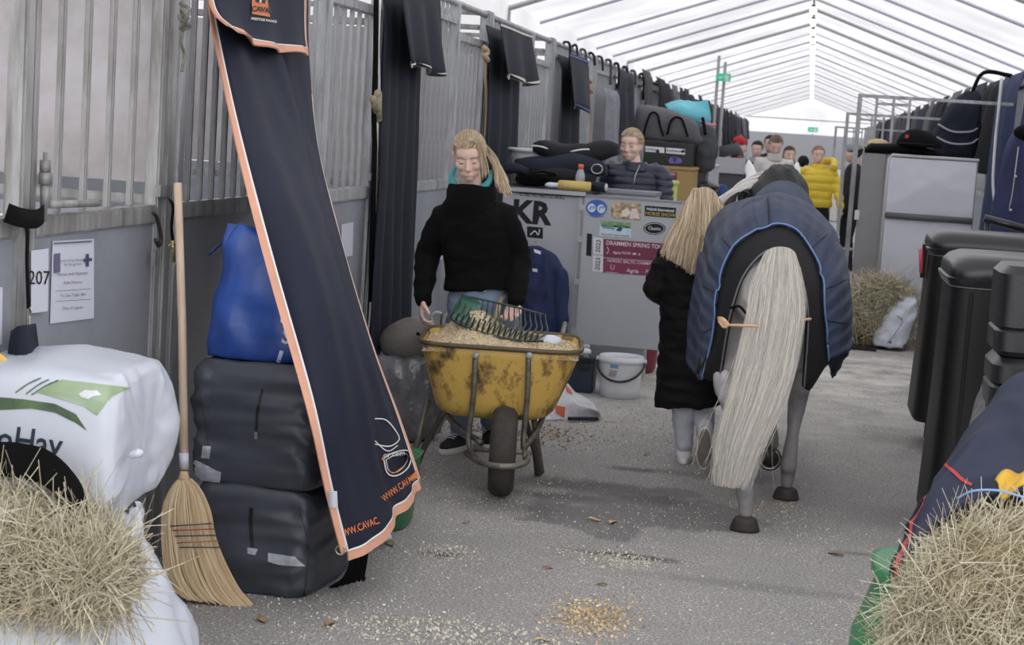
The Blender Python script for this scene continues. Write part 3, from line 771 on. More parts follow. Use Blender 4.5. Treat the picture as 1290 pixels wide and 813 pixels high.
# turned-over top flap of the banner with its emblem
rowsF = [[(262, -45, 6.15), (320, -45, 6.6), (384, -45, 7.3)], [(268, 0, 6.1), (322, 8, 6.55), (384, 15, 7.25)],
         [(276, 20, 6.08), (325, 42, 6.5), (386, 45, 7.2)], [(292, 34, 6.05), (330, 52, 6.48), (389, 60, 7.15)]]
fF = loft_rows([[PY(*p) for p in r] for r in rowsF], 33, 21)
fFf = lambda u, v: fF(u, v) + V(.8, -.6, 0) * .022 * math.sin(u * 17) * v
fl = obj('flap', sheet(fFf, 33, 21), ban_m, t, solid=.004)
fe = [fFf(i / 32, 1) for i in range(33)]; fu = [(fFf(i / 32, 1) - fFf(i / 32, .9)) for i in range(33)]
fr_ = [fFf(1, j / 20) for j in range(21)]; fru = [(fFf(1, j / 20) - fFf(.93, j / 20)) for j in range(21)]; fl_ = [fFf(0, j / 20) for j in range(21)]; flu = [(fFf(0, j / 20) - fFf(.07, j / 20)) for j in range(21)]
obj('flap_tape', edge_band(fe, fu, .035), trim_m, t, sm=False); obj('flap_tape', edge_band(fr_, fru, .035), trim_m, t, sm=False); obj('flap_tape', edge_band(fl_, flu, .03), trim_m, t, sm=False)
obj('flap_piping', tube([p + toc * .004 for p in fl_ + fe[1:] + fr_[::-1][1:]], .004, 6), piping_m, t)
trF = bvh_of(fl); bm = BM()
patch_on(bm, trF, [(315, -6), (334, -4), (338, 22), (326, 20), (315, 18)], 3, off=.008)
obj('emblem', bm, mat('orange_emblem', (214, 112, 54), .6), t, sm=False)
bm = BM(); text_on(bm, trF, 'CAVAL', 327, 13, 9.5, .1, .3, xs=.9, off=.012, mi=0); patch_on(bm, trF, [(321, -6), (325, -6), (323, 4), (319, 3)], 1, off=.011); patch_on(bm, trF, [(327, -6), (332, -5), (331, 5), (327, 4)], 1, off=.011)
obj('emblem_lettering', bm, mat('dark_navy_print', (20, 24, 44), .6), t, sm=False)
bm = BM(); text_on(bm, trF, 'PRESTIGE RANGE', 330, 26, 4.2, .12, .1, off=.009); patch_on(bm, trF, [(325, -6), (327, -6), (325, 4), (323, 4)], 1, off=.013); obj('small_lettering', bm, piping_m, t, sm=False)

# things under the banner hem
t = thing('hay_net_cords', 'bunch of black cords on the asphalt under the banner corner', 'cord', PG(445, 738))
for i in range(7):
    x = 438 + i * 3.2; obj('cord', tube(pcurve((x + 6, 690, 5.75 + .01 * i), (x + 3, 712, 5.72), (x - 6 + i, 730, 5.74), (x - 22 + 4 * i, 741 - i * 2, 5.78)), .006, 6), black_cloth, t)
g1 = PG(500, 672)
t = thing('plastic_crate', 'green plastic tub under the orange hem of the banner', 'tub', g1 + V(-.12, .1, 0))
obj('tub', add_rings(BM(), [ell(g1 + V(-.12, .13, z), V(r, 0, 0), V(0, r, 0), 20, 3.5) for z, r in ((0, .13), (.02, .14), (.28, .16), (.30, .17), (.29, .15))], cap=True), mat('dark_green_plastic', (32, 92, 58), .4), t)
g2 = PG(488, 688)
t = thing('spray_bottle', 'grey bottle with a blue and white cap lying under the banner hem', 'bottle', g2)
obj('bottle', lathe([(.03, 0), (.05, .02), (.05, .17), (.03, .2)], g2 + V(-.09, .05, 0), 16), mat('grey_bottle', (150, 152, 156), .4), t)
obj('cap', tube([g2 + V(-.03, 0, .075), g2 + V(.0, -.03, .03)], [.022, .026], 12), mat('pale_cap', (215, 222, 235), .4), t)
obj('blue_ring', tube([g2 + V(-.037, .008, .085), g2 + V(-.028, -.004, .072)], [.026, .026], 12), mat('blue_cap', (50, 84, 150), .4), t)

# ------------------------------------------------------------------ hay bags lower left
wrap_m = mat('white_film', (196, 201, 214), .32, spec=.5, var=.06, bump=.15, bscale=18, bdist=.008)
bm = BM(); rings = []
def ringYZ(x, yc, zc, ry, rz, e=4.0, n=36): return ell((x, yc, zc), (0, ry, 0), (0, 0, rz), n, e)
sec = [(-2.75, .27, .17, 0), (-2.6, .29, .185, 0), (-2.2, .30, .19, 0), (-1.95, .30, .19, 0), (-1.80, .298, .19, 0), (-1.735, .293, .187, -.0), (-1.715, .275, .174, -.0), (-1.706, .24, .14, -.0), (-1.704, .12, .07, 0)]
for x, ry, rz, dz in sec: rings.append(ringYZ(x - .055, 4.52, .735 + dz + .02 * math.sin(x * 9), ry, rz, 6.5 if x < -1.73 else 5))
add_rings(bm, rings); bmesh.ops.subdivide_edges(bm, edges=bm.edges[:], cuts=3, use_grid_fill=True)
me = to_mesh(bm, 'wrapper'); crumple(me, .010, 3, 8, (1.6, 1, 1)); displace(me, lambda c, n: V(c.x - (c.y - 4.5) * .13 + .045 * smooth((c.x + 1.87) / .1) * smooth((c.y - 4.55) / .2) * max(0, 1 - abs(c.z - .72) / .2), c.y, c.z))
displace(me, lambda c, n: c + n * .007 * smooth((c.x + 1.85) / .06) * ridged(V(c.x * .5, c.y * 2.2, c.z * 2.6), 5, 2))
t = thing('hay_bag', 'wrapped white bale printed Hay in dark letters, lying on top at left', 'bag', (-2.2, 4.5, .55))
wr = obj('wrapper', me, wrap_m, t); trw = bvh_of(wr)
green_m = mat('green_print', (122, 148, 104), .35, col2=(150, 168, 140), vscale=5)
dgreen_m = mat('dark_green_print', (58, 72, 60), .35, col2=(84, 112, 72), vscale=7)
bm = BM(); patch_on(bm, trw, [(44, 494), (78, 479), (165, 489), (140, 500), (122, 524), (105, 512)], 4, off=.002); obj('green_panel', bm, green_m, t)
bm = BM(); patch_on(bm, trw, [(-8, 500), (30, 503), (70, 509), (96, 522), (110, 543), (96, 533), (70, 520), (40, 515), (-8, 517)], 4, off=.002); obj('green_arc', bm, dgreen_m, t)
bm = BM()
for a_, b_ in (((20, 495), (52, 477)), ((33, 497), (62, 479)), ((40, 498), (74, 480))): line_on(bm, trw, [a_, ((a_[0] + b_[0]) / 2, (a_[1] + b_[1]) / 2 - 2), b_], 1.6, off=.003, n=8)
obj('grass_blades_print', bm, dgreen_m, t, sm=False)
bm = BM(); text_on(bm, trw, 'CoHay', 24, 556, 46, .13, .5, xs=.84, off=.003); obj('lettering', bm, mat('slate_print', (44, 56, 66), .4), t, sm=False)
bm = BM(); patch_on(bm, trw, [(100, 497), (108, 492), (122, 493), (128, 498), (118, 500), (112, 503), (104, 501)], 2, off=.004); obj('white_emblem', bm, white_m, t, sm=False)
obj('tied_end', tube(spline([PY(164, 575, 4.33), PY(172, 572, 4.30), PY(180, 570, 4.31)], 4), [.006, .009, .012, .012, .01, .014, .012, .01, .006][:9], 6), wrap_m, t)
# lower opened bag
bm = BM(); rings = []
def px_ring(rows_): return [PY(*p) for p in rows_]
def ringXY(z, x0, x1, y0, y1, e=4.5, n=48, sk=0): return ell(((x0 + x1) / 2, (y0 + y1) / 2, z), ((x1 - x0) / 2, sk, 0), (0, (y1 - y0) / 2, 0), n, e)
for z, x1 in ((0, -1.60), (.05, -1.575), (.15, -1.56), (.26, -1.60), (.36, -1.66), (.44, -1.73), (.49, -1.79)): rings.append(ringXY(z, -2.65, x1, 3.85 if z < .4 else 3.92, 4.62))
add_rings(bm, rings); bmesh.ops.subdivide_edges(bm, edges=bm.edges[:], cuts=2, use_grid_fill=True)
me = to_mesh(bm, 'film'); crumple(me, .05, 2.6, 12, (1.5, 1.5, .8)); displace(me, lambda c, n: c + n * .012 * ridged(V(c.x * 2, c.y * 2, c.z * .8), 5, 3))
displace(me, lambda c, n: V(c.x, c.y, max(0, c.z)))
t = thing('open_hay_sack', 'torn-open white film sack at lower left with hay spilling over its edge', 'bag', (-2.1, 4.2, 0))
fm = obj('film', me, wrap_m, t)
rows = [[PY(164, 705, 4.15), PY(176, 690, 4.2), PY(182, 672, 4.3)], [PY(160, 670, 4.2), PY(174, 655, 4.22), PY(180, 645, 4.3)], [PY(166, 642, 4.24), PY(172, 634, 4.25), PY(176, 632, 4.28)]]
obj('raised_corner', sheet(lambda u, v: loft_rows(rows, 14, 12)(u, v) + V(.01, -.01, 0) * math.sin(u * 11 + v * 5), 14, 12), wrap_m, t, solid=.002)
trf = bvh_of(fm); bm = BM(); patch_on(bm, trf, [(-8, 742), (40, 738), (22, 752), (-8, 764)], 3, off=.003); obj('green_print', bm, dgreen_m, t)
# loose hay mound with black sack lip
def hay_mound(cen, rad, n, name, parent, seed, ln=(.06, .2), wid=.0011, flop=.35, dirv=None, up=.35):
    rs = np.random.RandomState(seed); paths = []; cen = np.array(cen); rad = np.array(rad)
    while len(paths) < n:
        d = rs.randn(3); d /= np.linalg.norm(d)
        if d[2] < -.35: continue
        e = 1.0 / (np.abs(d) ** 3).sum() ** (1 / 3)
        p0 = cen + d * e * rad * (1 + rs.randn() * .035)
        t1 = rs.randn(3) if dirv is None else rs.randn(3) * .8 + np.array(dirv)
        t1 -= d * np.dot(t1, d) * (1 - flop * rs.rand()); t1 /= np.linalg.norm(t1)
        L = rs.uniform(*ln); bend = rs.randn(3) * .75; s_ = np.linspace(-.5, .5, 6)[:, None] * L
        pts = p0 + t1 * s_ + bend * (s_ ** 2) / L * 1.2
        paths.append(pts)
    return obj(name, ribbons(np.array(paths), wid * (0.6 + rs.rand(len(paths)) * .9), sides=None, seed=seed, tri=True), straw_m, parent, kind='stuff')
t = thing('black_hay_sack', 'black cloth sack heaped with loose hay in the lower left corner', 'bag', (-2.3, 4.1, .45))
rows = [[(-40, 553, 4.16), (0, 558, 4.14), (30, 560, 4.14), (62, 568, 4.12), (90, 592, 4.1), (104, 620, 4.08), (106, 655, 4.06)], [(-40, 600, 4.12), (0, 600, 4.1), (30, 605, 4.1), (55, 612, 4.08), (75, 630, 4.06), (85, 650, 4.02), (90, 680, 4.0)]]
obj('cloth_lip', sheet(lambda u, v: loft_rows([[PY(*p) for p in r] for r in rows], 30, 8)(u, v), 30, 8), black_cloth, t, solid=.012)
hc = PY(20, 668, 4.02)
bm = BM(); add_ellipsoid(bm, (-2.13, 4.02, .46), (.50, .20, .155), 32, 20); me = to_mesh(bm, 'mound'); crumple(me, .02, 9, 2)
obj('hay_core', me, mat('hay_core', (128, 114, 78), .9, var=.5, vscale=25, bump=.8, bscale=60), t)
hay_mound((-2.13, 4.0, .46), (.51, .21, .165), 7500, 'loose_hay', t, 21, ln=(.06, .24), wid=.00105, flop=.28)
t2 = thing('glove', 'black and yellow glove on the left end of the white bale', 'glove', PY(10, 478, 4.42))
bm = BM(); add_chain(bm, [PY(-12, 462, 4.4), PY(12, 467, 4.4), PY(30, 472, 4.42)], [.022, .02, .013], 12, 1.4); add_chain(bm, [PY(-8, 474, 4.36), PY(10, 476, 4.36), PY(22, 477, 4.38)], [.018, .015, .01], 10)
me = fuse(bm, .005, 4); obj('palm', me, black_cloth, t2)
bm = BM(); add_chain(bm, [PY(-12, 450, 4.40), PY(0, 453, 4.40), PY(9, 460, 4.40)], [.016, .014, .010], 10, 1.2); obj('cuff', fuse(bm, .005, 3), mat('yellow_cuff', (222, 176, 70), .7), t2)

# ================================================================== CURTAINS AND RUGS ALONG THE LEFT ROW
def ywall(px, X): return PX(px, 200, X).y
def zat(py, X, Y):
    # height at image row py for a point near (X, Y)
    lo, hi = -1.0, 4.0
    for _ in range(30):
        m_ = (lo + hi) / 2; c = V(X, Y, m_ - EYE); y_ = CY - FPX * (c.dot(cu)) / c.dot(cf)
        if y_ > py: lo = m_
        else: hi = m_
    return (lo + hi) / 2
def hang(name, label, cat, Y0, Y1, z0, z1, X, side, m, folds=5, amp=.03, flare=0.0, group=None, trim=None, flap=None, tw=.02, seed=0, skew=0.0, nu=40, nv=18):
    """a cloth hanging from a rail on the stall front; side=+1 faces right"""
    t = thing(name, label, cat, (X, (Y0 + Y1) / 2, z0), group)
    def fn(u, v):
        z = lerp(z1, z0, v); y = lerp(Y0, Y1, u) + skew * v
        a = amp * (.25 + .75 * v)
        if v < .08: return V(lerp(X - side * .02, X + side * a, v / .08), y, z)
        return V(X + side * (a * (1 + math.sin(u * folds * 2 * PI + seed)) + flare * v + .012 * nz((u * 4, v * 3, seed), 1.0)), y + .015 * math.sin(v * 5 + seed + u * 4), z + .01 * math.sin(u * 9 + seed))
    obj('cloth', sheet(fn, nu, nv), m, t, solid=.006)
    if trim:
        e = [fn(i / (nu - 1), 1) + V(side * .006, 0, 0) for i in range(nu)]
        obj('hem_binding', edge_band(e, (0, 0, 1), tw), trim, t, sm=False)
    if flap:
        zf, mf, tf = flap
        def ff(u, v):
            z = lerp(z1 + .02, zf, v); y = lerp(Y0 - .03, Y1 + .06, u)
            return V(X + side * (.05 + amp * 2 * v + .03 * v * math.sin(u * folds * 1.3 * PI + seed + 1) + .03), y, z + .02 * math.sin(u * 7) * v)
        obj('flap', sheet(ff, nu, 8), mf, t, solid=.006)
        e = [ff(i / (nu - 1), 1) for i in range(nu)]; obj('flap_binding', edge_band(e, (0, 0, 1), tw), tf, t, sm=False)
        if tf is not None:
            e = [ff(i / (nu - 1), .06) + V(side * .008, 0, 0) for i in range(nu)]; obj('flap_binding', edge_band(e, (0, 0, 1), tw * .5), tf, t, sm=False)
    return t, fn
cream = mat('cream_binding', (205, 200, 192), .8)
dnavy = mat('dark_navy_curtain', (30, 33, 48), .8, var=.2, vscale=4, bump=.15, bscale=200)
ddnavy = mat('deep_navy_rug', (20, 26, 46), .8, var=.25, vscale=5, bump=.2, bscale=200)
blue_pipe = mat('blue_piping', (62, 88, 150), .6)
greywool = mat('grey_fleece', (128, 130, 140), .95, var=.25, vscale=9, bump=.5, bscale=80)
Xw = XL + .06
Y0, Y1 = ywall(484, Xw + .05), ywall(543, Xw + .1)
hang('stall_curtain', 'dark navy curtain with a cream-edged flap hanging left of the fair-haired woman', 'curtain', Y0, Y1, .25, 2.34, Xw, 1, dnavy, 4, .035,
     flap=(zat(90, Xw + .15, (Y0 + Y1) / 2), dnavy, cream), tw=.02)
Y0, Y1 = ywall(614, Xw + .05), ywall(660, Xw + .1)
hang('stall_curtain', 'navy curtain with a cream-edged flap hanging above the white pail', 'curtain', Y0, Y1, 1.0, 2.32, Xw, 1, ddnavy, 3, .03,
     flap=(zat(105, Xw + .2, (Y0 + Y1) / 2), dnavy, cream), tw=.03, seed=1)
Y0, Y1 = ywall(704, Xw + .05), ywall(731, Xw + .08)
hang('stall_curtain', 'narrow navy curtain with blue piped edges right of the white pail', 'curtain', Y0, Y1, 1.1, 2.3, Xw, 1, ddnavy, 2, .04,
     flap=(zat(140, Xw + .2, (Y0 + Y1) / 2), dnavy, blue_pipe), tw=.03, seed=2)
Y0, Y1 = ywall(754, Xw + .05), ywall(781, Xw + .12)
hang('fleece_rug', 'pale grey fleece rug hung over the rail above the girl in navy', 'rug', Y0, Y1, 1.25, 2.12, Xw + .05, 1, greywool, 1.5, .06, seed=3)
Y0, Y1 = ywall(770, Xw), ywall(790, Xw + .05)
hang('stable_rug', 'navy rug hung at the rail right of the grey fleece', 'rug', Y0, Y1 + .4, 1.5, 2.38, Xw + .02, 1, ddnavy, 2, .05, seed=4)
dk = [mat('hung_cloth_%d' % i, c, .9, var=.25, vscale=6) for i, c in enumerate([(24, 24, 28), (40, 44, 62), (70, 70, 76), (34, 36, 44), (96, 94, 98)])]
rr = random.Random(5)
desc = ['black', 'navy', 'charcoal', 'blackish', 'grey']
y = 22.2
for i in range(24):
    wd = rr.uniform(.5, 1.5); kk = rr.randrange(5)
    o, _ = hang('stable_rug', 'far rug or coat hung over the stall rail of the left row', 'rug', y, y + wd, rr.uniform(1.3, 1.9), 2.42 + rr.uniform(-.02, .08), Xw + .02, 1, dk[kk], 2, .06, seed=i, nu=14, nv=6, group='far rugs on the left row rails')
    y += wd + rr.uniform(.2, 1.1)
# straps and small tackle tied over the rails
for i in range(16):
    px = 705 + i * 11; Yq = PX(px, 100, XL).y
    z = 2.43; pts = [V(XL + .01, Yq, z - .03), V(XL + .02, Yq + .02, z + .005), V(XL + .06, Yq + .08 * rr.random(), z - .02), V(XL + .08, Yq, z - .1 - .25 * rr.random())]
    single('tie_strap', tube(spline(pts, 5), .012 * (1 + i * .06), 6), dk[i % 3], 'dark tie strap looped over the top rail of the left row', 'strap', group='tie straps on the left rail')

# ------------------------------------------------------------------ rope lock and cords on the post left of the curtain
t = thing('post_rope', 'cream cord and dark strap hanging down the post beside the navy curtain', 'rope', PX(474, 470, XL + .05))
obj('white_cord', tube(spline([PX(x, y, XL + .06) for x, y in ((479, -5), (477, 60), (478, 110), (476, 160), (474, 230), (470, 300), (467, 380), (463, 430))], 5), .006, 6), piping_m, t)
obj('dark_strap', tube(spline([PX(x, y, XL + .06) for x, y in ((474, -5), (473, 80), (471, 140), (472, 190), (470, 260), (468, 330), (467, 440))], 5), .014, 6, 1), black_cloth, t)
bm = BM(); 
for a_, b_, r in (((476, 118), (477, 150), .022), ((470, 125), (474, 140), .02)): add_chain(bm, [PX(*a_, XL + .08), PX(*b_, XL + .08)], [r, r * .8], 8)
obj('knot', bm, mat('straw_rope', (150, 140, 112), .9, var=.4, vscale=50), t)
for px, py0, py1, nm in ((612, 60, 175, 'cream and brown rope on the post left of the curtain above the pail'), (744, 100, 190, 'thin tan rope hanging on the rail near the blue-piped curtain')):
    t = thing('hanging_rope', nm, 'rope', PX(px, py1, XL + .06))
    obj('rope', tube(spline([PX(px + dx, lerp(py0, py1, q), XL + .07) for q, dx in ((0, 0), (.3, -1), (.6, 1), (1, -1))], 5), .009, 6), mat('tan_rope', (170, 148, 120), .9), t)
    obj('knot', tube(spline([PX(px + dx, py0 + dy, XL + .09) for dx, dy in ((-2, 0), (2, 6), (-2, 10), (2, 16))], 5), .02, 7), mat('tan_rope', (170, 148, 120), .9), t)

# ================================================================== SACKS BEHIND THE BARROW
sackm = mat('grey_taupe_sack', (104, 98, 94), .75, var=.2, vscale=5, bump=.3, bscale=60)
c = PY(519, 432, 8.75)
bm = BM(); add_ellipsoid(bm, (c.x, c.y, c.z), (.17, .2, .125), 40, 24); me = to_mesh(bm, 's'); crumple(me, .018, 5, 4)
t = thing('feed_sack', 'round taupe sack lying on the clear plastic bag under her hand', 'sack', (c.x, c.y, c.z - .12))
obj('sack', me, sackm, t)
obj('dark_patch', tube(pcurve((525, 420, 8.57), (535, 424, 8.57), (545, 424, 8.58)), [.012, .02, .01, .01, .015, .02, .018, .015, .012, .01, .008, .008, .008][:13], 8, .5), black_cloth, t)
film_m = mat('clear_grey_film', (122, 120, 124), .22, spec=.9, var=.45, vscale=7, bump=.5, bscale=16, bdist=.02)
cz = c.z - .135
bm = BM(); b0 = PG(522, 600); 
add_rings(bm, [ell((c.x - .0 , 8.75, z), (r, 0, 0), (0, r2, 0), 48, 2.6) for z, r, r2 in ((0, .12, .12), (.04, .17, .17), (.14, .20, .2), (.26, .215, .2), (.36, .20, .2), (.45, .17, .18), (cz - .01, .10, .12))])
bmesh.ops.subdivide_edges(bm, edges=bm.edges[:], cuts=2, use_grid_fill=True)
me = to_mesh(bm, 's'); crumple(me, .03, 5, 14); displace(me, lambda q, n: q + n * .01 * ridged(q, 16, 3)); displace(me, lambda q, n: V(q.x, q.y, max(0, q.z)))
t = thing('plastic_sack', 'crumpled clear plastic sack of rubbish on the ground left of the barrow', 'sack', (c.x, 8.75, 0)); obj('film', me, film_m, t)
jug = PY(553, 402, 8.9)
t = thing('white_jug', 'white jug handle just visible between her hand and the tray', 'jug', jug + V(.05, .1, -.25))
obj('jug', lathe([(.05, 0), (.07, .02), (.07, .2), (.05, .25), (.03, .28)], jug + V(.05, .12, -.25), 18), white_m, t)
obj('handle', tube(pcurve((545, 410, 8.9), (544, 399, 8.9), (550, 394, 8.9), (556, 397, 8.92), (557, 408, 8.93)), .009, 8), white_m, t)

# ================================================================== WHEELBARROW
YT0, YT1 = 7.55, 8.22
bt = thing('wheelbarrow', 'yellow single-wheel wheelbarrow with a rusty tray full of shavings', 'wheelbarrow', PG(625, 633))
def yellow_tray():
    m = mat('yellow_tray_paint', (206, 158, 48), .5, bump=.15, bscale=30)
    nt = m.node_tree; N = nt.nodes; L = nt.links; b = N['Principled BSDF']
    tc = N.new('ShaderNodeTexCoord'); mp = N.new('ShaderNodeMapping'); mp.inputs['Scale'].default_value = (1.6, 1.6, .9); L.new(tc.outputs['Object'], mp.inputs[0])
    n = N.new('ShaderNodeTexNoise'); n.inputs['Scale'].default_value = 7; n.inputs['Detail'].default_value = 8; n.inputs['Roughness'].default_value = .7; L.new(mp.outputs[0], n.inputs['Vector'])
    r = N.new('ShaderNodeValToRGB'); e = r.color_ramp.elements; e[0].position = .36; e[0].color = lin((70, 54, 38)); e[1].position = .50; e[1].color = lin((196, 156, 66))
    x = e.new(.43); x.color = lin((140, 106, 48))
    L.new(n.outputs[0], r.inputs[0]); L.new(r.outputs[0], b.inputs['Base Color']); return m
ymat = yellow_tray()
steel = mat('dull_steel_tube', (118, 112, 104), .5, .5, col2=(80, 70, 60), vscale=14, bump=.2, bscale=80)
rimp = [PY(528, 437, YT0), PY(730, 441, YT0)]
xl, xr = rimp[0].x, rimp[1].x; zr = (rimp[0].z + rimp[1].z) / 2
bl, br = PY(553, 522, 7.66).x, PY(694, 530, 7.66).x; zb = PY(625, 530, 7.66).z
def tray_ring(t_, out=0.0):
    # t_=0 rim, 1 bottom
    f = t_ ** 1.25; x0 = lerp(xl, bl, f) - out; x1 = lerp(xr, br, f) + out; y0 = lerp(YT0, YT0 + .10, f ** .8) - out; y1 = lerp(YT1, YT1 - .16, f) + out; z = lerp(zr, zb, t_)
    return ell(((x0 + x1) / 2, (y0 + y1) / 2, z), ((x1 - x0) / 2, 0, 0), (0, (y1 - y0) / 2, 0), 64, lerp(6, 3.2, t_))
bm = BM(); rings = [tray_ring(t_) for t_ in (0, .15, .3, .45, .6, .75, .87)] + [tray_ring(.95, -.015), tray_ring(1.0, -.05)]
add_rings(bm, rings, cap=False); bm.verts.ensure_lookup_table()
bot = bm.verts[-64:]; bm.faces.new(list(bot)); bmesh.ops.recalc_face_normals(bm, faces=bm.faces)
tr_ = obj('tray', bm, ymat, bt, solid=.004)
rr_ = tray_ring(0, .006); obj('rim', tube(rr_ + [rr_[0]], .011, 8), mat('dark_rim', (88, 76, 58), .55, .3, var=.4, vscale=20), bt)
wc = PY(625, 575, 7.42); wr_ = .205; wcz = wr_
W0 = V(wc.x, 7.55, wcz)
tyre = BM(); prof = []
nt2 = 48; cs = 20
vs = []
for i in range(nt2):
    a = 2 * PI * i / nt2; ring = []
    for j in range(cs):
        b_ = 2 * PI * j / cs; rx = .058 * math.copysign(abs(math.cos(b_)) ** .8, math.cos(b_)); rz_ = .045 * math.sin(b_)
        g = -.004 if (rz_ > .02 and j % 2 == 0) else 0
        rad = wr_ - .045 + rz_ + g; ring.append(W0 + V(rx, math.cos(a) * rad, math.sin(a) * rad))
    vs.append([tyre.verts.new(p) for p in ring])
for i in range(nt2):
    for j in range(cs): tyre.faces.new((vs[i][j], vs[i][(j + 1) % cs], vs[(i + 1) % nt2][(j + 1) % cs], vs[(i + 1) % nt2][j]))
bmesh.ops.recalc_face_normals(tyre, faces=tyre.faces)
obj('tyre', tyre, mat('dirty_rubber', (58, 52, 48), .8, var=.35, vscale=20, bump=.4, bscale=90), bt)
wh = obj('wheel_hub', lathe([(.02, -.06), (.025, -.05), (.11, -.03), (.115, 0), (.11, .03), (.025, .05), (.02, .06)], W0, 24, (1, 0, 0)), steel, bt)
# front loop of the frame round the wheel, braces, legs, handles
lp = [PY(593, 570, 7.72), PY(594, 577, 7.5), PY(600, 583, 7.36), PY(622, 587, 7.30), PY(648, 585, 7.36), PY(660, 577, 7.5), PY(664, 565, 7.72)]
obj('frame_loop', tube(spline(lp, 6), .014, 8), steel, bt)
obj('front_brace', tube(spline([PY(598, 448, 7.56), PY(596, 500, 7.58), PY(592, 555, 7.62), PY(596, 578, 7.5)], 6), .0125, 8), steel, bt)
obj('front_brace', tube(spline([PY(664, 449, 7.56), PY(663, 500, 7.58), PY(660, 555, 7.62), PY(657, 578, 7.5)], 6), .0125, 8), steel, bt)
for x, y in ((598, 447), (664, 448)):
    obj('bolt', lathe([(.016, 0), (.016, .008), (.009, .014)], PY(x, y, 7.545), 10, (0, -1, 0)), galv_old, bt)
obj('axle', tube([W0 + V(-.13, 0, 0), W0 + V(.13, 0, 0)], .01, 8), steel, bt)
for sgn, xs_ in ((-1, ((553, 520), (528, 598), (570, 530), (534, 600))), (1, ((683, 528), (703, 606), (668, 528), (692, 607)))):
    (ax_, ay_), (bx_, by_), (cx_, cy_), (dx_, dy_) = xs_
    foot = PG(bx_ + (4 if sgn < 0 else -3), by_ - 4); foot.z = .0
    A = V(PY(ax_, ay_, 7.95).x, 8.0, zb + .02); Bq = V(PY(cx_, cy_, 7.8).x, 7.75, zb + .02)
    obj('leg', tube([A, foot + V(0, .0, .012)], .015, 8), steel, bt)
    obj('leg_brace', tube(spline([Bq, Bq.lerp(foot, .6) + V(0, -.02, -.0), foot + V(-.02 * sgn, -.03, .014), foot + V(0, .04, .014)], 6), .014, 8), mat('dark_steel_tube', (70, 64, 58), .6, .4), bt)
for sgn, x0 in ((-1, bl + .03), (1, br - .03)):
    obj('handle_tube', tube(spline([V(x0 * .0 + (W0.x + sgn * .10), 7.6, wcz + .02), V(x0, 7.95, zb - .02), V(x0 + sgn * .06, 8.35, zr - .1), V(x0 + sgn * .09, 8.9, zr - .02)], 8), .014, 8), steel, bt)
# shavings heap
hp = thing('shavings_heap', 'heap of pale wood shavings filling the yellow tray', 'wood shavings', (W0.x, 7.9, zr - .03))
xc = (xl + xr) / 2
def heap(u, v):
    x = lerp(xl + .012, xr - .012, u); y = lerp(YT0 + .012, YT1 - .012, v); a = max(0, 1 - abs(2 * u - 1) ** 3) * max(0, 1 - abs(2 * v - 1) ** 3)
    h = .035 * a + .125 * math.exp(-((x - (xc - .14)) / .13) ** 2 - ((y - 7.92) / .2) ** 2) + .02 * math.exp(-((x - (xc + .12)) / .15) ** 2 - ((y - 7.92) / .2) ** 2)
    return V(x, y, zr - .035 + h + .008 * a * nz((x, y, 0), 22))
hm = obj('mound', sheet(heap, 50, 36), mat('shavings_base', (228, 208, 174), .9, var=.25, vscale=40, bump=.9, bscale=180), hp)
def flakes(pts, size, name, parent, m, seed, kind='stuff', tag_=None):
    rs = np.random.RandomState(seed); n = len(pts); P = np.asarray(pts); a = rs.randn(n, 3); a /= np.linalg.norm(a, axis=1, keepdims=True); b = np.cross(a, rs.randn(n, 3)); b /= np.linalg.norm(b, axis=1, keepdims=True)
    L = (rs.rand(n, 1) * .8 + .4) * size; W = L * (rs.rand(n, 1) * .5 + .25); a *= L; b *= W
    c_ = np.cross(a, b); c_ /= np.linalg.norm(c_, axis=1, keepdims=True); c_ *= L * .25
    v = np.stack([P - a - b, P + a * .3 - b + c_, P + a + b, P - a * .4 + b + c_], axis=1).reshape(-1, 3)
    me = bpy.data.meshes.new(name); me.vertices.add(n * 4); me.vertices.foreach_set('co', v.astype(np.float32).ravel())
    me.loops.add(n * 4); me.loops.foreach_set('vertex_index', np.arange(n * 4, dtype=np.int32)); me.polygons.add(n); me.polygons.foreach_set('loop_start', np.arange(0, n * 4, 4, dtype=np.int32)); me.update(calc_edges=True)
    return obj(name, me, m, parent, sm=False, kind=kind) if parent is not None else me
rs = np.random.RandomState(8); pts = []
for i in range(7000):
    p = heap(rs.rand(), rs.rand()); pts.append(tuple(p + V(0, 0, .002 + rs.rand() * .008)))
flakes(pts, .006, 'shavings', hp, shav_m, 4)

# ------------------------------------------------------------------ green shavings fork lying on the heap
fk_m = mat('dark_green_tines', (16, 44, 36), .35, spec=.6)
fork = thing('shavings_fork', 'dark green plastic shavings fork with many tines resting on the heap', 'fork', PY(620, 430, 7.9))
# head bar runs lower left->right; tines curve from back bar forward
n_t = 17
for i in range(n_t):
    u = i / (n_t - 1)
    # tine tips along the upper edge, roots at the front lip
    tip = PY(lerp(600, 703, u), lerp(372, 398, u) + 1.0 * math.sin(PI * u), 8.02)
    mid1 = PY(lerp(590, 700, u), lerp(388, 420, u), 7.88)
    root = PY(lerp(574, 680, u), lerp(401, 430, u) + 5 * math.sin(PI * u), 7.74)
    lip = PY(lerp(577, 682, u), lerp(392, 424, u), 7.70)
    obj('tine', tube(spline([tip, tip.lerp(mid1, .5) + V(0, 0, -.004), mid1, root, lip], 4), [.0035] * 4 + [.0045] * 13, 6), fk_m, fork)
obj('head_bar', tube(spline([PY(574, 401, 7.75), PY(600, 414, 7.74), PY(630, 424, 7.735), PY(660, 430, 7.735), PY(690, 431, 7.75)], 6), .006, 8), fk_m, fork)
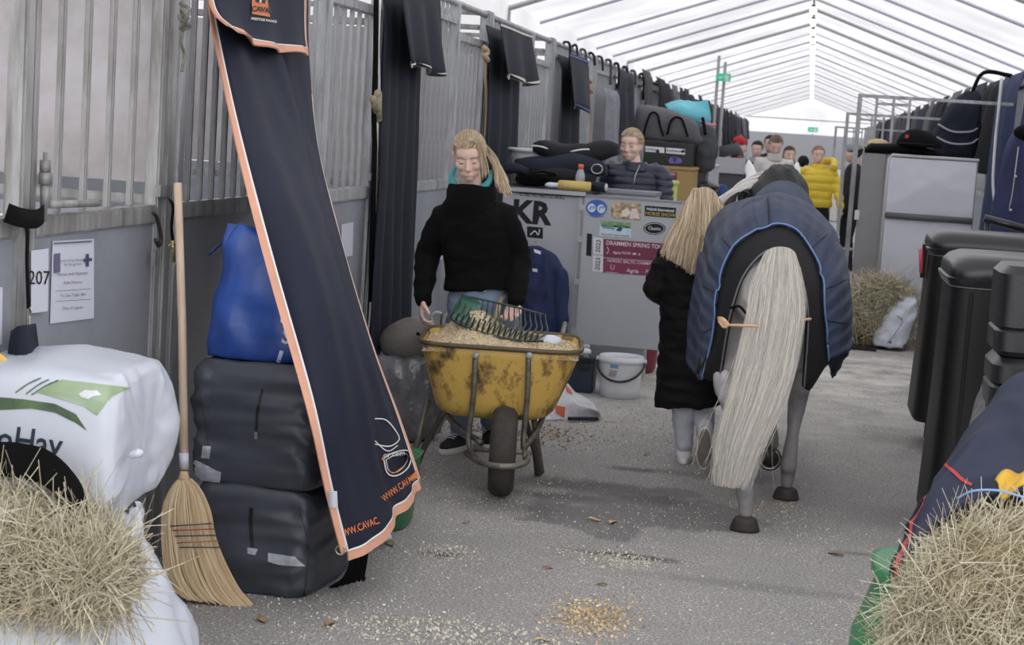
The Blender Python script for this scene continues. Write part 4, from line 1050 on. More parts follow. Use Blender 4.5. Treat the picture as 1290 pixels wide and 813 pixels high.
obj('back_bar', tube(spline([PY(600, 373, 8.02), PY(628, 379, 8.02), PY(665, 388, 8.02), PY(703, 399, 8.02)], 6), .005, 8), fk_m, fork)
obj('side_plate', sheet(loft_rows([[PY(600, 373, 8.02), PY(612, 378, 7.98), PY(622, 384, 7.95)], [PY(586, 386, 7.9), PY(598, 394, 7.87), PY(610, 402, 7.84)], [PY(575, 398, 7.76), PY(588, 406, 7.75), PY(600, 413, 7.75)]], 8, 8), 8, 8), mat('translucent_green_plate', (40, 84, 66), .3), fork, solid=.003)
obj('fork_handle', tube([PY(640, 404, 7.97), V(PY(640, 404, 7.97).x + .0, 8.3, zr + .12), V(PY(640, 404, 7.97).x + .05, 8.62, zr + .2)], .012, 8), mat('fork_stick', (170, 140, 100), .6), fork)

# the barrow points at the viewer's left: turn it and its load together about the wheel
def turn(o, c, a):
    q = Matrix.Rotation(a, 3, 'Z'); o.location = Vector(c) + q @ (Vector(o.location) - Vector(c)); o.rotation_euler = (0, 0, a)
for o in (bt, hp, fork): turn(o, V(W0.x, 7.6, 0), R(8.5))
# small white bag and cloth on the tray's right rim
bm = BM(); p = PY(692, 430, 7.9); add_ellipsoid(bm, p, (.06, .06, .03), 24, 14); me = to_mesh(bm, 'w'); crumple(me, .012, 12, 3)
single('plastic_wrapper', me, wrap_m, 'small crumpled white wrapper on the right rim of the barrow tray', 'wrapper')

# ------------------------------------------------------------------ printed plastic bag on the ground
g = PG(718, 532)
rows = [[PG(640, 530), PG(665, 532), PG(700, 530), PG(740, 530), PG(757, 525)],
        [PY(645, 500, g.y + .1), PY(670, 500, g.y + .08), PY(700, 505, g.y + .08), PY(735, 512, g.y + .1), PY(754, 518, g.y + .12)],
        [PY(660, 480, g.y + .2), PY(690, 482, g.y + .2), PY(712, 482, g.y + .22), PY(728, 496, g.y + .24), PY(748, 508, g.y + .25)],
        [PG(660, 512), PG(680, 512), PG(705, 512), PG(735, 515), PG(750, 516)]]
fb = loft_rows(rows, 40, 30)
me = to_mesh(sheet(lambda u, v: fb(u, v) + V(0, -1, .6) * .02 * (ridged(fb(u, v), 9, 3) - .4) * math.sin(PI * v), 40, 30), 'film')
displace(me, lambda q, n: V(q.x, q.y, max(q.z, .004)))
t = thing('shopping_bag', 'collapsed white plastic bag with red print beside the barrow leg', 'bag', (g.x, g.y, 0))
ob = obj('film', me, mat('grey_white_film', (196, 194, 200), .3, var=.3, vscale=9, spec=.7), t, solid=.002)
trx = bvh_of(ob); bm = BM(); patch_on(bm, trx, [(699, 511), (712, 513), (711, 527), (700, 521)], 2, off=.004); patch_on(bm, trx, [(712, 484), (717, 490), (722, 498), (714, 494)], 2, off=.004)
obj('red_print', bm, mat('red_print', (196, 76, 44), .5), t)
single('navy_cloth', add_tube(BM(), spline([PG(716, 532) + V(0, 0, .02), PG(735, 532) + V(0, 0, .02), PG(752, 531) + V(0, 0, .015)], 5), .018, 8, .6), navy_m, 'strip of navy cloth on the ground under the printed plastic bag', 'cloth')

# ================================================================== WHITE BUCKET AND THINGS UNDER THE CABINET DOOR
bk = PG(777, 503); s_ = bk.y / FPX
t = thing('bucket', 'white plastic bucket with a lowered black handle in front of the grey cabinet', 'bucket', bk + V(0, .12, 0))
bc = bk + V(0, .125, 0); hb = .262
bo = obj('pail', lathe([(.115, 0), (.122, .004), (.128, .06), (.138, hb * .8), (.14, hb * .84), (.148, hb * .86), (.15, hb * .93), (.142, hb * .95), (.14, hb), (.135, hb), (.13, hb * .9), (.112, .01)], bc, 40, cap=True), white_m, t)
obj('handle', tube(spline([bc + V(.152 * math.cos(a), -.152 * math.sin(a) * .98, hb * .88 - .118 * math.sin(a)) for a in [PI * k / 10 for k in range(11)]], 4), .0075, 8), black_m, t)
for sx in (-1, 1): obj('handle_lug', box(tuple(bc + V(sx * .15 - .01, -.015, hb * .82)), tuple(bc + V(sx * .15 + .01, .015, hb * .94)), .003), white_m, t)
trx = bvh_of(bo); bm = BM(); patch_on(bm, trx, [(769, 459), (779, 460), (779, 465), (769, 464)], 1); obj('blue_label', bm, mat('blue_label', (92, 150, 205), .5), t)
bm = BM(); patch_on(bm, trx, [(768, 466), (778, 467), (776, 475), (767, 474)], 1); obj('photo_label', bm, mat('brown_label', (172, 158, 150), .5, var=.4, vscale=120), t)

# ================================================================== PEOPLE
skin_m = mat('skin', (226, 186, 170), .5, var=.08, vscale=14, spec=.35)
lip_m = mat('lips', (200, 136, 130), .5); brow_m = mat('eyebrow', (150, 116, 84), .9); lash_m = mat('eyelash', (62, 50, 46), .9)
eye_w = mat('eye_white', (225, 222, 220), .3); iris_m = mat('iris', (58, 66, 76), .2)
def TM(c, Rm, s): return Matrix.Translation(c) @ Rm.to_4x4() @ Matrix.Scale(s, 4)
def add_ell_t(bm, T, c, r, u=16, v=12, rz=0.0, rx=0.0):
    m = T @ Matrix.Translation(c) @ Matrix.Rotation(rz, 4, 'Z') @ Matrix.Rotation(rx, 4, 'X') @ Matrix.Diagonal((r[0], r[1], r[2], 1))
    bmesh.ops.create_uvsphere(bm, u_segments=u, v_segments=v, radius=1, matrix=m)
def add_chain_t(bm, T, pts, rs, n=10):
    sc = T.to_scale()[0]; add_chain(bm, [T @ Vector(p) for p in pts], [r * sc for r in rs], n)
def head_shapes(bm, T, lids=.35):
    E = lambda c, r, **k: add_ell_t(bm, T, c, r, **k)
    E((0, -.012, .03), (.076, .096, .088), u=32, v=24); E((0, .012, -.008), (.069, .077, .084), u=32, v=24)
    E((0, .024, -.052), (.055, .060, .052), u=24, v=18); E((0, .058, -.088), (.023, .021, .018))
    E((0, .052, .038), (.058, .040, .045)); E((0, .077, .027), (.046, .011, .009))
    for s in (-1, 1):
        E((s * .034, .056, -.018), (.028, .030, .028)); E((s * .075, -.008, -.006), (.008, .017, .028), rx=-.15); E((s * .0095, .094, -.030), (.0085, .009, .007))
        E((s * .031, .0735, .0175 - .009 * lids), (.0165, .0138, .009)); E((s * .031, .072, -.011), (.015, .012, .006))
    add_chain_t(bm, T, [(0, .082, .02), (0, .094, -.005), (0, .104, -.025)], [.007, .008, .010], 10)
    E((0, .087, -.045), (.011, .008, .010)); E((0, .085, -.061), (.022, .010, .010)); E((0, .082, -.079), (.016, .010, .009))
def hand_shapes(bm, wrist, d, nrm, side, curl=.5, s=1.0, spread=.1):
    """palm and five separate bent fingers; d = finger direction, nrm = palm side"""
    d = Vector(d).normalized(); nrm = Vector(nrm); nrm = (nrm - d * nrm.dot(d)).normalized(); lat = d.cross(nrm) * side
    w0 = Vector(wrist)
    T = Matrix.Identity(4)
    for i in range(3): T[i][0] = lat[i]; T[i][1] = d[i]; T[i][2] = -nrm[i]; T[i][3] = w0[i]
    T = T @ Matrix.Scale(s, 4)
    add_ell_t(bm, T, (0, .045, 0), (.040, .050, .014)); add_ell_t(bm, T, (0, .07, 0), (.038, .022, .012)); add_chain_t(bm, T, [(0, -.03, 0), (0, .02, 0)], [.024, .024])
    for k, (x, L) in enumerate(((-.030, .060), (-.010, .072), (.010, .078), (.030, .070))):
        a = 0; p = Vector((x, .082, 0)); pts = [p.copy()]; q = Vector((x * .9, .05, 0)); sg = (.42, .32, .26)
        for f in sg:
            a += curl * (1.0 + .12 * k); dd = Vector((x * spread * 8, math.cos(a), -math.sin(a))).normalized(); p = p + dd * L * f; pts.append(p.copy())
        add_chain_t(bm, T, [q] + pts, [.0095, .0095, .0088, .008, .007], 8)
    b = Vector((.036, .03, -.004)); a = curl * .6
    add_chain_t(bm, T, [(.022, .015, 0), b, b + Vector((.022, .022, -.012 * (1 + a))), b + Vector((.026, .045, -.024 * (1 + a)))], [.013, .0125, .0105, .0085], 8)
def hair_cap(T, hm, parent, seed=1, long=None, fall=None, col=None, ns=900, name='hair', line=.05, backlen=0.0, bun=None):
    bm = BM(); bmesh.ops.create_uvsphere(bm, u_segments=40, v_segments=30, radius=1)
    for v in bm.verts:
        p = v.co; face = p.y > .12 and p.z < (.42 + (p.y * .15)) and True
        q = Vector((p.x * .084, p.y * .106 - .014, p.z * .096 + .032))
        side = p.y > -.25 and p.z < -.15
        if face or side: q = Vector((p.x * .06, p.y * .06 - .02, p.z * .06 + .02))
        v.co = T @ q
    if bun:
        sc = T.to_scale()[0]; add_chain(bm, [T @ Vector(b) for b in bun[0]], [r * sc for r in bun[1]], 12)
    o = obj(name, bm, hm, parent)
    rs = np.random.RandomState(seed); paths = []
    Ta = np.array(T)
    def tw(P): return P @ Ta[:3, :3].T + Ta[:3, 3]
    back = np.array(long[0] if long else (0, -.115, -.01))
    for i in range(ns):
        ph = rs.uniform(-1.25, 1.25) * (1 if rs.rand() < .7 else 1.25); th = rs.uniform(.45, 1.15) if abs(ph) < .9 else rs.uniform(-.1, .9)
        d = np.array([math.sin(ph), math.cos(ph) * .98, 0]) * math.cos(th) + np.array([0, 0, math.sin(th)])
        pts = []
        for j in range(9):
            f = j / 8; tgt = back / np.array([.084, .106, .096]); q = d * (1 - f) + (tgt) * f * 1.0; q = q / np.linalg.norm(q)
            pp = q * np.array([.0855, .108, .098]) * (1.0 + .02 * rs.rand()) + np.array([0, -.014, .032]); pts.append(pp)
        paths.append(tw(np.array(pts)))
    obj('hair_strands', ribbons(np.array(paths), .0014, sides=rs.randn(ns, 3), seed=seed), hm, parent, kind='stuff')
    return o
def falling_hair(T, parent, hm, starts, ends, n, seed, wid=.0016, wave=.006, name='loose_hair', K=14, mids=None, clump=12):
    rs = np.random.RandomState(seed); paths = []; cl = [(rs.rand(), rs.randn(3)) for _ in range(clump)]
    for i in range(n):
        c_ = cl[rs.randint(clump)]; u = min(1, max(0, c_[0] + rs.randn() * .05)); off = rs.randn(3)
        P0 = resample_at(starts, u); P1 = resample_at(ends, u); mid = resample_at(mids, u) if mids else None; pts = []
        ln = 1 - .25 * rs.rand() ** 2
        for j in range(K):
            f = j / (K - 1) * ln
            p = P0.lerp(P1, f) if mid is None else (P0 * (1 - f) ** 2 + mid * 2 * f * (1 - f) + P1 * f * f)
            wv = wave * math.sin(f * 9 + c_[0] * 40) * f
            p = p + Vector(c_[1]) * .004 * f + Vector(off) * (.003 + .004 * f) + V(wv, wv * .5, 0); pts.append(tuple(p))
        paths.append(pts)
    return obj(name, ribbons(np.array(paths), wid, sides=rs.randn(n, 3), seed=seed), hm, parent, kind='stuff')
def resample_at(P, u):
    x = u * (len(P) - 1); i = min(int(x), len(P) - 2); return Vector(P[i]).lerp(Vector(P[i + 1]), x - i)
def face_parts(T, t, gaze=(0, 0), smile=0, lidf=0.0, brow=None):
    sc = T.to_scale()[0]
    for s in (-1, 1):
        bm = BM(); add_ell_t(bm, T, (s * .031, .0745, .0045 - .003 * lidf), (.0115, .0108, .0085 * (1 - .35 * lidf)), u=14, v=10); e = obj('eye', bm, eye_w, t)
        bm = BM(); add_ell_t(bm, T, (s * .031 + gaze[0], .0822, .0045 + gaze[1] - .003 * lidf), (.0055, .004, .0055 * (1 - .3 * lidf)), u=12, v=8); obj('iris', bm, iris_m, e)
        bm = BM(); add_chain_t(bm, T, [(s * .014, .089, .026), (s * .032, .088, .032), (s * .048, .074, .026)], [.0022, .003, .0015], 6); obj('eyebrow', bm, brow or brow_m, t)
        bm = BM(); add_chain_t(bm, T, [(s * .018, .0835, .0055 - .008 * lidf), (s * .031, .0875, .0092 - .009 * lidf), (s * .044, .0795, .0055 - .008 * lidf)], [.0010, .0019, .0012], 6); obj('eyelash', bm, lash_m, t)
    bm = BM(); add_chain_t(bm, T, [(-.021, .085, -.0615 + smile), (-.008, .0935, -.060), (0, .0935, -.061), (.008, .0935, -.060), (.021, .085, -.0615 + smile)], [.0012, .003, .0027, .003, .0012], 8); obj('upper_lip', bm, lip_m, t)
    bm = BM(); add_chain_t(bm, T, [(-.018, .086, -.0655 + smile), (0, .0925, -.0685), (.018, .086, -.0655 + smile)], [.0012, .0038, .0012], 8); obj('lower_lip', bm, lip_m, t)
def Jset(base, yaw, H=1.68, lean=0.0):
    """default standing joints in world space"""
    k = H / 1.7; Rz = Matrix.Rotation(yaw, 3, 'Z')   # yaw 0 faces +Y
    L = dict(pelvis=(0, 0, .93), waist=(0, .01, 1.08), chest=(0, .0, 1.27), neck=(0, -.005, 1.44), head=(0, .02, 1.585), shL=(-.165, 0, 1.39), shR=(.165, 0, 1.39),
             elL=(-.225, -.02, 1.12), elR=(.225, -.02, 1.12), wrL=(-.22, .06, .88), wrR=(.22, .06, .88),
             hpL=(-.085, 0, .9), hpR=(.085, 0, .9), knL=(-.09, .02, .49), knR=(.09, .02, .49), anL=(-.095, -.02, .09), anR=(.095, -.02, .09))
    return {n: Vector(base) + Rz @ (Vector(p) * k) for n, p in L.items()}, Rz
def person(label, J, Rh, s, top, hem, top_m, leg_m, hair_m, shoe_m=None, voxel=.008, handL=None, handR=None, name='person', girth=1.0, face=True, gaze=(0, 0), smile=0.0, lidf=.3,
           legs=True, collar=None, sleeve=1.0, base=None, hair=True, quilt=0.0, qamp=.014, fold=.008, hairk=None, body_legs=False, seed=1, hemflare=1.0, top_name='jacket', cat='person', skin=skin_m, feet=True):
    t = thing(name, label, cat, base if base is not None else ((J['anL'].x + J['anR'].x) / 2, (J['anL'].y + J['anR'].y) / 2, 0))
    T = TM(J['head'], Rh, s * 1.0)
    bm = BM(); head_shapes(bm, T, lidf)
    hb = T @ Vector((0, -.02, -.05))
    add_chain(bm, [J['chest'], J['neck'], hb], [.09 * s, .052 * s, .05 * s], 14)
    lat = (J['shR'] - J['shL']).normalized()
    add_chain(bm, [J['pelvis'], J['waist'], J['chest']], [.12 * s, .105 * s, .12 * s], 14)
    for q in 'LR':
        add_chain(bm, [J['chest'].lerp(J['sh' + q], .5), J['sh' + q], J['el' + q], J['wr' + q]], [.07 * s, .05 * s, .04 * s, .027 * s], 12)
        add_chain(bm, [J['hp' + q], J['kn' + q], J['an' + q]], [.08 * s, .055 * s, .038 * s], 12)
        h = handL if q == 'L' else handR
        if h: hand_shapes(bm, J['wr' + q], h[0], h[1], -1 if q == 'L' else 1, h[2], s * .98)
        else: hand_shapes(bm, J['wr' + q], (J['wr' + q] - J['el' + q]), Rh @ Vector((-1 if q == 'R' else 1, 0, 0)), -1 if q == 'L' else 1, .35, s * .95)
    obj('body', fuse(bm, voxel, 2, .5), skin, t)
    if face: face_parts(T, t, gaze, smile, lidf)
    # ---- top garment
    bm = BM(); fwd = lat.cross(Vector((0, 0, 1))) * -1
    def tring(c, a, b, e=2.4): return ell(c, lat * a * s * girth, fwd * b * s * girth, 28, e)
    hz = Vector(hem)
    ctr = [(hz, .18 * hemflare, .135 * hemflare), (hz.lerp(J['waist'], .6), .17, .13), (J['waist'], .165, .125), (J['chest'], .18, .13), (J['chest'].lerp(J['neck'], .5), .175, .115), (J['neck'] + Vector((0, 0, -.02)), .10, .085), (J['neck'] + Vector((0, 0, .02)), .066, .062)]
    if hz.z > J['waist'].z - .05: ctr = [ctr[0]] + ctr[3:]
    add_rings(bm, [tring(*c_) for c_ in ctr])
    for q in 'LR':
        d = (J['wr' + q] - J['el' + q]).normalized()
        add_chain(bm, [J['chest'].lerp(J['neck'], .45).lerp(J['sh' + q], .6), J['sh' + q], J['sh' + q].lerp(J['el' + q], .5), J['el' + q], J['el' + q].lerp(J['wr' + q], .6), J['wr' + q] - d * .0],
                  [.075 * s * sleeve, .072 * s * sleeve, .068 * s * sleeve, .062 * s * sleeve, .054 * s * sleeve, .042 * s * sleeve], 16)
    me = fuse(bm, max(voxel, .009), 4, .5)
    if quilt: displace(me, lambda c, n: c + n * qamp * s * (abs(math.sin((c.z + .03 * abs((c - J['chest']).dot(lat))) * PI / quilt)) ** .6 - .5))
    sl = seed
    displace(me, lambda c, n: c + n * fold * (ridged(V(c.x, c.y, c.z * 1.6), 9, sl) - .4))
    obj(top_name, me, top_m, t)
    if collar:
        cm, cr_, chh = collar
        bm = BM(); rings = []
        for f, kx in ((0, 1.25), (.3, 1.2), (.7, 1.1), (1, 1.06), (1.0, .92), (.5, .88), (0, .85)):
            rings.append(ell(J['neck'] + Vector((0, 0, -.03 + chh * f)) + fwd * (.008), lat * cr_ * kx, fwd * cr_ * kx * 1.02, 22))
        me = to_mesh(add_rings(bm, rings, cap=False), 'collar'); displace(me, lambda c, n: c + n * .008 * nz(c, 14, sl)); obj('collar', me, cm, t)
    if legs:
        bm = BM()
        for q in 'LR': add_chain(bm, [J['pelvis'].lerp(J['hp' + q], .7), J['hp' + q].lerp(J['kn' + q], .3), J['kn' + q], J['kn' + q].lerp(J['an' + q], .45), J['an' + q] + Vector((0, 0, .02))], [.115 * s, .10 * s, .068 * s, .064 * s, .05 * s], 14)
        add_ellipsoid(bm, J['pelvis'], (.16 * s, .12 * s, .13 * s), 20, 14)
        me = fuse(bm, max(voxel, .01), 3); displace(me, lambda c, n: c + n * .006 * ridged(V(c.x, c.y, c.z * 2.2), 9, sl + 2)); obj('trousers', me, leg_m, t)
    if shoe_m and feet:
        for q in 'LR':
            a = J['an' + q]; fd = Rh @ Vector((0, 1, 0)); fd.z = 0; fd.normalize()
            shoe(t, a, fd, shoe_m, s)
    if hair: hair_cap(T, hair_m, t, seed=seed, **(hairk or {}))
    return t, T
def shoe(t, a, fd, m, s=1.0, sole=None, lift=0.0, pitch=0.0):
    lt = Vector((fd.y, -fd.x, 0)); up = Vector((0, 0, 1)); q = Matrix.Rotation(pitch, 3, lt); f2 = q @ fd; u2 = q @ up
    o0 = Vector((a.x, a.y, .0 + lift)); P = lambda f, z, l=0: o0 + f2 * f * s + u2 * z * s + lt * l * s
    bm = BM(); add_chain(bm, [P(-.03, .10), P(-.03, .055), P(.03, .055), P(.10, .045), P(.155, .04)], [.036 * s, .040 * s, .040 * s, .036 * s, .026 * s], 12)
    ub = obj('shoe', fuse(bm, .007, 2), m, t)
    rings = []
    for z, k in ((0, .94), (.004, 1), (.026, 1), (.03, .96)):
        r = []
        for i in range(24):
            th = 2 * PI * i / 24; y = math.cos(th); x = math.sin(th); wdt = .042 * (1 - .12 * (y < 0)) * k
            r.append(P(.062 + y * .125 * k, z, x * wdt))
        rings.append(r)
    obj('sole', add_rings(BM(), rings), sole or mat('white_rubber', (205, 203, 198), .6), ub)
    return ub
def Rot(yaw, pitch=0.0, roll=0.0):
    """yaw about Z (0 faces +Y, PI faces the camera), pitch>0 looks down"""
    return Matrix.Rotation(yaw, 3, 'Z') @ Matrix.Rotation(-pitch, 3, 'X') @ Matrix.Rotation(roll, 3, 'Y')
blond = mat('blonde_hair', (222, 204, 174), .5, col2=(150, 122, 90), island=1, spec=.4)
brown_h = mat('brown_hair', (120, 90, 68), .5, col2=(70, 52, 40), island=1, spec=.4)

# ------------------------------------------------------------------ fair-haired woman behind the barrow
bj = mat('black_jacket_cloth', (10, 10, 12), .9, var=.2, vscale=8, bump=.25, bscale=160, spec=.2)
jeans = mat('washed_denim', (110, 128, 152), .85, var=.25, vscale=6, bump=.3, bscale=250, spec=.2)
YW = 8.45
J = dict(pelvis=PY(604, 378, YW), waist=PY(603, 345, YW), chest=PY(598, 292, YW - .03), neck=PY(594, 243, YW - .06), head=PY(591, 198, YW - .14),
         shR=PY(559, 274, YW - .03), shL=PY(634, 272, YW - .03), elR=PY(538, 322, YW - .0), elL=PY(654, 325, YW + .03), wrR=PY(533, 378, YW - .12), wrL=PY(650, 380, YW - .14),
         hpR=PY(588, 388, YW), hpL=PY(622, 388, YW), knR=PY(583, 490, YW - .02), knL=PY(622, 492, YW + .02))
J['anR'] = PG(574, 572) + V(0, .1, .08); J['anL'] = PG(610, 566) + V(0, .15, .08)
Rh = Rot(PI + .14, .36, .08)
t, T = person('fair-haired woman in a black jacket and jeans standing behind the wheelbarrow', J, Rh, 1.0, None, PY(604, 364, YW), bj, jeans, blond,
              None, voxel=.0045, handR=((-.0, -.25, -1), (1, .3, 0), .45), handL=((-.35, -.35, -1), (-.4, -1, 0), .55), lidf=.9, gaze=(0, -.002), collar=(mat('teal_fleece', (54, 142, 150), .9, bump=.4, bscale=120), .072, .07),
              sleeve=1.0, girth=.98, hairk=dict(ns=1700, long=((0, -.12, .02),)), seed=3, fold=.010)
# hood edge, chest seams, ponytail over her left shoulder
nk = J['neck']
bm = BM(); add_rings(bm, [ell(nk + V(dx, dy, z), (a_, 0, 0), (0, b__, -.012 if z > -.1 else 0), 36) for dx, dy, z, a_, b__ in ((0, .01, -.115, .165, .105), (0, .0, -.075, .145, .112), (0, -.005, -.035, .124, .112), (0, -.012, .005, .118, .112), (0, -.012, .03, .110, .104), (0, -.012, .028, .094, .088), (0, -.005, -.04, .085, .075))], cap=False)
bmesh.ops.subdivide_edges(bm, edges=bm.edges[:], cuts=1, use_grid_fill=True); me = to_mesh(bm, 'hood'); displace(me, lambda c, n: c + n * .008 * (ridged(V(c.x, c.y, c.z * 2.5), 12, 4) - .3)); obj('hood', me, bj, t)
bm = BM(); add_tube(bm, spline([nk + V(-.088, .02, .125), nk + V(-.098, -.03, .07), nk + V(-.06, -.075, .015), nk + V(.0, -.075, -.03), nk + V(.055, -.075, .015), nk + V(.09, -.03, .065), nk + V(.088, .02, .115)], 6), [.006 + .017 * math.sin(PI * i / 36) for i in range(37)], 10)
obj('fleece_hood', bm, mat('teal_fleece', (54, 142, 150), .9), t)
Lw = lambda p: T @ Vector(p)
falling_hair(T, t, blond, [Lw((-.03, -.11, .04)), Lw((-.075, -.08, .03))], [PY(628, 236, YW - .12), PY(640, 248, YW - .05)], 500, 4, .0013, .008, mids=[PY(622, 195, YW - .02), PY(632, 205, YW)], name='ponytail', clump=20)
falling_hair(T, t, blond, [Lw((.0, .07, .118)), Lw((-.05, .06, .105))], [PY(607, 228, YW - .2), PY(616, 218, YW - .15)], 70, 5, .0011, .004, mids=[PY(606, 172, YW - .22), PY(614, 180, YW - .2)], name='loose_strands', clump=5)
converse = mat('black_canvas', (34, 34, 38), .8)
for q in 'RL':
    u = shoe(t, J['an' + q], V(-.35, -1, 0).normalized() if q == 'R' else V(.1, -1, 0).normalized(), converse, 1.0)
    bm = BM(); fd = V(-.35, -1, 0).normalized(); lt = V(fd.y, -fd.x, 0); a = V(J['an' + q].x, J['an' + q].y, 0)
    for k in range(5):
        c_ = a + fd * (.03 + k * .017) + V(0, 0, .105 - k * .007); add_tube(bm, [c_ - lt * .022, c_ + fd * .008 + V(0, 0, .004), c_ + lt * .022], .003, 5)
    obj('laces', bm, white_m, u)

# ------------------------------------------------------------------ girl in the navy quilted jacket behind the cabinet
YG = 12.45
base = PG(797, 200); cx = PY(797, 240, YG).x
Jg, Rz = Jset((cx, YG, 0), PI + .25, 1.66)
hd = PY(795, 184, YG); 
J = {k_: v + V(0, 0, hd.z - Jg['head'].z) for k_, v in Jg.items()}; J['head'] = hd; J['anL'].z = J['anR'].z = .08
nvq = mat('navy_quilted_nylon', (36, 40, 60), .45, var=.15, bump=.1, spec=.5)
J['elL'] = PY(835, 225, YG); J['wrL'] = PY(838, 262, YG - .1); J['elR'] = PY(768, 228, YG); J['wrR'] = PY(770, 262, YG - .12)
t, T = person('girl with tied-back fair hair in a navy quilted jacket behind the open cabinet door', J, Rot(PI - .22, .10, 0), 1.0, None, J['pelvis'] + V(0, 0, .0), nvq, mat('dark_trousers', (36, 38, 46), .8), blond, converse, voxel=.007,
              quilt=.052, sleeve=1.15, girth=1.08, fold=.004, smile=.001, lidf=.5, gaze=(-.002, 0), collar=(nvq, .085, .06), hairk=dict(ns=900, bun=([(0, -.10, -.0), (0, -.125, -.03), (0, -.12, -.06)], [.03, .026, .015])), seed=5)
f_ = T @ Vector((0, .08, 0)) - T @ Vector((0, 0, 0)); f_.z = 0; f_.normalize()
obj('zip', tube([PY(806, 208, YG - .11), PY(800, 222, YG - .165), PY(796, 245, YG - .17)], .004, 6), chrome_m, t)

# ================================================================== GREY TACK CABINET WITH OPEN DOOR
YC = 11.3
cab_m = mat('cabinet_grey_laminate', (160, 162, 170), .45, var=.05, vscale=2)
edge_m = mat('aluminium_edge', (172, 172, 176), .35, .6)
dark_top = mat('dark_cabinet_top', (58, 58, 64), .4)
a = PY(634, 236, YC); b_ = PY(733, 243, YC); zt = (a.z + b_.z) / 2; x0, x1 = a.x, b_.x; zbm = .17
t = thing('tack_cabinet', 'grey tack cabinet with dark top, KR lettering and an open sticker-covered door', 'cabinet', ((x0 + x1) / 2, YC + .4, 0))
body = obj('cabinet_body', box((x0, YC, zbm), (x1, YC + .85, zt - .03), .006), cab_m, t, sm=False)
obj('cabinet_top', box((x0 - .02, YC - .02, zt - .028), (x1 + .03, YC + .9, zt + .008), .004), dark_top, t, sm=False)
obj('top_edge', box((x0 - .02, YC - .03, zt - .02), (x1 + .03, YC - .021, zt + .006)), edge_m, t, sm=False)
obj('corner_strip', box((x1 - .012, YC - .004, zbm), (x1 + .006, YC + .01, zt - .03)), edge_m, t, sm=False)
for xx in (x0 + .06, x1 - .06):
    for yy in (YC + .08, YC + .77):
        obj('castor', lathe([(.02, -.015), (.06, -.015), (.06, .015), (.02, .015)], (xx, yy, .06), 16, (1, 0, 0)), black_m, t)
        obj('castor_fork', box((xx - .02, yy - .02, .06), (xx + .02, yy + .02, zbm)), steel, t, sm=False)
trc = bvh_of(body); bm = BM()
text_on(bm, trc, 'KR', 669, 269, 39, .085, 1.6, xs=.98); obj('black_lettering', bm, ink_m, t, sm=False)
bm = BM(); text_on(bm, trc, 'omarhorsetrucks.eu', 683, 246.5, 7.6, .085, .12, xs=.92); obj('small_lettering', bm, ink_m, t, sm=False)
bm = BM(); patch_on(bm, trc, [(664, 285), (684, 287), (684, 301), (664, 299)], 1); obj('black_plate', bm, ink_m, t, sm=False)
bm = BM(); line_on(bm, trc, [(668, 296), (674, 291), (678, 296), (680, 289)], 1.4, off=.004); obj('white_squiggle', bm, white_m, t, sm=False)
# door
dY = YC - .02
P1, P2 = PY(736, 246, dY), PY(722, 432, dY); dx0 = (P1.x + P2.x) / 2; dx1 = dx0 + .745; dzt = P1.z; dzb = PY(722, 432, dY).z
dr = obj('door', box((dx0 + .012, dY - .035, dzb), (dx1, dY, dzt), .004), cab_m, t, sm=False)
for z in (dzb + .08, (dzb + dzt) / 2 - .08, (dzb + dzt) / 2 + .2, dzt - .08): obj('hinge', box((dx0 - .022, dY - .04, z - .02), (dx0 + .014, dY - .0, z + .02), .003), edge_m, dr, sm=False)
obj('door_top_rim', box((dx0 + .012, dY - .04, dzt - .008), (dx1, dY + .004, dzt + .006)), mat('grey_rim', (118, 120, 128), .4), dr, sm=False)
trd = bvh_of(dr)
def stick(nm, m, pts, cuts=2, off=.002): bm = BM(); patch_on(bm, trd, pts, cuts, off=off); return obj(nm, bm, m, dr, sm=False)
def circ(cx_, cy_, rx, ry, n=20, a0=0): return [(cx_ + rx * math.cos(a0 + 2 * PI * k / n), cy_ + ry * math.sin(a0 + 2 * PI * k / n)) for k in range(n)]
burg = mat('burgundy_sticker', (112, 34, 66), .5); bluest = mat('blue_sticker', (44, 92, 172), .5); palest = mat('pale_blue_print', (196, 212, 232), .5)
stick('handle_slot', ink_m, [(739.5, 294), (746, 295), (745, 323), (738.5, 322)], 1)
stick('round_blue_sticker', bluest, circ(751.5, 262, 13.5, 10.5), 2)
bm = BM()
for cx_ in (745.5, 757.5):
    patch_on(bm, trd, circ(cx_, 262.5 + (cx_ - 751) * .1, 5.2, 5.6, 14), 1, off=.003)
obj('badge_disc', bm, palest, dr, sm=False)
bm = BM()
for cx_ in (746, 758): line_on(bm, trd, [(cx_ - 3, 265), (cx_ - 1, 260), (cx_ + 2, 263), (cx_ + 3, 259)], 1.2, off=.004, n=8)
line_on(bm, trd, [(742, 271), (751, 273.5), (761, 272)], 1.0, off=.004, n=8)
obj('badge_marks', bm, bluest, dr, sm=False)
stick('picture_sticker', mat('autumn_print', (120, 92, 56), .5, col2=(206, 186, 150), vscale=30), [(770.5, 254), (808, 257), (807, 278), (769.5, 275)], 3)
stick('picture_inset', mat('pink_white_print', (222, 200, 200), .5, var=.2, vscale=60), [(793, 275), (796, 263), (802, 263), (806, 276)], 1, .003)
stick('horse_print', mat('cream_print', (214, 204, 182), .5), [(783, 266), (790, 262), (795, 268), (790, 273), (784, 273)], 1, .003)
stick('black_sign', ink_m, [(812.5, 259), (852, 262), (851, 275), (812, 272)], 2)
bm = BM(); text_on(bm, trd, 'Helsinki International', 832, 264.5, 5.2, .08, .12, xs=.78, off=.004); obj('sign_text', bm, white_m, dr, sm=False)
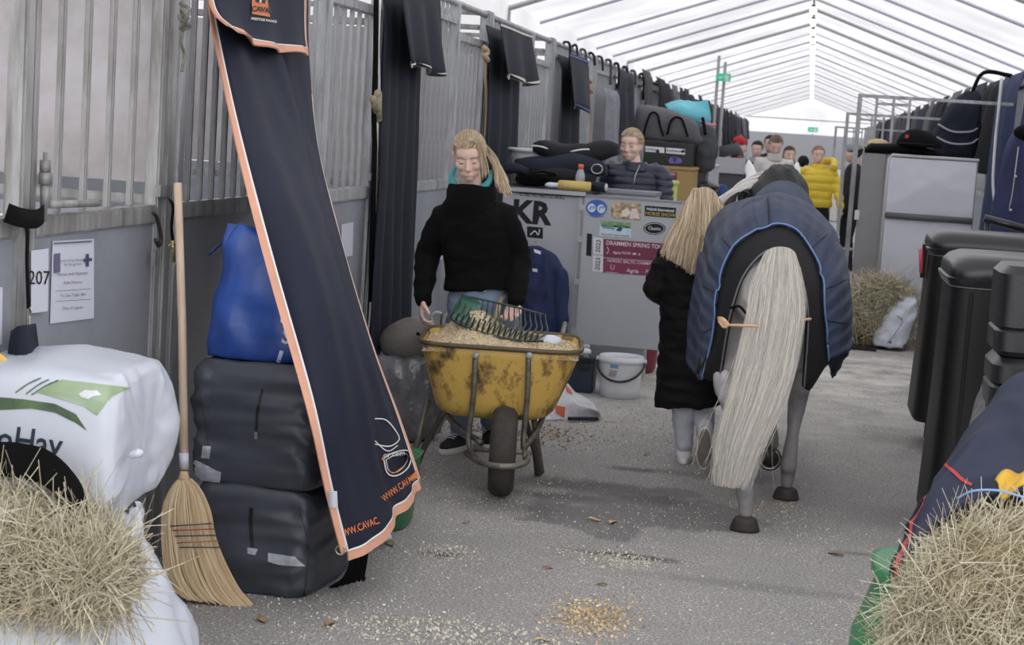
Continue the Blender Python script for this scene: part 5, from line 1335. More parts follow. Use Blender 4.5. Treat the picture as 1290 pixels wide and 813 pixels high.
bm = BM(); text_on(bm, trd, 'HORSE SHOW', 832, 270.3, 6.2, .08, .1, xs=.95, off=.004); obj('gold_sign_text', bm, mat('gold_print', (176, 150, 70), .5), dr, sm=False)
stick('card_sticker', mat('sky_print', (168, 202, 226), .5, col2=(206, 224, 236), vscale=20), [(756, 278), (795.5, 281), (795, 300), (755, 297)], 2)
stick('leaf_print', mat('leaf_print', (80, 128, 84), .6, col2=(130, 168, 110), vscale=60), [(756, 278), (795.5, 281), (795, 288), (790, 284), (775, 281.5), (762, 281.5), (757, 285)], 1, .003)
stick('white_strip', white_m, [(755, 293), (795, 296), (795, 300), (755, 297)], 1, .003)
bm = BM(); text_on(bm, trd, 'FOLLOW YOUR HORSE', 775, 296.5, 3.4, .08, .05, off=.005); patch_on(bm, trd, [(776, 290), (781, 285.5), (784, 287), (783, 291), (779, 291.5)], 1, off=.005); text_on(bm, trd, 'Dressage', 767, 287, 4.2, .08, .05, off=.005)
obj('card_print', bm, mat('navy_print', (40, 56, 96), .5), dr, sm=False)
stick('oval_sticker', ink_m, circ(824.5, 288, 14, 8), 2)
bm = BM(); line_on(bm, trd, circ(824.5, 288, 12.3, 6.6, 16), .6, off=.004, n=30, closed=True); text_on(bm, trd, 'Classics', 824.5, 288, 6, .08, .05, xs=.85, off=.004); obj('oval_print', bm, white_m, dr, sm=False)
stick('burgundy_sticker', burg, [(760, 301), (838, 307), (837, 330), (760, 324)], 2); stick('burgundy_sticker', mat('burgundy_sticker_2', (124, 40, 74), .5), [(760, 325), (837, 331), (836, 349), (759.5, 343.5)], 2)
stick('white_tab', white_m, [(747.5, 299), (760, 300), (760, 321), (747.5, 320)], 1); stick('white_tab', white_m, [(747, 321.5), (760, 322.5), (759.5, 343), (746.5, 342)], 1)
bm = BM(); text_on(bm, trd, '2023', 753.8, 310, 8.5, -PI / 2 + .07, .15, xs=.95, off=.004); text_on(bm, trd, '2023', 753.3, 332.5, 8.5, -PI / 2 + .07, .15, xs=.95, off=.004); obj('year_lettering', bm, mat('grey_ink2', (84, 84, 96), .6), dr, sm=False)
lil = mat('lilac_print', (206, 184, 200), .5)
bm = BM(); text_on(bm, trd, 'DRAMMEN SPRING TOUR', 801, 309, 7.6, .08, .15, xs=.86, off=.004); text_on(bm, trd, 'Agria', 777, 318.5, 4.5, .08, .1, off=.004); text_on(bm, trd, 'EQUES', 789, 319, 4, .08, .05, off=.004)
patch_on(bm, trd, [(797, 319), (801, 318.5), (802, 321), (797, 321)], 0, off=.004); patch_on(bm, trd, circ(805.5, 320.6, 1.2, 1.2, 8), 0, off=.004)
line_on(bm, trd, [(765, 311), (767, 316), (764, 320)], .8, off=.004, n=5)
text_on(bm, trd, 'NORDIC BALTIC CHAMPIONSHIP', 801, 331, 5.6, .08, .05, xs=.86, off=.004); text_on(bm, trd, 'Agria', 797, 341.5, 7.2, .08, .1, off=.004); text_on(bm, trd, 'X', 815, 342, 6, .08, .1, off=.004)
line_on(bm, trd, [(770, 333), (769.5, 337), (771.5, 340), (774, 337.5), (773.5, 333.5)], .8, off=.004, n=10); line_on(bm, trd, [(763, 342.6), (779, 344)], .6, off=.004, n=4)
obj('pale_lettering', bm, lil, dr, sm=False)
# second grey cabinet behind the door
a = PY(757, 239, 11.75); b_ = PY(826, 247, 11.75)
t2 = thing('grey_cabinet', 'second grey cabinet whose top shows above the open door', 'cabinet', ((a.x + b_.x) / 2, 11.95, 0))
obj('cabinet_body', box((a.x, 11.75, .0), (b_.x, 12.12, a.z - .02), .006), cab_m, t2, sm=False); obj('lid', box((a.x - .01, 11.73, a.z - .02), (b_.x + .01, 12.14, a.z + .004), .004), mat('grey_rim', (118, 120, 128), .4), t2, sm=False)

# ------------------------------------------------------------------ on the cabinet top
zt += .008
pc = PY(667, 205, 11.95)
r1 = (PY(692, 178, 11.95).x - PY(637, 178, 11.95).x) / 2
t = thing('pail', 'dented pale metal pail with a wide rim at the back of the cabinet top', 'pail', (pc.x, 11.95, zt))
obj('pail', lathe([(r1 * .78, 0), (r1 * .86, .01), (r1 * .93, .20), (r1 * .96, .225), (r1 * 1.06, .228), (r1 * 1.08, .245), (r1, .25), (r1 * .95, .24), (r1 * .9, .2), (r1 * .7, .02)], (pc.x, 11.98, zt), 36), mat('pale_enamel', (214, 216, 222), .45, .05, var=.12, vscale=10), t)
pad_m = mat('black_quilted_cotton', (26, 26, 32), .85, var=.2, bump=.4, bscale=90); rail_m = mat('white_binding', (214, 214, 220), .7)
def pad(lbl, xa, xb, ya, yb, Yd, thick, seed, m=pad_m, binding=None, depth=.26):
    A = PY(xa, ya, Yd); B = PY(xb, yb, Yd); t = thing('saddle_pad', lbl, 'saddle pad', ((A.x + B.x) / 2, Yd, min(A.z, B.z) - thick))
    bm = BM(); rings = []
    for i in range(15):
        f = i / 14; c_ = A.lerp(B, f) + V(0, 0, .015 * math.sin(f * 7 + seed)); k = max(.12, math.sin(PI * min(1, max(0, f)) * .94 + .1)) ** .35
        rings.append(ell(c_, (0, depth * .5 * k, 0), (.0, 0, thick * .5 * k), 20, 2.6))
    me = to_mesh(add_rings(bm, rings), 'p'); crumple(me, .012, 8, seed); o = obj('pad', me, m, t)
    if binding: obj('binding', tube([A.lerp(B, f) + V(0, -depth * .45, .01 + .015 * math.sin(f * 7 + seed)) for f in [k / 10 for k in range(11)]][0:], .006, 6), binding, t)
    return t
zz = zt
pad('black folded saddle pad with a white edge on top of the pad pile', 672, 745, 188, 193, 11.85, .13, 1, binding=rail_m)
pad('black saddle pad drooping over the right side of the pile', 690, 779, 200, 190, 11.85, .16, 2)
pad('dark navy saddle pad in the middle of the pile', 650, 764, 207, 213, 11.76, .17, 3, m=ddnavy)
pad('black saddle pad at the bottom of the pile on the cabinet', 652, 750, 222, 224, 11.72, .13, 4)
sp = PY(640, 215, 11.55)
single('navy_roll', tube([PY(636, 214, 11.6), PY(650, 212, 11.6), PY(664, 217, 11.58)], [.03, .036, .03], 12), ddnavy, 'dark blue rolled cloth at the left end of the pad pile', 'cloth')
fl_ = [(PY(648 + 60 * random.random(), 216 + 14 * random.random(), 11.46 + .1 * random.random())) for _ in range(26)]
t = thing('bridle', 'tangle of black leather straps in front of the pads', 'bridle', tuple(PY(675, 232, 11.5)))
for i in range(0, 22, 3): obj('strap', tube(spline([fl_[i], fl_[i + 1], fl_[i + 2], fl_[(i + 5) % 26]], 5), .008, 5, .5), black_cloth, t)
obj('bit_ring', tube([PY(752 + 7 * math.cos(k), 213 + 6 * math.sin(k), 11.5) for k in [j * PI / 6 for j in range(13)]], .004, 6), chrome_m, t)
A = PY(705, 222, 11.42); B = PY(744, 236, 11.42)
single('sponge', box((A.x, 11.36, zt), (B.x, 11.46, zt + .062), .006), mat('yellow_sponge', (222, 188, 104), .9, var=.1, vscale=40, bump=.5, bscale=150), 'yellow block sponge on the front edge of the cabinet top', 'sponge')
bp = PY(731, 222, 11.50)
t = thing('drink_bottle', 'small clear bottle with an orange cap behind the yellow sponge', 'bottle', (bp.x, 11.50, zt))
k_ = .17 / .2
obj('bottle', lathe([(.028, 0), (.032, .006), (.032, .05), (.029, .06), (.032, .07), (.032, .10), (.02, .135), (.014, .145)], (bp.x, 11.50, zt), 20), mat('clear_bottle', (176, 186, 200), .1, spec=.9, trans=.4), t)
obj('label', lathe([(.033, .008), (.033, .048)], (bp.x, 11.50, zt), 20, cap=False), mat('peach_label', (226, 168, 132), .5), t)
obj('cap', lathe([(.019, .143), (.019, .168), (.015, .174)], (bp.x, 11.50, zt), 16), mat('orange_cap', (228, 92, 48), .4), t)
c_ = PY(699, 229, 11.45); bm = BM(); add_ellipsoid(bm, (c_.x, 11.47, zt + .02), (.07, .05, .02), 20, 12); me = to_mesh(bm, 'c'); crumple(me, .012, 14, 5); displace(me, lambda q, n: V(q.x, q.y, max(q.z, zt)))
single('white_cloth', me, paper_m, 'small white cloth beside the yellow sponge', 'cloth')
c_ = PY(755, 229, 11.5); t = thing('bandage_roll', 'navy bandage roll with a pale end lying right of the sponge', 'bandage', (c_.x, 11.5, zt))
obj('roll', tube([V(c_.x - .06, 11.5, zt + .032), V(c_.x + .05, 11.47, zt + .032)], .032, 16), ddnavy, t); obj('pale_end', tube([V(c_.x + .05, 11.47, zt + .032), V(c_.x + .054, 11.469, zt + .032)], [.026, .026], 16), paper_m, t)

# ------------------------------------------------------------------ navy jacket hung on the cabinet front
nj = mat('royal_navy_cloth', (30, 44, 86), .8, var=.25, vscale=6, bump=.25, bscale=120)
bm = BM(); Yj = YC - .09
add_rings(bm, [ell(PY(x, y, Yj), (w_, 0, 0), (0, d_, 0), 24, 2.6) for x, y, w_, d_ in ((682, 432, .125, .05), (682, 400, .13, .06), (684, 360, .125, .06), (686, 335, .12, .055), (680, 318, .08, .04), (675, 311, .04, .03))])
add_chain(bm, [PY(694, 328, Yj), PY(706, 345, Yj - .02), PY(709, 380, Yj - .03), PY(707, 428, Yj - .03)], [.045, .048, .044, .038], 12)
me = fuse(bm, .01, 3); displace(me, lambda c, n: c + n * .012 * (ridged(V(c.x * 1.6, c.y, c.z * .7), 8, 2) - .4)); 
t = thing('team_jacket', 'royal navy jacket hanging on the front of the tack cabinet', 'jacket', tuple(PY(685, 432, Yj)))
ob = obj('jacket', me, nj, t); trj = bvh_of(ob)
bm = BM(); patch_on(bm, trj, [(673, 314), (681, 317), (681, 321), (673, 318)], 1, off=.005); obj('neck_label', bm, white_m, t); bm = BM(); patch_on(bm, trj, [(671, 338), (677, 339), (677, 343), (671, 342)], 1, off=.005); obj('brand_patch', bm, white_m, t)
obj('hanger_hook', tube([PY(675, 312, YC - .06), PY(675, 303, YC - .02)], .003, 6), chrome_m, t)

# ------------------------------------------------------------------ under the cabinet and door
A, B = PG(718, 494), PG(750, 492)
t = thing('storage_box', 'dark blue box with a black lid on the ground left of the white bucket', 'box', ((A.x + B.x) / 2 - .02, A.y + .1, 0))
bxh = .205
obj('box_body', box((A.x - .22, A.y, 0), (B.x, A.y + .16, bxh), .01), mat('dark_blue_box', (28, 36, 62), .5), t, sm=False); obj('lid', box((A.x - .23, A.y - .01, bxh), (B.x + .01, A.y + .17, bxh + .02), .006), black_m, t, sm=False)
obj('front_pull', box((A.x + .04, A.y - .02, bxh - .05), (B.x - .03, A.y - .002, bxh - .02), .003), black_m, t, sm=False)
p = PY(738, 446, A.y + .06)
t = thing('mushroom_knob', 'white mushroom-shaped knob standing on the dark blue box', 'knob', (p.x, p.y, bxh + .02)); obj('stem', lathe([(.016, 0), (.014, .02)], (p.x, p.y, bxh + .02), 14), white_m, t); obj('knob', lathe([(.012, .018), (.032, .022), (.036, .035), (.03, .048), (.012, .055)], (p.x, p.y, bxh + .02), 18), white_m, t)
p = PG(790, 478)
t = thing('red_tub', 'dark red tub behind the white bucket under the cabinet door', 'tub', (p.x, p.y + .45, 0)); obj('tub', lathe([(.13, 0), (.15, .03), (.17, .27), (.18, .29), (.17, .30), (.15, .27), (.12, .02)], (p.x - .0, p.y + .45, 0), 28), mat('dark_red_plastic', (124, 32, 50), .45), t); obj('rim', tube([V(p.x, p.y + .45, .295) + V(.176 * math.cos(a_), .176 * math.sin(a_), 0) for a_ in [k * PI / 14 for k in range(29)]], .006, 6), mat('dark_red_plastic', (124, 32, 50), .45), t)

# ================================================================== STACK BEHIND THE GIRL
def crate(name, label, px0, px1, ptop, pbot, Y, depth, m, cat='box', lid=None, zb=None):
    A = PY(px0, ptop, Y); B = PY(px1, pbot, Y); zb_ = PY((px0 + px1) / 2, pbot, Y).z if zb is None else zb; ztop = PY((px0 + px1) / 2, ptop, Y).z
    xa, xb = PY(px0, (ptop + pbot) / 2, Y).x, PY(px1, (ptop + pbot) / 2, Y).x
    t = thing(name, label, cat, ((xa + xb) / 2, Y + depth / 2, zb_))
    o = obj('box_body', box((xa, Y, zb_), (xb, Y + depth, ztop - .03), .006), m, t, sm=False)
    obj('lid', box((xa - .01, Y - .01, ztop - .03), (xb + .01, Y + depth + .01, ztop), .006), lid or m, t, sm=False)
    return t, o, (xa, xb, zb_, ztop)
cardb = mat('ochre_board', (158, 128, 78), .8, var=.1)
t, o, d1 = crate('ochre_crate', 'ochre crate with a burgundy poster under the black trunk', 812, 873, 209, 262, 15.0, .55, cardb, zb=0)
trq = bvh_of(o); bm = BM(); patch_on(bm, trq, [(812, 213), (853, 217), (852, 236), (812, 232)], 2, off=.004); obj('burgundy_poster', bm, burg, t, sm=False)
bm = BM(); text_on(bm, trq, 'DRAMMEN SPRING', 832, 218, 4.5, .08, .05, off=.007); text_on(bm, trq, 'Agria', 836, 223, 4, .08, .1, off=.007); obj('poster_print', bm, lil, t, sm=False)
t, o, d2 = crate('trunk', 'black trunk with white printed strips standing on the ochre crate', 811, 872, 179, 209, 15.0, .55, black_m, zb=d1[3] + .002, cat='trunk')
trq = bvh_of(o); bm = BM(); patch_on(bm, trq, [(813, 184), (837, 186), (837, 193), (813, 191)], 1, off=.004); obj('white_strip', bm, white_m, t, sm=False); bm = BM(); patch_on(bm, trq, [(839, 186), (863, 188), (863, 195), (839, 193)], 1, off=.004); obj('white_strip', bm, white_m, t, sm=False)
bm = BM()
for x in (826, 858): patch_on(bm, trq, [(x, 190), (x + 4, 188), (x + 5, 192), (x + 1, 193)], 0, off=.007)
text_on(bm, trq, 'EQUESTRIAN', 819, 188.5, 3.5, .08, .05, off=.007); text_on(bm, trq, 'EQUESTRIAN', 849, 190.5, 3.5, .08, .05, off=.007); obj('strip_print', bm, ink_m, t, sm=False)
bm = BM(); patch_on(bm, trq, [(842, 202), (846, 197), (850, 204), (855, 198), (860, 202), (858, 206), (844, 206)], 1, off=.004); obj('violet_emblem', bm, mat('violet_print', (92, 82, 150), .6), t, sm=False)
duf_m = mat('charcoal_duffel', (72, 72, 78), .7, var=.2, vscale=6, bump=.2, bscale=60)
A, B = PY(798, 158, 15.2), PY(884, 176, 15.2)
bm = BM(); rings = []
for i in range(17):
    f = i / 16; c_ = A.lerp(B, f); k = (1 - abs(2 * f - 1) ** 6) ** .5 * .9 + .1; rings.append(ell(c_ + V(0, 0, .03 * (1 - f)), (0, .2 * k, 0), (0, 0, (.20 - .05 * f) * k), 24, 2.8))
me = to_mesh(add_rings(bm, rings), 'd'); crumple(me, .03, 5, 6); zt2 = d2[3]
displace(me, lambda q, n: V(q.x, q.y, max(q.z, zt2 + .003)))
t = thing('duffel_bag', 'large charcoal duffel bag lying on the black trunk', 'bag', (A.x * .5 + B.x * .5, 15.2, zt2)); ob = obj('bag', me, duf_m, t); trq = bvh_of(ob)
for x in (0, 30):
    obj('handle', tube(spline([on(trq, px_, py_, .012) + V(0, -.008, 0) for px_, py_ in ((811 + x, 170), (815 + x, 154), (821 + x, 143 + x * .2), (828 + x, 145 + x * .2), (832 + x, 160), (836 + x, 172))], 5), .010, 6), black_cloth, t)
tq_m = mat('turquoise_film', (88, 186, 204), .4, var=.15, vscale=6, bump=.2, bscale=20)
Yt = 16.2
rows = [[PY(838, 134, Yt), PY(855, 129, Yt), PY(875, 131, Yt), PY(892, 127, Yt)], [PY(846, 144, Yt - .1), PY(860, 142, Yt - .15), PY(878, 146, Yt - .12), PY(893, 148, Yt)], [PY(852, 152, Yt), PY(862, 156, Yt - .05), PY(880, 162, Yt - .03), PY(892, 160, Yt)]]
fr2 = loft_rows(rows, 20, 14); me = to_mesh(sheet(lambda u, v: fr2(u, v) + V(0, 0, .02) * nz((u * 6, v * 4, 1)), 20, 14), 't')
crate('dark_crate', 'tall dark crate behind the duffel bag carrying the turquoise bag', 846, 890, 161, 262, 16.15, .4, mat('dark_grey_case', (66, 66, 74), .5), zb=0)
single('turquoise_bag', me, tq_m, 'turquoise plastic bag heaped behind the duffel bag', 'bag', solid=.03)
single('pink_strap', tube(spline([PY(880, 152, 16.1), PY(890, 156, 16.1), PY(902, 158, 16.1)], 5), .03, 7, .4), mat('pink_cloth', (222, 120, 160), .7), 'bright pink strap under the turquoise bag', 'strap')
bm = BM(); c_ = PY(888, 186, 15.6); add_chain(bm, [c_ + V(0, 0, .12), c_, c_ - V(0, 0, .12)], [.09, .12, .11], 16); me = to_mesh(bm, 'x'); me = me; 
b2 = bmesh.new(); b2.from_mesh(me); me = fuse(b2, .02, 2); crumple(me, .02, 8, 3)
t = thing('rucksack', 'dark grey rucksack hanging right of the duffel bag', 'rucksack', tuple(c_ - V(0, 0, .25))); obj('sack', me, mat('dark_grey_cloth', (66, 68, 72), .8, var=.3, vscale=12), t); obj('strap', tube(spline([c_ + V(0, -.1, .12), c_ + V(-.02, -.05, .2), c_ + V(-.04, 0, .26)], 5), .015, 6), black_cloth, t)
t, o, d3 = crate('hi_vis_stand', 'neon yellow vest draped on a low stand right of the girl in navy', 832, 850, 228, 246, 13.6, .3, mat('neon_yellow', (196, 214, 98), .8, var=.2, vscale=14), cat='vest', zb=0.9)
obj('stand_leg', box((d3[0] + .05, 13.7, 0), (d3[0] + .1, 13.75, .9)), steel, t, sm=False); obj('grey_tape', tube([PY(838, 229, 13.58), PY(849, 243, 13.58)], .008, 6), edge_m, t)
lg = mat('light_grey_box', (168, 168, 176), .5)
crate('light_box', 'light grey box under the far rucksack, the nearer of two', 868, 901, 207, 262, 19.0, .6, lg, zb=0)
t, o, d4 = crate('far_trunk', 'dark trunk with a light grey lid farther down the left row', 895, 935, 199, 255, 23.0, .8, mat('dark_grey_case', (66, 66, 74), .5), zb=0, cat='trunk')
obj('pale_top', box((d4[0] - .03, 22.96, d4[3] - .2), (d4[1] + .03, 22.985, d4[3]), .004), lg, t, sm=False)
p = PY(893, 236, 15.9)
t = thing('saddle_rack', 'rounded black saddle rack standing beyond the grey cabinet', 'rack', (p.x, 15.9, 0)); bm = BM(); add_ellipsoid(bm, p, (.10, .22, .06), 20, 14); obj('seat_pad', bm, black_m, t); obj('column', box((p.x - .05, 15.85, 0), (p.x + .05, 15.95, p.z - .02)), steel, t, sm=False)
bm = BM(); add_chain(bm, [PY(908, 240, 17), PY(915, 262, 17), PY(917, 300, 17), PY(914, 378, 17)], [.07, .09, .09, .1], 10); me = fuse(bm, .02, 2); crumple(me, .02, 8, 7)
single('blue_bundle', me, mat('mid_blue_cloth', (48, 74, 134), .8, var=.3, vscale=8), 'blue cloth bundle between the long-haired girl and the horse', 'cloth')
# exit sign on its posts above the left row
exg = mat('exit_green', (34, 150, 104), .5); exg.node_tree.nodes['Principled BSDF'].inputs['Emission Color'].default_value = (.02, .35, .18, 1); exg.node_tree.nodes['Principled BSDF'].inputs['Emission Strength'].default_value = .6
def exit_sign(label, x0_, y0_, x1_, y1_, Y, posts):
    A, B = PY(x0_, y0_, Y), PY(x1_, y1_, Y); t = thing('exit_sign', label, 'sign', (A.x, Y, 0))
    bd = obj('sign_board', box((A.x, Y, B.z), (B.x, Y + .06, A.z), .004), exg, t, sm=False); tr = bvh_of(bd)
    s_ = (x1_ - x0_) / 17; bm = BM()
    patch_on(bm, tr, [(x0_ + 10 * s_, y0_ + 3 * s_), (x0_ + 15 * s_, y0_ + 3 * s_), (x0_ + 15 * s_, y1_ - 1 * s_), (x0_ + 10 * s_, y1_ - 1 * s_)], 0, off=.01)
    patch_on(bm, tr, [(x0_ + 2 * s_, (y0_ + y1_) / 2), (x0_ + 5 * s_, y0_ + 4 * s_), (x0_ + 5 * s_, y1_ - 3 * s_)], 0, off=.01); patch_on(bm, tr, [(x0_ + 5 * s_, (y0_ + y1_) / 2 - 1), (x0_ + 8 * s_, (y0_ + y1_) / 2 - 1), (x0_ + 8 * s_, (y0_ + y1_) / 2 + 1), (x0_ + 5 * s_, (y0_ + y1_) / 2 + 1)], 0, off=.01)
    obj('pictogram', bm, white_m, t, sm=False)
    for (xa, ya, xb, yb) in posts:
        a_ = PY(xa, ya, Y + .08); obj('post', tube([V(a_.x, Y + .09, a_.z), V(a_.x, Y + .09, 0)], .03, 6), alu, t)
    return t
exit_sign('green exit sign on tall poles above the left row', 903, 92, 920, 103, 30.0, ((906, 70, 897, 146), (914, 78, 900, 146)))
exit_sign('tiny green exit sign at the far end of the tent', 1018, 160, 1030, 167, 100.0, ((1024, 168, 1024, 180),))

# ------------------------------------------------------------------ people farther down the aisle
dkc = mat('dark_coat', (34, 34, 42), .8, var=.2, vscale=6); dkt = mat('black_trousers', (22, 22, 26), .8)
def far_person(label, px, py_chin, headpx, Y, yaw, H, top_m, leg_m, hm, pitch=.1, quilt=0, collar=None, hem=None, top_name='jacket', armsdown=True, seed=1, hk=None, fold=.008, over=None, girth=1.0, hair=True):
    hc_ = PY(px, py_chin, Y); J, Rz = Jset((hc_.x, Y, 0), yaw, H); d = hc_.z - J['head'].z
    for k_ in J:
        if k_[:2] not in ('an',): J[k_] = J[k_] + V(0, 0, d * (.5 if k_[:2] == 'kn' else 1))
    if over:
        for k_, v in over.items(): J[k_] = v
    return person(label, J, Rot(yaw, pitch), H / 1.7, None, J['pelvis'] if hem is None else hem(J), top_m, leg_m, hm, black_m, voxel=.014, quilt=quilt, collar=collar, top_name=top_name, seed=seed, hairk=hk or dict(ns=250), fold=fold, girth=girth, hair=hair)
yel = mat('yellow_puffer_nylon', (232, 196, 34), .5, var=.08, bump=.1, spec=.5)
Yy = 22.5
over = dict(elL=PY(1054, 232, Yy), wrL=PY(1059, 262, Yy - .15), elR=PY(1009, 222, Yy), wrR=PY(1011, 244, Yy - .2), head=PY(1031, 196, Yy))
t, T = far_person('smiling woman in a bright yellow puffer jacket and black trousers', 1033, 197, 22, Yy, PI + .15, 1.68, yel, dkt, mat('tied_light_brown_hair', (168, 138, 108), .5, var=.3), quilt=.10, collar=(yel, .085, .07), seed=4, over=over, girth=1.15, fold=.004)
obj('hood', tube(spline([PY(1026, 208, Yy + .02), PY(1038, 204, Yy + .16), PY(1050, 204, Yy + .10), PY(1050, 213, Yy - .06)], 6), .05, 10), yel, t)
scarf = mat('pale_grey_scarf', (186, 182, 180), .9, var=.3, vscale=14, bump=.5)
t, T = far_person('woman looking down in a pale padded vest and grey scarf behind the horse head', 977, 184, 24, 21.5, PI + .1, 1.76, mat('pale_vest', (196, 192, 186), .8, var=.1), dkt, mat('dark_blonde_hair', (126, 104, 84), .6, var=.3), pitch=.5, collar=(scarf, .085, .09), seed=5)
far_person('young woman with dark hair in a dark coat left of the woman in the vest', 954, 189, 20, 24.0, PI - .2, 1.66, dkc, dkt, mat('dark_hair', (48, 38, 36), .5), collar=(mat('grey_fur', (150, 150, 156), .95, bump=.8, bscale=60), .085, .08), seed=6)
far_person('person with black hair mostly hidden behind the woman in the vest', 970, 182, 18, 25.5, PI, 1.8, dkc, dkt, mat('black_hair', (26, 24, 26), .5), seed=7)
t, T = far_person('girl with long brown hair and a white top right of the woman in the vest', 994, 196, 20, 22.6, PI + .3, 1.60, mat('white_top', (214, 212, 212), .8), dkt, brown_h, seed=8)
falling_hair(T, t, brown_h, [T @ Vector((-.05, -.02, .1)), T @ Vector((0, -.09, .08)), T @ Vector((.06, -.02, .1))], [T @ Vector((-.12, .0, -.22)), T @ Vector((0, -.1, -.25)), T @ Vector((.13, .0, -.22))], 250, 9, .004, .01, clump=12)
far_person('dark-clothed person half hidden behind the yellow jacket', 1012, 207, 20, 24.5, .4, 1.55, dkc, dkt, mat('black_hair', (26, 24, 26), .5), seed=9)
t, T = far_person('man in an orange and grey coat with a red knitted hat beside the left row', 930, 184, 15, 29.0, -PI / 2, 1.8, mat('orange_coat', (172, 72, 40), .8), dkt, mat('dark_hair', (48, 38, 36), .5), collar=(mat('charcoal_hood', (70, 72, 76), .9), .09, .09), seed=10)
bm = BM(); add_ell_t(bm, T, (0, -.01, .07), (.092, .112, .085)); obj('knitted_hat', bm, mat('red_wool', (196, 40, 48), .9, bump=.6, bscale=60), t)
obj('grey_panel', tube([PY(918, 182, 28.7), PY(921, 196, 28.7)], [.16, .2], 12), mat('charcoal_hood', (70, 72, 76), .9), t)
t, T = far_person('man in a dark coat with a grey beanie behind the metal frame on the right', 1077, 194, 20, 23.5, PI / 2 - .2, 1.78, dkc, dkt, mat('dark_hair', (48, 38, 36), .5), seed=11)
bm = BM(); add_ell_t(bm, T, (0, -.01, .065), (.09, .11, .08)); obj('beanie', bm, mat('grey_wool', (128, 134, 142), .9, bump=.6, bscale=60), t)

# ================================================================== GREY HORSE WALKING AWAY
HX = lambda px, Y: PY(px, 300, Y).x
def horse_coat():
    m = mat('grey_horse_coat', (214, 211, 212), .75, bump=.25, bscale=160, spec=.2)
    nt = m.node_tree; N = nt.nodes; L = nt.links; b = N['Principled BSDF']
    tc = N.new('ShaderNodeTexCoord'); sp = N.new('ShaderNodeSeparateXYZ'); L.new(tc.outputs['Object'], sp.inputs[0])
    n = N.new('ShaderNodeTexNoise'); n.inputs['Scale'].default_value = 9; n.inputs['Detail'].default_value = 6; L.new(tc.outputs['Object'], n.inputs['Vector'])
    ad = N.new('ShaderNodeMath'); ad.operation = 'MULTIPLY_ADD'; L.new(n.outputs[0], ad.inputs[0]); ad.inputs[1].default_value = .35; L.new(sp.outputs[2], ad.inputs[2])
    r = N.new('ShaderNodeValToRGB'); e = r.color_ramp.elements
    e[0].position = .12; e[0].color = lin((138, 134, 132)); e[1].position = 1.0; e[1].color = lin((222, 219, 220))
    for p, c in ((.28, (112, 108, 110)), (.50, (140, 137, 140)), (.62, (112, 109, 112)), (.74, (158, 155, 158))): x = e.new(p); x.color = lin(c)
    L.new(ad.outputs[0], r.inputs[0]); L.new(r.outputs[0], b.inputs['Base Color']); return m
hm_ = horse_coat()
hx = HX(968, 7.8)
ht = thing('horse', 'white-tailed grey horse in a navy rug and black hood walking away', 'horse', (hx, 8.4, 0))
bm = BM()
rings = []
for Y, zc, rw, rh in ((7.68, 1.02, .10, .10), (7.74, 1.01, .15, .16), (7.87, 1.02, .19, .21), (8.05, 1.03, .215, .26), (8.35, 1.02, .235, .30), (8.7, 1.01, .26, .30), (9.0, 1.01, .25, .31), (9.2, 1.03, .20, .28), (9.35, 1.05, .15, .22)):
    xx = hx - (Y - 7.8) * .03; rings.append(ell((xx, Y, zc), (rw, 0, 0), (0, 0, rh), 28))
add_rings(bm, rings)
nx = HX(978, 9.9)
add_rings(bm, [ell(c, (w_, 0, 0), (0, -.12, .0 + h_), 22) for c, w_, h_ in (((hx - .04, 9.2, 1.06), .15, .22), ((hx - .03, 9.4, 1.16), .12, .20), ((nx, 9.65, 1.29), .10, .16), ((nx + .0, 9.85, 1.38), .09, .13), ((nx - .01, 9.95, 1.38), .08, .10))])
# head turned to the left
hd_pts = [V(nx, 9.97, 1.36), V(nx - .12, 10.03, 1.36), V(nx - .23, 10.08, 1.31), V(nx - .34, 10.12, 1.25), V(nx - .42, 10.14, 1.21)]
add_chain(bm, hd_pts, [.115, .125, .09, .07, .065], 16)
# ears
ea = PY(946, 222, 9.98); eb = PY(1000, 224, 9.98)
for e0, tip in ((ea, PY(943, 200, 9.99)), (eb, PY(1005, 203, 9.99))):
    add_rings(bm, [ell(e0.lerp(tip, f) , (w_, 0, 0), (0, .014, 0), 12) for f, w_ in ((-.5, .03), (0, .034), (.3, .036), (.6, .026), (.85, .012), (1, .003))])
    add_chain(bm, [e0 + V(0, 0, -.01), V(nx, 9.97, 1.40)], [.03, .06], 10)
# hind legs (hock bends backwards), fore legs
gl = lambda *p: spline(p, 4)
lh = [V(HX(938, 7.8), 7.95, .98), V(HX(932, 7.8), 8.0, .78), V(HX(928, 7.7), 7.74, .57), V(PY(935, 560, 7.45).x, 7.50, .34), V(PY(939, 600, 7.36).x, 7.37, .18), V(PY(940, 640, 7.34).x, 7.35, .08)]
rh_ = [V(HX(990, 7.95), 8.05, .98), V(HX(1010, 7.95), 8.22, .80), V(PY(1006, 500, 8.05).x, 8.02, .56), V(PY(999, 545, 8.03).x, 8.05, .33), V(PY(994, 580, 8.05).x, 8.07, .17), V(PY(991, 615, 8.05).x, 8.09, .08)]
for pts in (lh, rh_):
    add_chain(bm, pts, [.145, .10, .056, .029, .040, .030], 16)
    h = pts[2]; add_ellipsoid(bm, h + V(0, -.035, .015), (.030, .040, .06), 14, 10); add_ellipsoid(bm, h + V(0, .0, -.02), (.050, .05, .055), 14, 10)
    add_ellipsoid(bm, pts[4] + V(0, -.018, -.005), (.04, .036, .035), 12, 8); add_chain(bm, [h + V(0, -.035, 0), pts[4] + V(0, -.022, .03)], [.014, .012], 8)
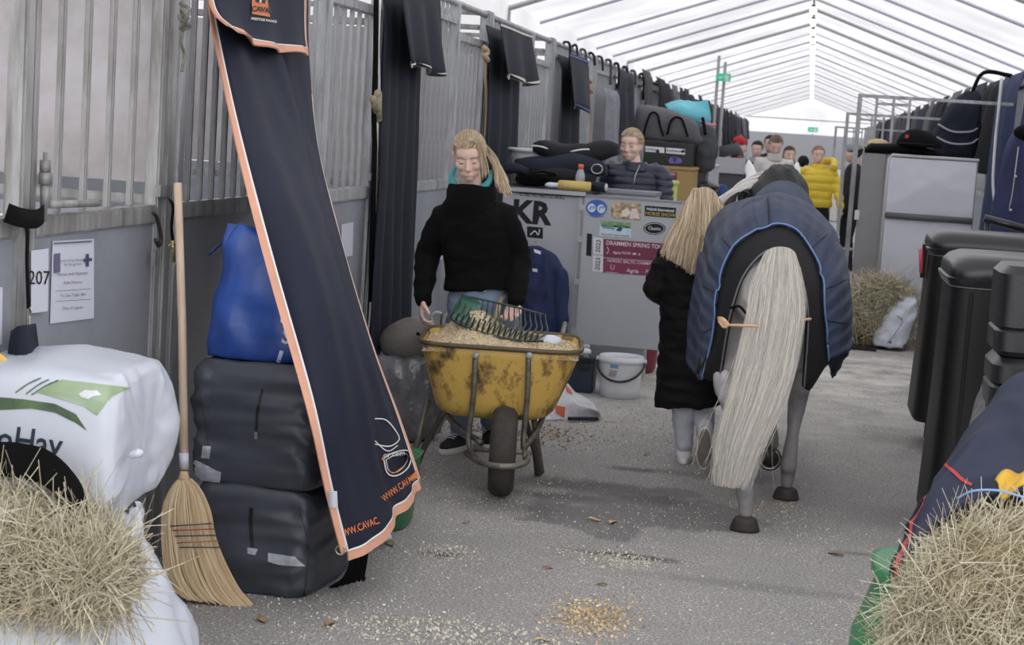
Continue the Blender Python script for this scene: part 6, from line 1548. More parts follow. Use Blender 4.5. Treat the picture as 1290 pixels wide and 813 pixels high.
lf = [V(hx - .13, 9.1, .85), V(hx - .12, 9.12, .68), V(PY(965, 470, 8.95).x, 9.02, .44), V(PY(968, 530, 8.85).x, 8.86, .26), V(PY(970, 565, 8.8).x, 8.79, .16), V(PY(970, 575, 8.8).x, 8.74, .08)]
rf = [V(hx + .08, 9.15, .85), V(hx + .07, 9.2, .68), V(hx + .06, 9.34, .44), V(hx + .055, 9.46, .27), V(hx + .05, 9.52, .15), V(hx + .05, 9.57, .07)]
for pts in (lf, rf): add_chain(bm, pts, [.11, .08, .055, .036, .043, .034], 14)
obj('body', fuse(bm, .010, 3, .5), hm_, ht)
hoof_m = mat('dark_hoof', (52, 46, 42), .6, var=.3, vscale=14, bump=.2)
def hoof(c, s=1.0, pitch=0.0, shod=False):
    M_ = Matrix.Translation(c) @ Matrix.Rotation(pitch, 4, 'X') @ Matrix.Scale(s, 4); bm = BM()
    def rg(z, r, yo, k=1.0):
        out = []
        for i in range(24):
            a = 2 * PI * i / 24; x, y = math.cos(a), math.sin(a); ext = 1.12 if y > 0 else .82
            out.append(M_ @ Vector((x * r, y * r * ext + yo, z)))
        return out
    add_rings(bm, [rg(0, .064, .0), rg(.010, .065, 0), rg(.04, .056, -.006), (rg(.056, .048, -.010)), rg(.064, .03, -.010)]); o = obj('hoof', bm, hoof_m, ht)
    if shod:
        obj('horseshoe', tube([M_ @ Vector((math.cos(a) * .052, math.sin(a) * .056, -.004)) for a in [R(-60 + k * 300 / 18) + PI * .0 for k in range(19)]], .007, 6, .7), chrome_m, o)
    return o
hoof(Vector((lh[-1].x, 7.345, 0.002)), .98); hoof(Vector((rh_[-1].x, 8.10, 0.002)), .95, shod=True)
hoof(Vector((lf[-1].x, 8.66, .085)), .95, R(-75), shod=True); hoof(Vector((rf[-1].x, 9.60, 0.002)), .95)

# ---- tail
tail_m = mat('cream_tail_hair', (212, 205, 192), .55, col2=(142, 137, 132), island=1, spec=.4)
Lt_ = resample(spline([PY(*p) for p in ((962, 324, 7.66), (948, 350, 7.60), (938, 400, 7.55), (926, 450, 7.50), (914, 505, 7.42), (905, 560, 7.33), (903, 612, 7.27))], 8), 16)
Rt_ = resample(spline([PY(*p) for p in ((1002, 324, 7.66), (1013, 352, 7.60), (1016, 400, 7.55), (1010, 450, 7.50), (994, 510, 7.42), (968, 565, 7.33), (948, 618, 7.27))], 8), 16)
rs = np.random.RandomState(12); paths = []; cl = [(rs.rand(), rs.randn()) for _ in range(46)]
for i in range(4200):
    c_ = cl[rs.randint(46)]; u = min(1, max(0, c_[0] * .7 + rs.rand() * .3 + rs.randn() * .02)); dpt = rs.rand() ** .7
    K = 16; ln = 1 - .42 * rs.rand() ** 1.5; pp = []; stray = rs.randn() * (.05 if rs.rand() < .02 else .006)
    for j in range(K):
        f = j / (K - 1) * ln; x = f * 15; a_ = min(int(x), 14); fr_ = x - a_
        P0 = Lt_[a_].lerp(Lt_[a_ + 1], fr_); P1 = Rt_[a_].lerp(Rt_[a_ + 1], fr_)
        uu = .5 + (u - .5) * (1 - .10 * f) + .025 * math.sin(f * 7 + c_[1] * 3) * f
        th = .055 * (1 - .3 * f) * math.sqrt(max(.05, 1 - (2 * uu - 1) ** 2))
        pp.append(tuple(P0.lerp(P1, uu) + V(.0035 * math.sin(f * 26 + c_[1] * 9) * (1 - f), 0, .045 * math.sqrt(max(0, 1 - (2 * uu - 1) ** 2)) * max(0, 1 - f * 9)) + V(stray * f * f * 2 - (.02 * f * f), -th * (dpt - .35), 0)))
    paths.append(pp)
tl = obj('tail', add_rings(BM(), [ell(Lt_[j].lerp(Rt_[j], .5) + V(0, .025, 0), (Rt_[j] - Lt_[j]) * (.44 - .012 * j), V(0, .030 * (1 - j / 20), 0), 20) for j in range(0, 13)]), mat('tail_core', (196, 192, 190), .7, var=.2, vscale=6, stretch=(30, 30, 2), bump=.6, bscale=20), ht)
obj('tail_hair', ribbons(np.array(paths), np.linspace(1.25, .35, 16)[None, :] * np.full((4200, 1), .00105), sides=rs.randn(4200, 3) * .4 + [0, 1, 0], seed=3), tail_m, tl, kind='stuff')

# ---- rug
rug_m = mat('slate_navy_rug', (50, 60, 84), .7, var=.14, vscale=5, bump=.2, bscale=260, col2=(38, 46, 68)); liner_m = mat('black_rug_lining', (20, 20, 23), .85, var=.2, bump=.3, bscale=120)
R0 = [(906, 482, 7.74), (913, 435, 7.66), (922, 388, 7.62), (938, 345, 7.62), (966, 316, 7.66), (994, 319, 7.66), (1010, 350, 7.62), (1018, 400, 7.62), (1013, 488, 7.74)]
R1 = [(886, 474, 7.84), (900, 420, 7.78), (906, 365, 7.76), (925, 314, 7.77), (966, 286, 7.80), (1003, 293, 7.82), (1031, 338, 7.80), (1036, 385, 7.79), (1042, 452, 7.9)]
R2 = [(881, 475, 7.95), (885, 420, 7.92), (890, 358, 7.92), (909, 298, 7.95), (962, 258, 8.0), (1012, 268, 8.0), (1050, 312, 7.96), (1064, 365, 7.95), (1066, 440, 8.0)]
R3 = [(880, 473, 8.2), (883, 420, 8.2), (889, 350, 8.2), (910, 290, 8.2), (961, 248, 8.25), (1015, 258, 8.25), (1051, 300, 8.2), (1067, 355, 8.2), (1069, 438, 8.25)]
def wr(Y, hw, zt_, zb_): 
    xx = hx - .0 - (Y - 7.8) * .03; out = []
    for a in (-1, -.85, -.62, -.33, 0, .33, .62, .85, 1):
        th = a * 1.75; out.append(V(xx + .02 + hw * math.sin(min(1.57, abs(th))) * (1 if a > 0 else -1 if a < 0 else 0), Y, lerp(zt_, zt_ - .36, (1 - math.cos(min(1.57, abs(th))))) - max(0, abs(th) - 1.25) * (zt_ - .36 - zb_) * 2))
    return out
W = lambda r: [PY(*p) for p in r]
def fixed(rows, nu, nv):
    f = loft_rows(rows, nu, nv); return f
lnf = fixed([W(R0), [a.lerp(b, .5) + V(0, -.012, 0) for a, b in zip(W(R0), W(R1))], W(R1)], 60, 10)
obj('rug_lining', sheet(lambda u, v: lnf(u, v) + V(0, -.006, 0) * nz((u * 9, v * 3, 1)), 60, 10), liner_m, ht, solid=.012)
nvf = fixed([W(R1), W(R2), W(R3), wr(8.6, .36, 1.385, .55), wr(9.0, .36, 1.375, .55), wr(9.35, .30, 1.33, .60)], 72, 56)
def nvq_(u, v):
    p = nvf(u, v); q = 0
    c_ = V(hx, p.y, 1.0); d = (p - c_); d.y = 0; d = d.normalized() if d.length else V(0, 0, 1)
    qs = abs(math.sin(v * PI * 6.5)) ** .5; qt = min(1, abs(((u * 8) % 1) - .5) * 0 + 1)
    seam = min(abs(u - s_) for s_ in (.28, .5, .73)); k = smooth(seam / .02)
    return p + d * (.012 * k + .006 * nz(p, 12) + .010 * (ridged(p, 6, 2) - .5) * smooth(v * 6)) + V(0, -.03, 0) * math.exp(-((v - .1) / .09) ** 2)
rg = obj('rug', sheet(nvq_, 96, 60), rug_m, ht, solid=.018)
pipeM = mat('bright_blue_piping', (92, 124, 178), .5)
e1 = [nvq_(i / 95, 0) + V(0, -.008, 0) for i in range(96)]; obj('rug_piping', tube(e1, .0045, 6), pipeM, rg)
e0 = [lnf(i / 59, 0) + V(0, -.004, 0) for i in range(60)]; obj('lining_edge', tube(e0, .005, 6), mat('grey_binding', (92, 92, 98), .7), ht)
# lower lining flaps that hang below the rug
for rows, nm in (([[(906, 440, 7.72), (893, 440, 7.8), (884, 440, 7.9)], [(904, 465, 7.74), (888, 460, 7.8), (878, 462, 7.9)], [(902, 482, 7.76), (889, 478, 7.82), (876, 470, 7.9)]], 'lining_flap'),
                 ([[(1016, 400, 7.68), (1026, 402, 7.74), (1038, 405, 7.84)], [(1014, 445, 7.74), (1030, 450, 7.82), (1048, 448, 7.95)], [(1011, 480, 7.78), (1024, 474, 7.82), (1037, 462, 7.9)], [(1013, 490, 7.8), (1018, 491, 7.83), (1024, 484, 7.85)]], 'lining_flap')):
    f2 = loft_rows([W(r) for r in rows], 14, 14); obj(nm, sheet(lambda u, v: f2(u, v), 14, 14), liner_m, ht, solid=.01)
cord_m = mat('peach_cord', (206, 160, 122), .7)
bm = BM(); add_tube(bm, pcurve((906, 402, 7.55), (914, 409, 7.5), (930, 410, 7.47), (955, 411, 7.46)), .006, 6); add_tube(bm, pcurve((1009, 405, 7.53), (1014, 403, 7.55), (1021, 402, 7.6)), .006, 6)
obj('tail_cord', bm, cord_m, ht)
bm = BM(); add_tube(bm, pcurve((905, 401, 7.56), (911, 402, 7.53), (917, 409, 7.5), (912, 412, 7.5), (906, 404, 7.54), (915, 406, 7.5)), .007, 6); obj('cord_knot', bm, cord_m, ht)
obj('leg_strap', tube(pcurve((921, 388, 7.6), (931, 386, 7.56), (938, 393, 7.56), (944, 399, 7.56)), .012, 6, .5), black_cloth, ht)
trg = bvh_of(rg); bm = BM()
for pts_ in ([(967, 250), (968, 266), (969, 284)], [(909, 300), (920, 312), (932, 320)], [(1042, 296), (1028, 308), (1018, 318)], [(886, 360), (895, 366), (905, 370)], [(1066, 352), (1052, 360), (1040, 364)], [(885, 420), (893, 416), (900, 411)], [(1067, 408), (1052, 406), (1038, 404)]):
    line_on(bm, trg, pts_, 1.4, off=.002, n=10)
obj('quilting_seams', bm, mat('dark_thread', (24, 28, 40), .8), rg, sm=False, kind='stuff')
# ---- black hood over the neck, mane
hood_m = mat('black_hood_lycra', (22, 22, 25), .6, bump=.2, bscale=60)
def ringN(Y, x, zc, w_, h_, n=30): return [V(x + w_ * math.cos(a), Y - .10 * math.sin(a), zc + h_ * math.sin(a)) for a in [2 * PI * k / n for k in range(n)]]
rings = [ringN(9.26, hx - .01, 1.03, .19, .25), ringN(9.42, hx + .01, 1.16, .18, .25), ringN(9.58, nx + .0, 1.29, .165, .235), ringN(9.74, nx + .01, 1.34, .15, .205), ringN(9.9, nx + .01, 1.37, .12, .16), ringN(10.0, nx + .01, 1.38, .10, .125)]
b2 = add_rings(BM(), rings, cap=False); bmesh.ops.subdivide_edges(b2, edges=b2.edges[:], cuts=2, use_grid_fill=True); me = to_mesh(b2, 'h')
displace(me, lambda c, n: c + n * .010 * math.sin((c.y * 9 + (c.x - nx) * 16 + c.z * 3) * 4))
obj('hood', me, hood_m, ht)
rings = [ringN(9.14, hx - .01, 1.04, .27, .30), ringN(9.28, hx + .01, 1.12, .235, .285), ringN(9.42, hx + .03, 1.20, .195, .265), ringN(9.45, hx + .03, 1.20, .17, .24)]
obj('rug_neck', add_rings(BM(), [[p for p in r] for r in rings], cap=False), rug_m, ht)
starts = [V(nx - .09, 9.55, 1.42), V(nx - .07, 9.65, 1.47), V(nx - .03, 9.75, 1.51), V(nx - .03, 9.9, 1.50), V(nx - .06, 10.0, 1.46), V(nx - .10, 9.85, 1.40)]
ends = [PY(893, 272, 9.5), PY(905, 268, 9.6), PY(912, 262, 9.7), PY(925, 266, 9.8), PY(940, 262, 9.85), PY(950, 268, 9.7)]
mids = [PY(915, 236, 9.5), PY(922, 228, 9.55), PY(930, 222, 9.65), PY(938, 220, 9.8), PY(948, 224, 9.85), PY(944, 236, 9.7)]
falling_hair(None, ht, mat('white_mane', (232, 230, 226), .6, col2=(196, 192, 188), island=1), starts, ends, 3000, 6, .0022, .012, mids=mids, name='mane', clump=26)
bm = BM(); add_tube(bm, [PY(938 + 8 * math.cos(a), 250 + 9 * math.sin(a), 9.5) for a in [k * PI / 8 for k in range(17)]], .008, 8); obj('bridle_ring', bm, black_m, ht)
obj('white_browband', tube(pcurve((930, 264, 9.5), (929, 250, 9.5), (935, 240, 9.5), (942, 236, 9.5)), .006, 6), white_m, ht)

# ================================================================== LONG-HAIRED GIRL BESIDE THE HORSE
YK = 8.75
J = dict(pelvis=PY(868, 430, YK), waist=PY(868, 392, YK), chest=PY(872, 345, YK), neck=PY(880, 300, YK + .02), head=PY(887, 264, YK + .04),
         shL=PY(845, 322, YK + .02), shR=PY(903, 322, YK + .0), elL=PY(824, 364, YK - .02), elR=PY(914, 370, YK + .05), wrL=PY(842, 380, YK + .20), wrR=PY(918, 350, YK + .28),
         hpL=PY(860, 440, YK), hpR=PY(880, 440, YK), knL=PY(860, 500, YK), knR=PY(886, 500, YK + .05), anL=PY(862, 565, YK), anR=PY(887, 548, YK - .12))
gt, T = person('girl with long fair hair in a long black padded coat walking beside the horse', J, Rot(-.25, .1), .86, None, PY(867, 512, YK), mat('long_black_coat', (10, 10, 12), .75, bump=.1, spec=.25), mat('pale_grey_socks', (160, 163, 172), .9, bump=.3, bscale=200), blond, None,
               voxel=.009, quilt=.062, qamp=.006, fold=.009, girth=1.03, hemflare=1.06, top_name='coat', sleeve=1.12, face=True, seed=7, hairk=dict(ns=900, long=((0, -.115, -.05),)), collar=(mat('long_black_coat', (14, 14, 16), .6), .075, .06))
Lk = lambda p: T @ Vector(p)
falling_hair(T, gt, blond, [Lk((-.085, -.0, .07)), Lk((-.06, -.06, .11)), Lk((0, -.09, .11)), Lk((.06, -.06, .10)), Lk((.088, .0, .06))],
             [PY(836, 322, 8.62), PY(852, 330, 8.58), PY(868, 342, 8.56), PY(884, 345, 8.56), PY(902, 325, 8.6), PY(914, 300, 8.66)], 3000, 14, .0013, .009, mids=[PY(858, 262, 8.64), PY(868, 268, 8.60), PY(880, 275, 8.58), PY(893, 272, 8.58), PY(908, 268, 8.62), PY(916, 264, 8.68)], name='long_hair', clump=60)
bm = BM(); add_rings(bm, [ell(c, a_, b__, 24) for c, a_, b__ in ((Lk((0, -.02, .03)), V(.088, 0, 0), V(0, .09, 0)), (PY(885, 285, 8.72), V(.105, 0, 0), V(0, .07, 0)), (PY(882, 308, 8.68), V(.11, 0, 0), V(0, .05, 0)), (PY(876, 322, 8.64), V(.08, 0, 0), V(0, .02, 0)))])
obj('hair_underlayer', bm, mat('hair_core', (176, 150, 116), .6, var=.35, vscale=5, stretch=(30, 30, 2)), gt)
shoe_w = mat('white_trainer', (205, 203, 206), .6, var=.1); sole_d = mat('grey_brown_sole', (104, 98, 94), .8, bump=.5, bscale=60)
shoe(gt, V(J['anL'].x, J['anL'].y + .03, 0), V(.0, 1, 0), shoe_w, 1.0)
so = J['anR']
# raised heel: toe down, sole facing the viewer
def tilted_shoe(a, s):
    f2 = V(.02, .22, -1).normalized(); lt = V(1, 0.05, 0).normalized(); u2 = lt.cross(f2).normalized()
    if u2.y < 0: u2 = -u2
    P = lambda f, z, l=0: a + f2 * f * s + u2 * z * s + lt * l * s
    bm = BM(); add_chain(bm, [P(-.035, .10), P(-.03, .055), P(.03, .055), P(.10, .045), P(.155, .04)], [.036 * s, .040 * s, .040 * s, .036 * s, .026 * s], 12)
    ub = obj('shoe', fuse(bm, .007, 2), shoe_w, gt)
    def slab(z0, z1, k, m, nm):
        rings = []
        for z, kk in ((z0, .96), (z0 + .003, 1), (z1 - .003, 1), (z1, .96)):
            r = []
            for i in range(24):
                th = 2 * PI * i / 24; y = math.cos(th); x = math.sin(th); r.append(P(.062 + y * .128 * kk * k, z, x * .046 * (1 - .14 * (y < 0)) * kk * k))
            rings.append(r)
        return obj(nm, add_rings(BM(), rings), m, ub)
    slab(.004, .03, 1.0, mat('white_rubber', (205, 203, 198), .6), 'midsole'); slab(-.004, .005, .9, sole_d, 'sole')
tilted_shoe(PY(888, 552, YK - .20), .92)

# ================================================================== RIGHT SIDE: BLACK TRUNKS
gloss_black = mat('moulded_black_plastic', (26, 27, 31), .32, bump=.06, bscale=200, spec=.6)
satin_black = mat('satin_black_panel', (13, 13, 15), .5, spec=.4)
def trunk(label, xl_, xr_, Y0, dep, z0, z1, lid=.11, taper=.02, rivets=((.12, .3), (.12, .55), (.12, .9)), feet=True):
    t = thing('show_trunk', label, 'trunk', ((xl_ + xr_) / 2, Y0 + dep / 2, 0)); bm = BM(); zl = z1 - lid
    def rr(z, g, e=9): return ell(((xl_ + xr_) / 2, Y0 + dep / 2, z), ((xr_ - xl_) / 2 + g, 0, 0), (0, dep / 2 + g, 0), 72, e)
    obj('trunk_body', add_rings(bm, [rr(z0, .01), rr(z0 + .02, .025), rr(z0 + .12, .022), rr((z0 + zl) / 2, .008), rr(zl, .0)]), satin_black, t, sm=2)
    obj('lid', add_rings(BM(), [rr(zl - .02, .012, 8), rr(zl, .022, 8), rr(zl + .012, .024, 8), rr(zl + .016, .012, 8), rr(zl + .03, .014, 8), rr(zl + lid * .6, .010, 7), rr(zl + lid * .85, -.012, 6), rr(z1, -.05, 6)]), gloss_black, t, sm=2)
    obj('lid_groove', add_rings(BM(), [rr(zl - .026, .010, 8), rr(zl - .021, .010, 8)]), mat('dull_grey_strip', (96, 98, 106), .4), t)
    for dx in (.07, .42): obj('corner_ridge', box((xl_ + dx, Y0 - .012, z0 + .06), (xl_ + dx + .014, Y0 + .01, zl - .04), .003), satin_black, t, sm=False)
    for u, v in rivets:
        p = V(xl_ + u, Y0 - .006, lerp(z0, zl, v)); obj('rivet', lathe([(.009, 0), (.008, .005), (.003, .008)], p, 10, (0, -1, 0)), chrome_m, t)
        p2 = p + V(.04, 0, 0); obj('rivet', lathe([(.009, 0), (.008, .005), (.003, .008)], p2, 10, (0, -1, 0)), chrome_m, t)
    if feet and z0 > .05:
        for fx in (xl_ + .1, xl_ + .16, xr_ - .1):
            for fy in (Y0 + .06, Y0 + dep - .06): obj('foot', box((fx - .012, fy - .012, 0), (fx + .012, fy + .012, z0 + .02), .003), satin_black, t, sm=False)
    return t
X1 = PY(1160, 420, 9.75).x + .02
t = trunk('tall black trunk on short legs with a red light, farthest of the black trunks', X1, 1.62, 9.75, .6, .17, 1.235)
obj('red_light', tube([PY(1160, 314, 9.95), PY(1161, 344, 9.95)], .013, 10, 1.0), mat('red_lens', (206, 70, 92), .25), t)
obj('light_base', box(tuple(PY(1159, 350, 9.98)), tuple(PY(1168, 308, 10.02))), satin_black, t, sm=False)
t = thing('pull_handle', 'black tubular pull handle rising behind the farthest black trunk', 'handle', PY(1265, 300, 10.6))
pa, pb = PY(1240, 275, 10.6), PY(1300, 291, 10.6)
obj('grip', tube([pa, pb], .024, 12), gloss_black, t); obj('upright', tube([pa + V(.02, 0, 0), V(pa.x + .02, 10.6, 0)], .016, 8), gloss_black, t)
X2 = PY(1189, 450, 7.5).x + .01
trunk('tall black trunk in the middle of the three black trunks on the right', X2, 1.50, 7.5, .7, .04, 1.235, rivets=((.0, .0),)[:0], feet=False)
X3 = PY(1258, 400, 6.5).x
t = thing('carry_case', 'black moulded case cut by the right photo edge, upper of two', 'case', (X3 + .25, 6.7, .93))
zc3 = PY(1270, 336, 6.5).z
def cs(z0, z1, nm_, m): return obj(nm_, add_rings(BM(), [ell((X3 + .28, 6.72, z), (.28 + g, 0, 0), (0, .2 + g, 0), 48, 7) for z, g in ((z0, -.02), (z0 + .02, 0), (z0 + .09, .0), (z0 + .10, -.008), (z0 + .11, .0), (z1 - .03, .0), (z1, -.025))]), m, t, sm=2)
cs(.93, zc3, 'shell', gloss_black)
t = thing('carry_case', 'black moulded case under the upper one at the right photo edge', 'case', (X3 + .25, 6.7, .73))
cs(.72, .925, 'shell', gloss_black)
for x in (1268, 1273): obj('rivet', lathe([(.007, 0), (.006, .004), (.002, .006)], PY(x, 493, 6.515), 10, (0, -1, 0)), chrome_m, t)
t = thing('trestle', 'black trestle carrying the moulded cases', 'stand', (X3 + .28, 6.72, 0))
obj('shelf', box((X3 + .03, 6.54, .69), (X3 + .53, 6.9, .718), .004), satin_black, t, sm=False)
for fx in (X3 + .06, X3 + .5):
    for fy in (6.57, 6.87): obj('leg', tube([V(fx, fy, 0), V(fx, fy, .69)], .014, 8), satin_black, t)
rows = [[(1256, 448, 6.9), (1246, 462, 6.9), (1240, 475, 6.9)], [(1262, 480, 6.85), (1244, 490, 6.8), (1228, 505, 6.85)], [(1262, 520, 6.85), (1240, 522, 6.8), (1219, 540, 6.85)], [(1262, 575, 6.9), (1240, 575, 6.85), (1214, 580, 6.9)]]
f2 = loft_rows([W(r) for r in rows], 20, 24)
single('plastic_cover', to_mesh(sheet(lambda u, v: f2(u, v) + V(0, -.03, 0) * ridged(f2(u, v), 14, 1), 20, 24), 'c'), film_m, 'crinkled clear plastic cover between the middle trunk and the cases', 'cover', solid=.002)

# ------------------------------------------------------------------ navy rug with red edge, green tub, hay, yellow cloth at lower right
t = thing('green_tub', 'green plastic tub under the navy rug in the lower right corner', 'tub', (.78, 4.98, 0))
def tr2(z, g): return ell((.81, 5.02, z), (.54 + g, 0, 0), (0, .26 + g, 0), 40, 3.2)
obj('tub', add_rings(BM(), [tr2(0, .04), tr2(.02, .06), tr2(.25, .04), tr2(.43, -.02), tr2(.45, .0), tr2(.48, .0), tr2(.48, -.02)]), mat('mid_green_plastic', (44, 122, 74), .4, var=.15, vscale=5), t)
t = thing('hay_bale', 'loose hay bale tied with pale blue string in the lower right corner', 'hay', (.86, 4.5, 0))
bm = BM(); add_rings(bm, [ell((.86, 4.52, z), (.50 + g, 0, 0), (0, .24 + g * .5, 0), 40, 4) for z, g in ((0, 0), (.1, .02), (.35, .01), (.6, -.03), (.69, -.10), (.72, -.2))]); bmesh.ops.subdivide_edges(bm, edges=bm.edges[:], cuts=2, use_grid_fill=True)
me = to_mesh(bm, 'b'); crumple(me, .03, 8, 3); obj('bale_core', me, mat('hay_core', (128, 114, 78), .9), t)
hay_mound((.87, 4.50, .36), (.53, .26, .37), 11500, 'hay_stalks', t, 31, ln=(.07, .24), wid=.00105, flop=.22)
bs = mat('blue_string', (122, 158, 206), .6)
obj('string', tube(pcurve((1206, 628, 4.5), (1225, 619, 4.45), (1255, 618, 4.42), (1280, 624, 4.42), (1300, 630, 4.42)), .003, 6), bs, t)
red_m = mat('red_binding', (176, 48, 52), .7)
rows = [[(1310, 462, 5.7), (1270, 486, 5.6), (1238, 520, 5.5), (1206, 562, 5.4), (1178, 600, 5.3), (1172, 625, 5.2)],
        [(1310, 520, 5.4), (1265, 530, 5.3), (1230, 550, 5.2), (1200, 588, 5.14), (1172, 630, 5.1), (1150, 672, 5.03)],
        [(1310, 580, 5.2), (1268, 585, 5.12), (1230, 598, 5.06), (1198, 622, 5.0), (1165, 658, 4.9), (1133, 704, 4.72)],
        [(1310, 618, 5.05), (1272, 620, 5.0), (1235, 625, 4.95), (1200, 640, 4.88), (1170, 668, 4.78), (1130, 732, 4.68)]]
fR = loft_rows([W(r) for r in rows], 44, 34)
fRR = lambda u, v: fR(u, v) + V(-.25, -.6, .4) * (.022 * math.sin(v * 9 + u * 6) + .03 * nz(fR(u, v), 6, 2) + .022 * ridged(fR(u, v), 6, 5))
t = thing('stable_rug', 'navy rug with red binding thrown over the green tub at lower right', 'rug', (.7, 5.0, .65))
ob = obj('cloth', sheet(fRR, 44, 34), mat('near_navy_rug', (40, 45, 68), .85, var=.2, vscale=6, bump=.25, bscale=200), t, solid=.012)
tR = bvh_of(ob); bm = BM(); line_on(bm, tR, [(1186, 580), (1196, 590), (1210, 604), (1224, 612)], 4, off=.006); obj('red_binding', bm, red_m, t, sm=False)
bm = BM(); line_on(bm, tR, [(1202, 549), (1208, 556)], 4, off=.006, n=6); obj('red_tab', bm, red_m, t, sm=False)
hemp = [fRR(1, j / 33) for j in range(34)]; obj('hem', tube(hemp, .011, 7), red_m, t)
obj('hem_piping', tube([p + V(-.012, -.01, 0) for p in hemp], .007, 6), navy_m, t)
rows = [[(1254, 608, 4.95), (1268, 600, 4.93), (1285, 592, 4.93), (1305, 585, 4.95)], [(1256, 618, 4.86), (1272, 612, 4.82), (1288, 606, 4.82), (1305, 602, 4.84)], [(1262, 622, 4.78), (1276, 622, 4.76), (1290, 620, 4.76), (1305, 618, 4.78)]]
f3 = loft_rows([W(r) for r in rows], 20, 12); single('yellow_cloth', to_mesh(sheet(lambda u, v: f3(u, v) + V(0, -.01, .02) * math.sin(u * 7 + v * 4), 20, 12), 'y'), mat('amber_cloth', (224, 172, 40), .75, var=.15, vscale=9), 'amber yellow cloth on top of the hay at the right edge', 'cloth', solid=.006)

# ================================================================== GREY CABINET WITH ROLL-UP FRONT, RIGHT ROW
Yr = 15.3
xa, xb = PY(1112, 280, Yr).x, PY(1226, 280, Yr).x; zt_ = PY(1165, 198, Yr).z
t = thing('wheeled_wardrobe', 'pale grey fabric-fronted tack wardrobe standing on the right behind the hay', 'wardrobe', ((xa + xb) / 2, Yr + .3, 0))
fab = mat('pale_grey_tarpaulin', (188, 190, 202), .4, var=.05, vscale=5, bump=.1, bscale=6, spec=.5)
obj('frame', box((xa, Yr + .02, .12), (xb, Yr + .62, zt_ - .01), .01), mat('wardrobe_grey', (134, 134, 140), .5), t, sm=False)
zm = PY(1165, 276, Yr).z
def fabf(za, zb): 
    return sheet(lambda u, v: V(lerp(xa + .015, xb - .015, u), Yr - .012 - .016 * math.sin(PI * u) * math.sin(PI * v) - .006 * ridged(V(u * 1.2 + v * .8, v * 1.2 - u * .5, 0), 2.2, 1), lerp(za, zb, v)), 28, 20)
obj('upper_curtain', fabf(zt_ - .02, zm + .03), fab, t); obj('lower_curtain', fabf(zm - .01, .3), fab, t)
obj('roll_bar', tube([V(xa + .02, Yr - .03, zm + .01), V(xb - .01, Yr - .03, zm + .01)], .028, 10), mat('dark_bar', (78, 78, 82), .5), t)
obj('edge_tube', tube([V(xa + .005, Yr - .005, .15), V(xa + .005, Yr - .005, zt_ - .03), V(xa + .03, Yr - .005, zt_), V(xb, Yr - .005, zt_)], .014, 8), mat('pale_edge', (172, 172, 176), .5), t)
for xx in (xa + .12, xb - .12): obj('wheel', lathe([(.03, -.03), (.13, -.03), (.14, 0), (.13, .03), (.03, .03)], (xx, Yr - .09, .14), 20, (1, 0, 0)), black_m, t)
obj('mudguard', tube(spline([V(xa - .02, Yr - .08, .45), V(xa + .12, Yr - .1, .52), V(xa + .3, Yr - .1, .42), V(xa + .36, Yr - .09, .3)], 5), .03, 8), black_m, t)
xp = PY(1079, 280, Yr).x
dpn = obj('side_door', box((xp, Yr + .04, .12), (xa - .02, Yr + .07, PY(1095, 193, Yr).z), .004), mat('wardrobe_side_grey', (124, 122, 124), .55, var=.1), t, sm=False)
obj('door_latch', box(tuple(PY(1076, 277, Yr + .02)), tuple(PY(1083, 265, Yr + .035)), .004), edge_m, dpn, sm=False)
# cloths and hats on top
tp = zt_ + .002
bm = BM(); add_rings(bm, [ell((x, Yr + .22, tp + h / 2), (0, .2, 0), (0, 0, h / 2), 20, 2.6) for x, h in ((PY(1090, 195, Yr).x, .05), (PY(1097, 195, Yr).x, .09), (PY(1130, 195, Yr).x, .10), (PY(1160, 195, Yr).x, .09), (PY(1190, 195, Yr).x, .04))])
me = to_mesh(bm, 'c'); crumple(me, .015, 7, 2); displace(me, lambda q, n: V(q.x, q.y, max(q.z, tp)))
single('black_pad', me, black_cloth, 'flat black pad lying on top of the pale grey wardrobe', 'saddle pad')
c_ = PY(1158, 190, Yr); t = thing('cap', 'black peaked cap with a small red mark on top of the wardrobe', 'cap', (c_.x, Yr + .15, tp + .08))
bm = BM(); add_rings(bm, [ell((c_.x + dx, Yr + .15, tp + .08 + z), (r, 0, 0), (0, r * .85, 0), 24) for z, r, dx in ((0, .2, 0), (.05, .19, 0), (.10, .15, -.01), (.14, .09, -.02), (.155, .02, -.03))]); obj('crown', bm, black_cloth, t)
obj('peak', tube(spline([V(c_.x - .17, Yr + .05, tp + .10), V(c_.x - .05, Yr - .06, tp + .1), V(c_.x + .12, Yr - .04, tp + .1)], 5), .03, 8, .4), black_cloth, t)
obj('red_mark', box(tuple(V(c_.x - .13, Yr - .03, tp + .15)), tuple(V(c_.x - .10, Yr - .015, tp + .18))), red_m, t, sm=False)
c_ = PY(1106, 182, Yr + .2); t = thing('straw_hat', 'straw-coloured hat beside the black cap', 'hat', tuple(c_)); bm = BM(); add_ellipsoid(bm, c_, (.10, .08, .05), 18, 10); obj('crown', bm, mat('straw_hat', (196, 168, 116), .8, var=.3, vscale=20), t); obj('brim', lathe([(.13, -.03), (.135, -.025), (.09, -.01)], c_, 20), mat('straw_hat', (196, 168, 116), .8), t)

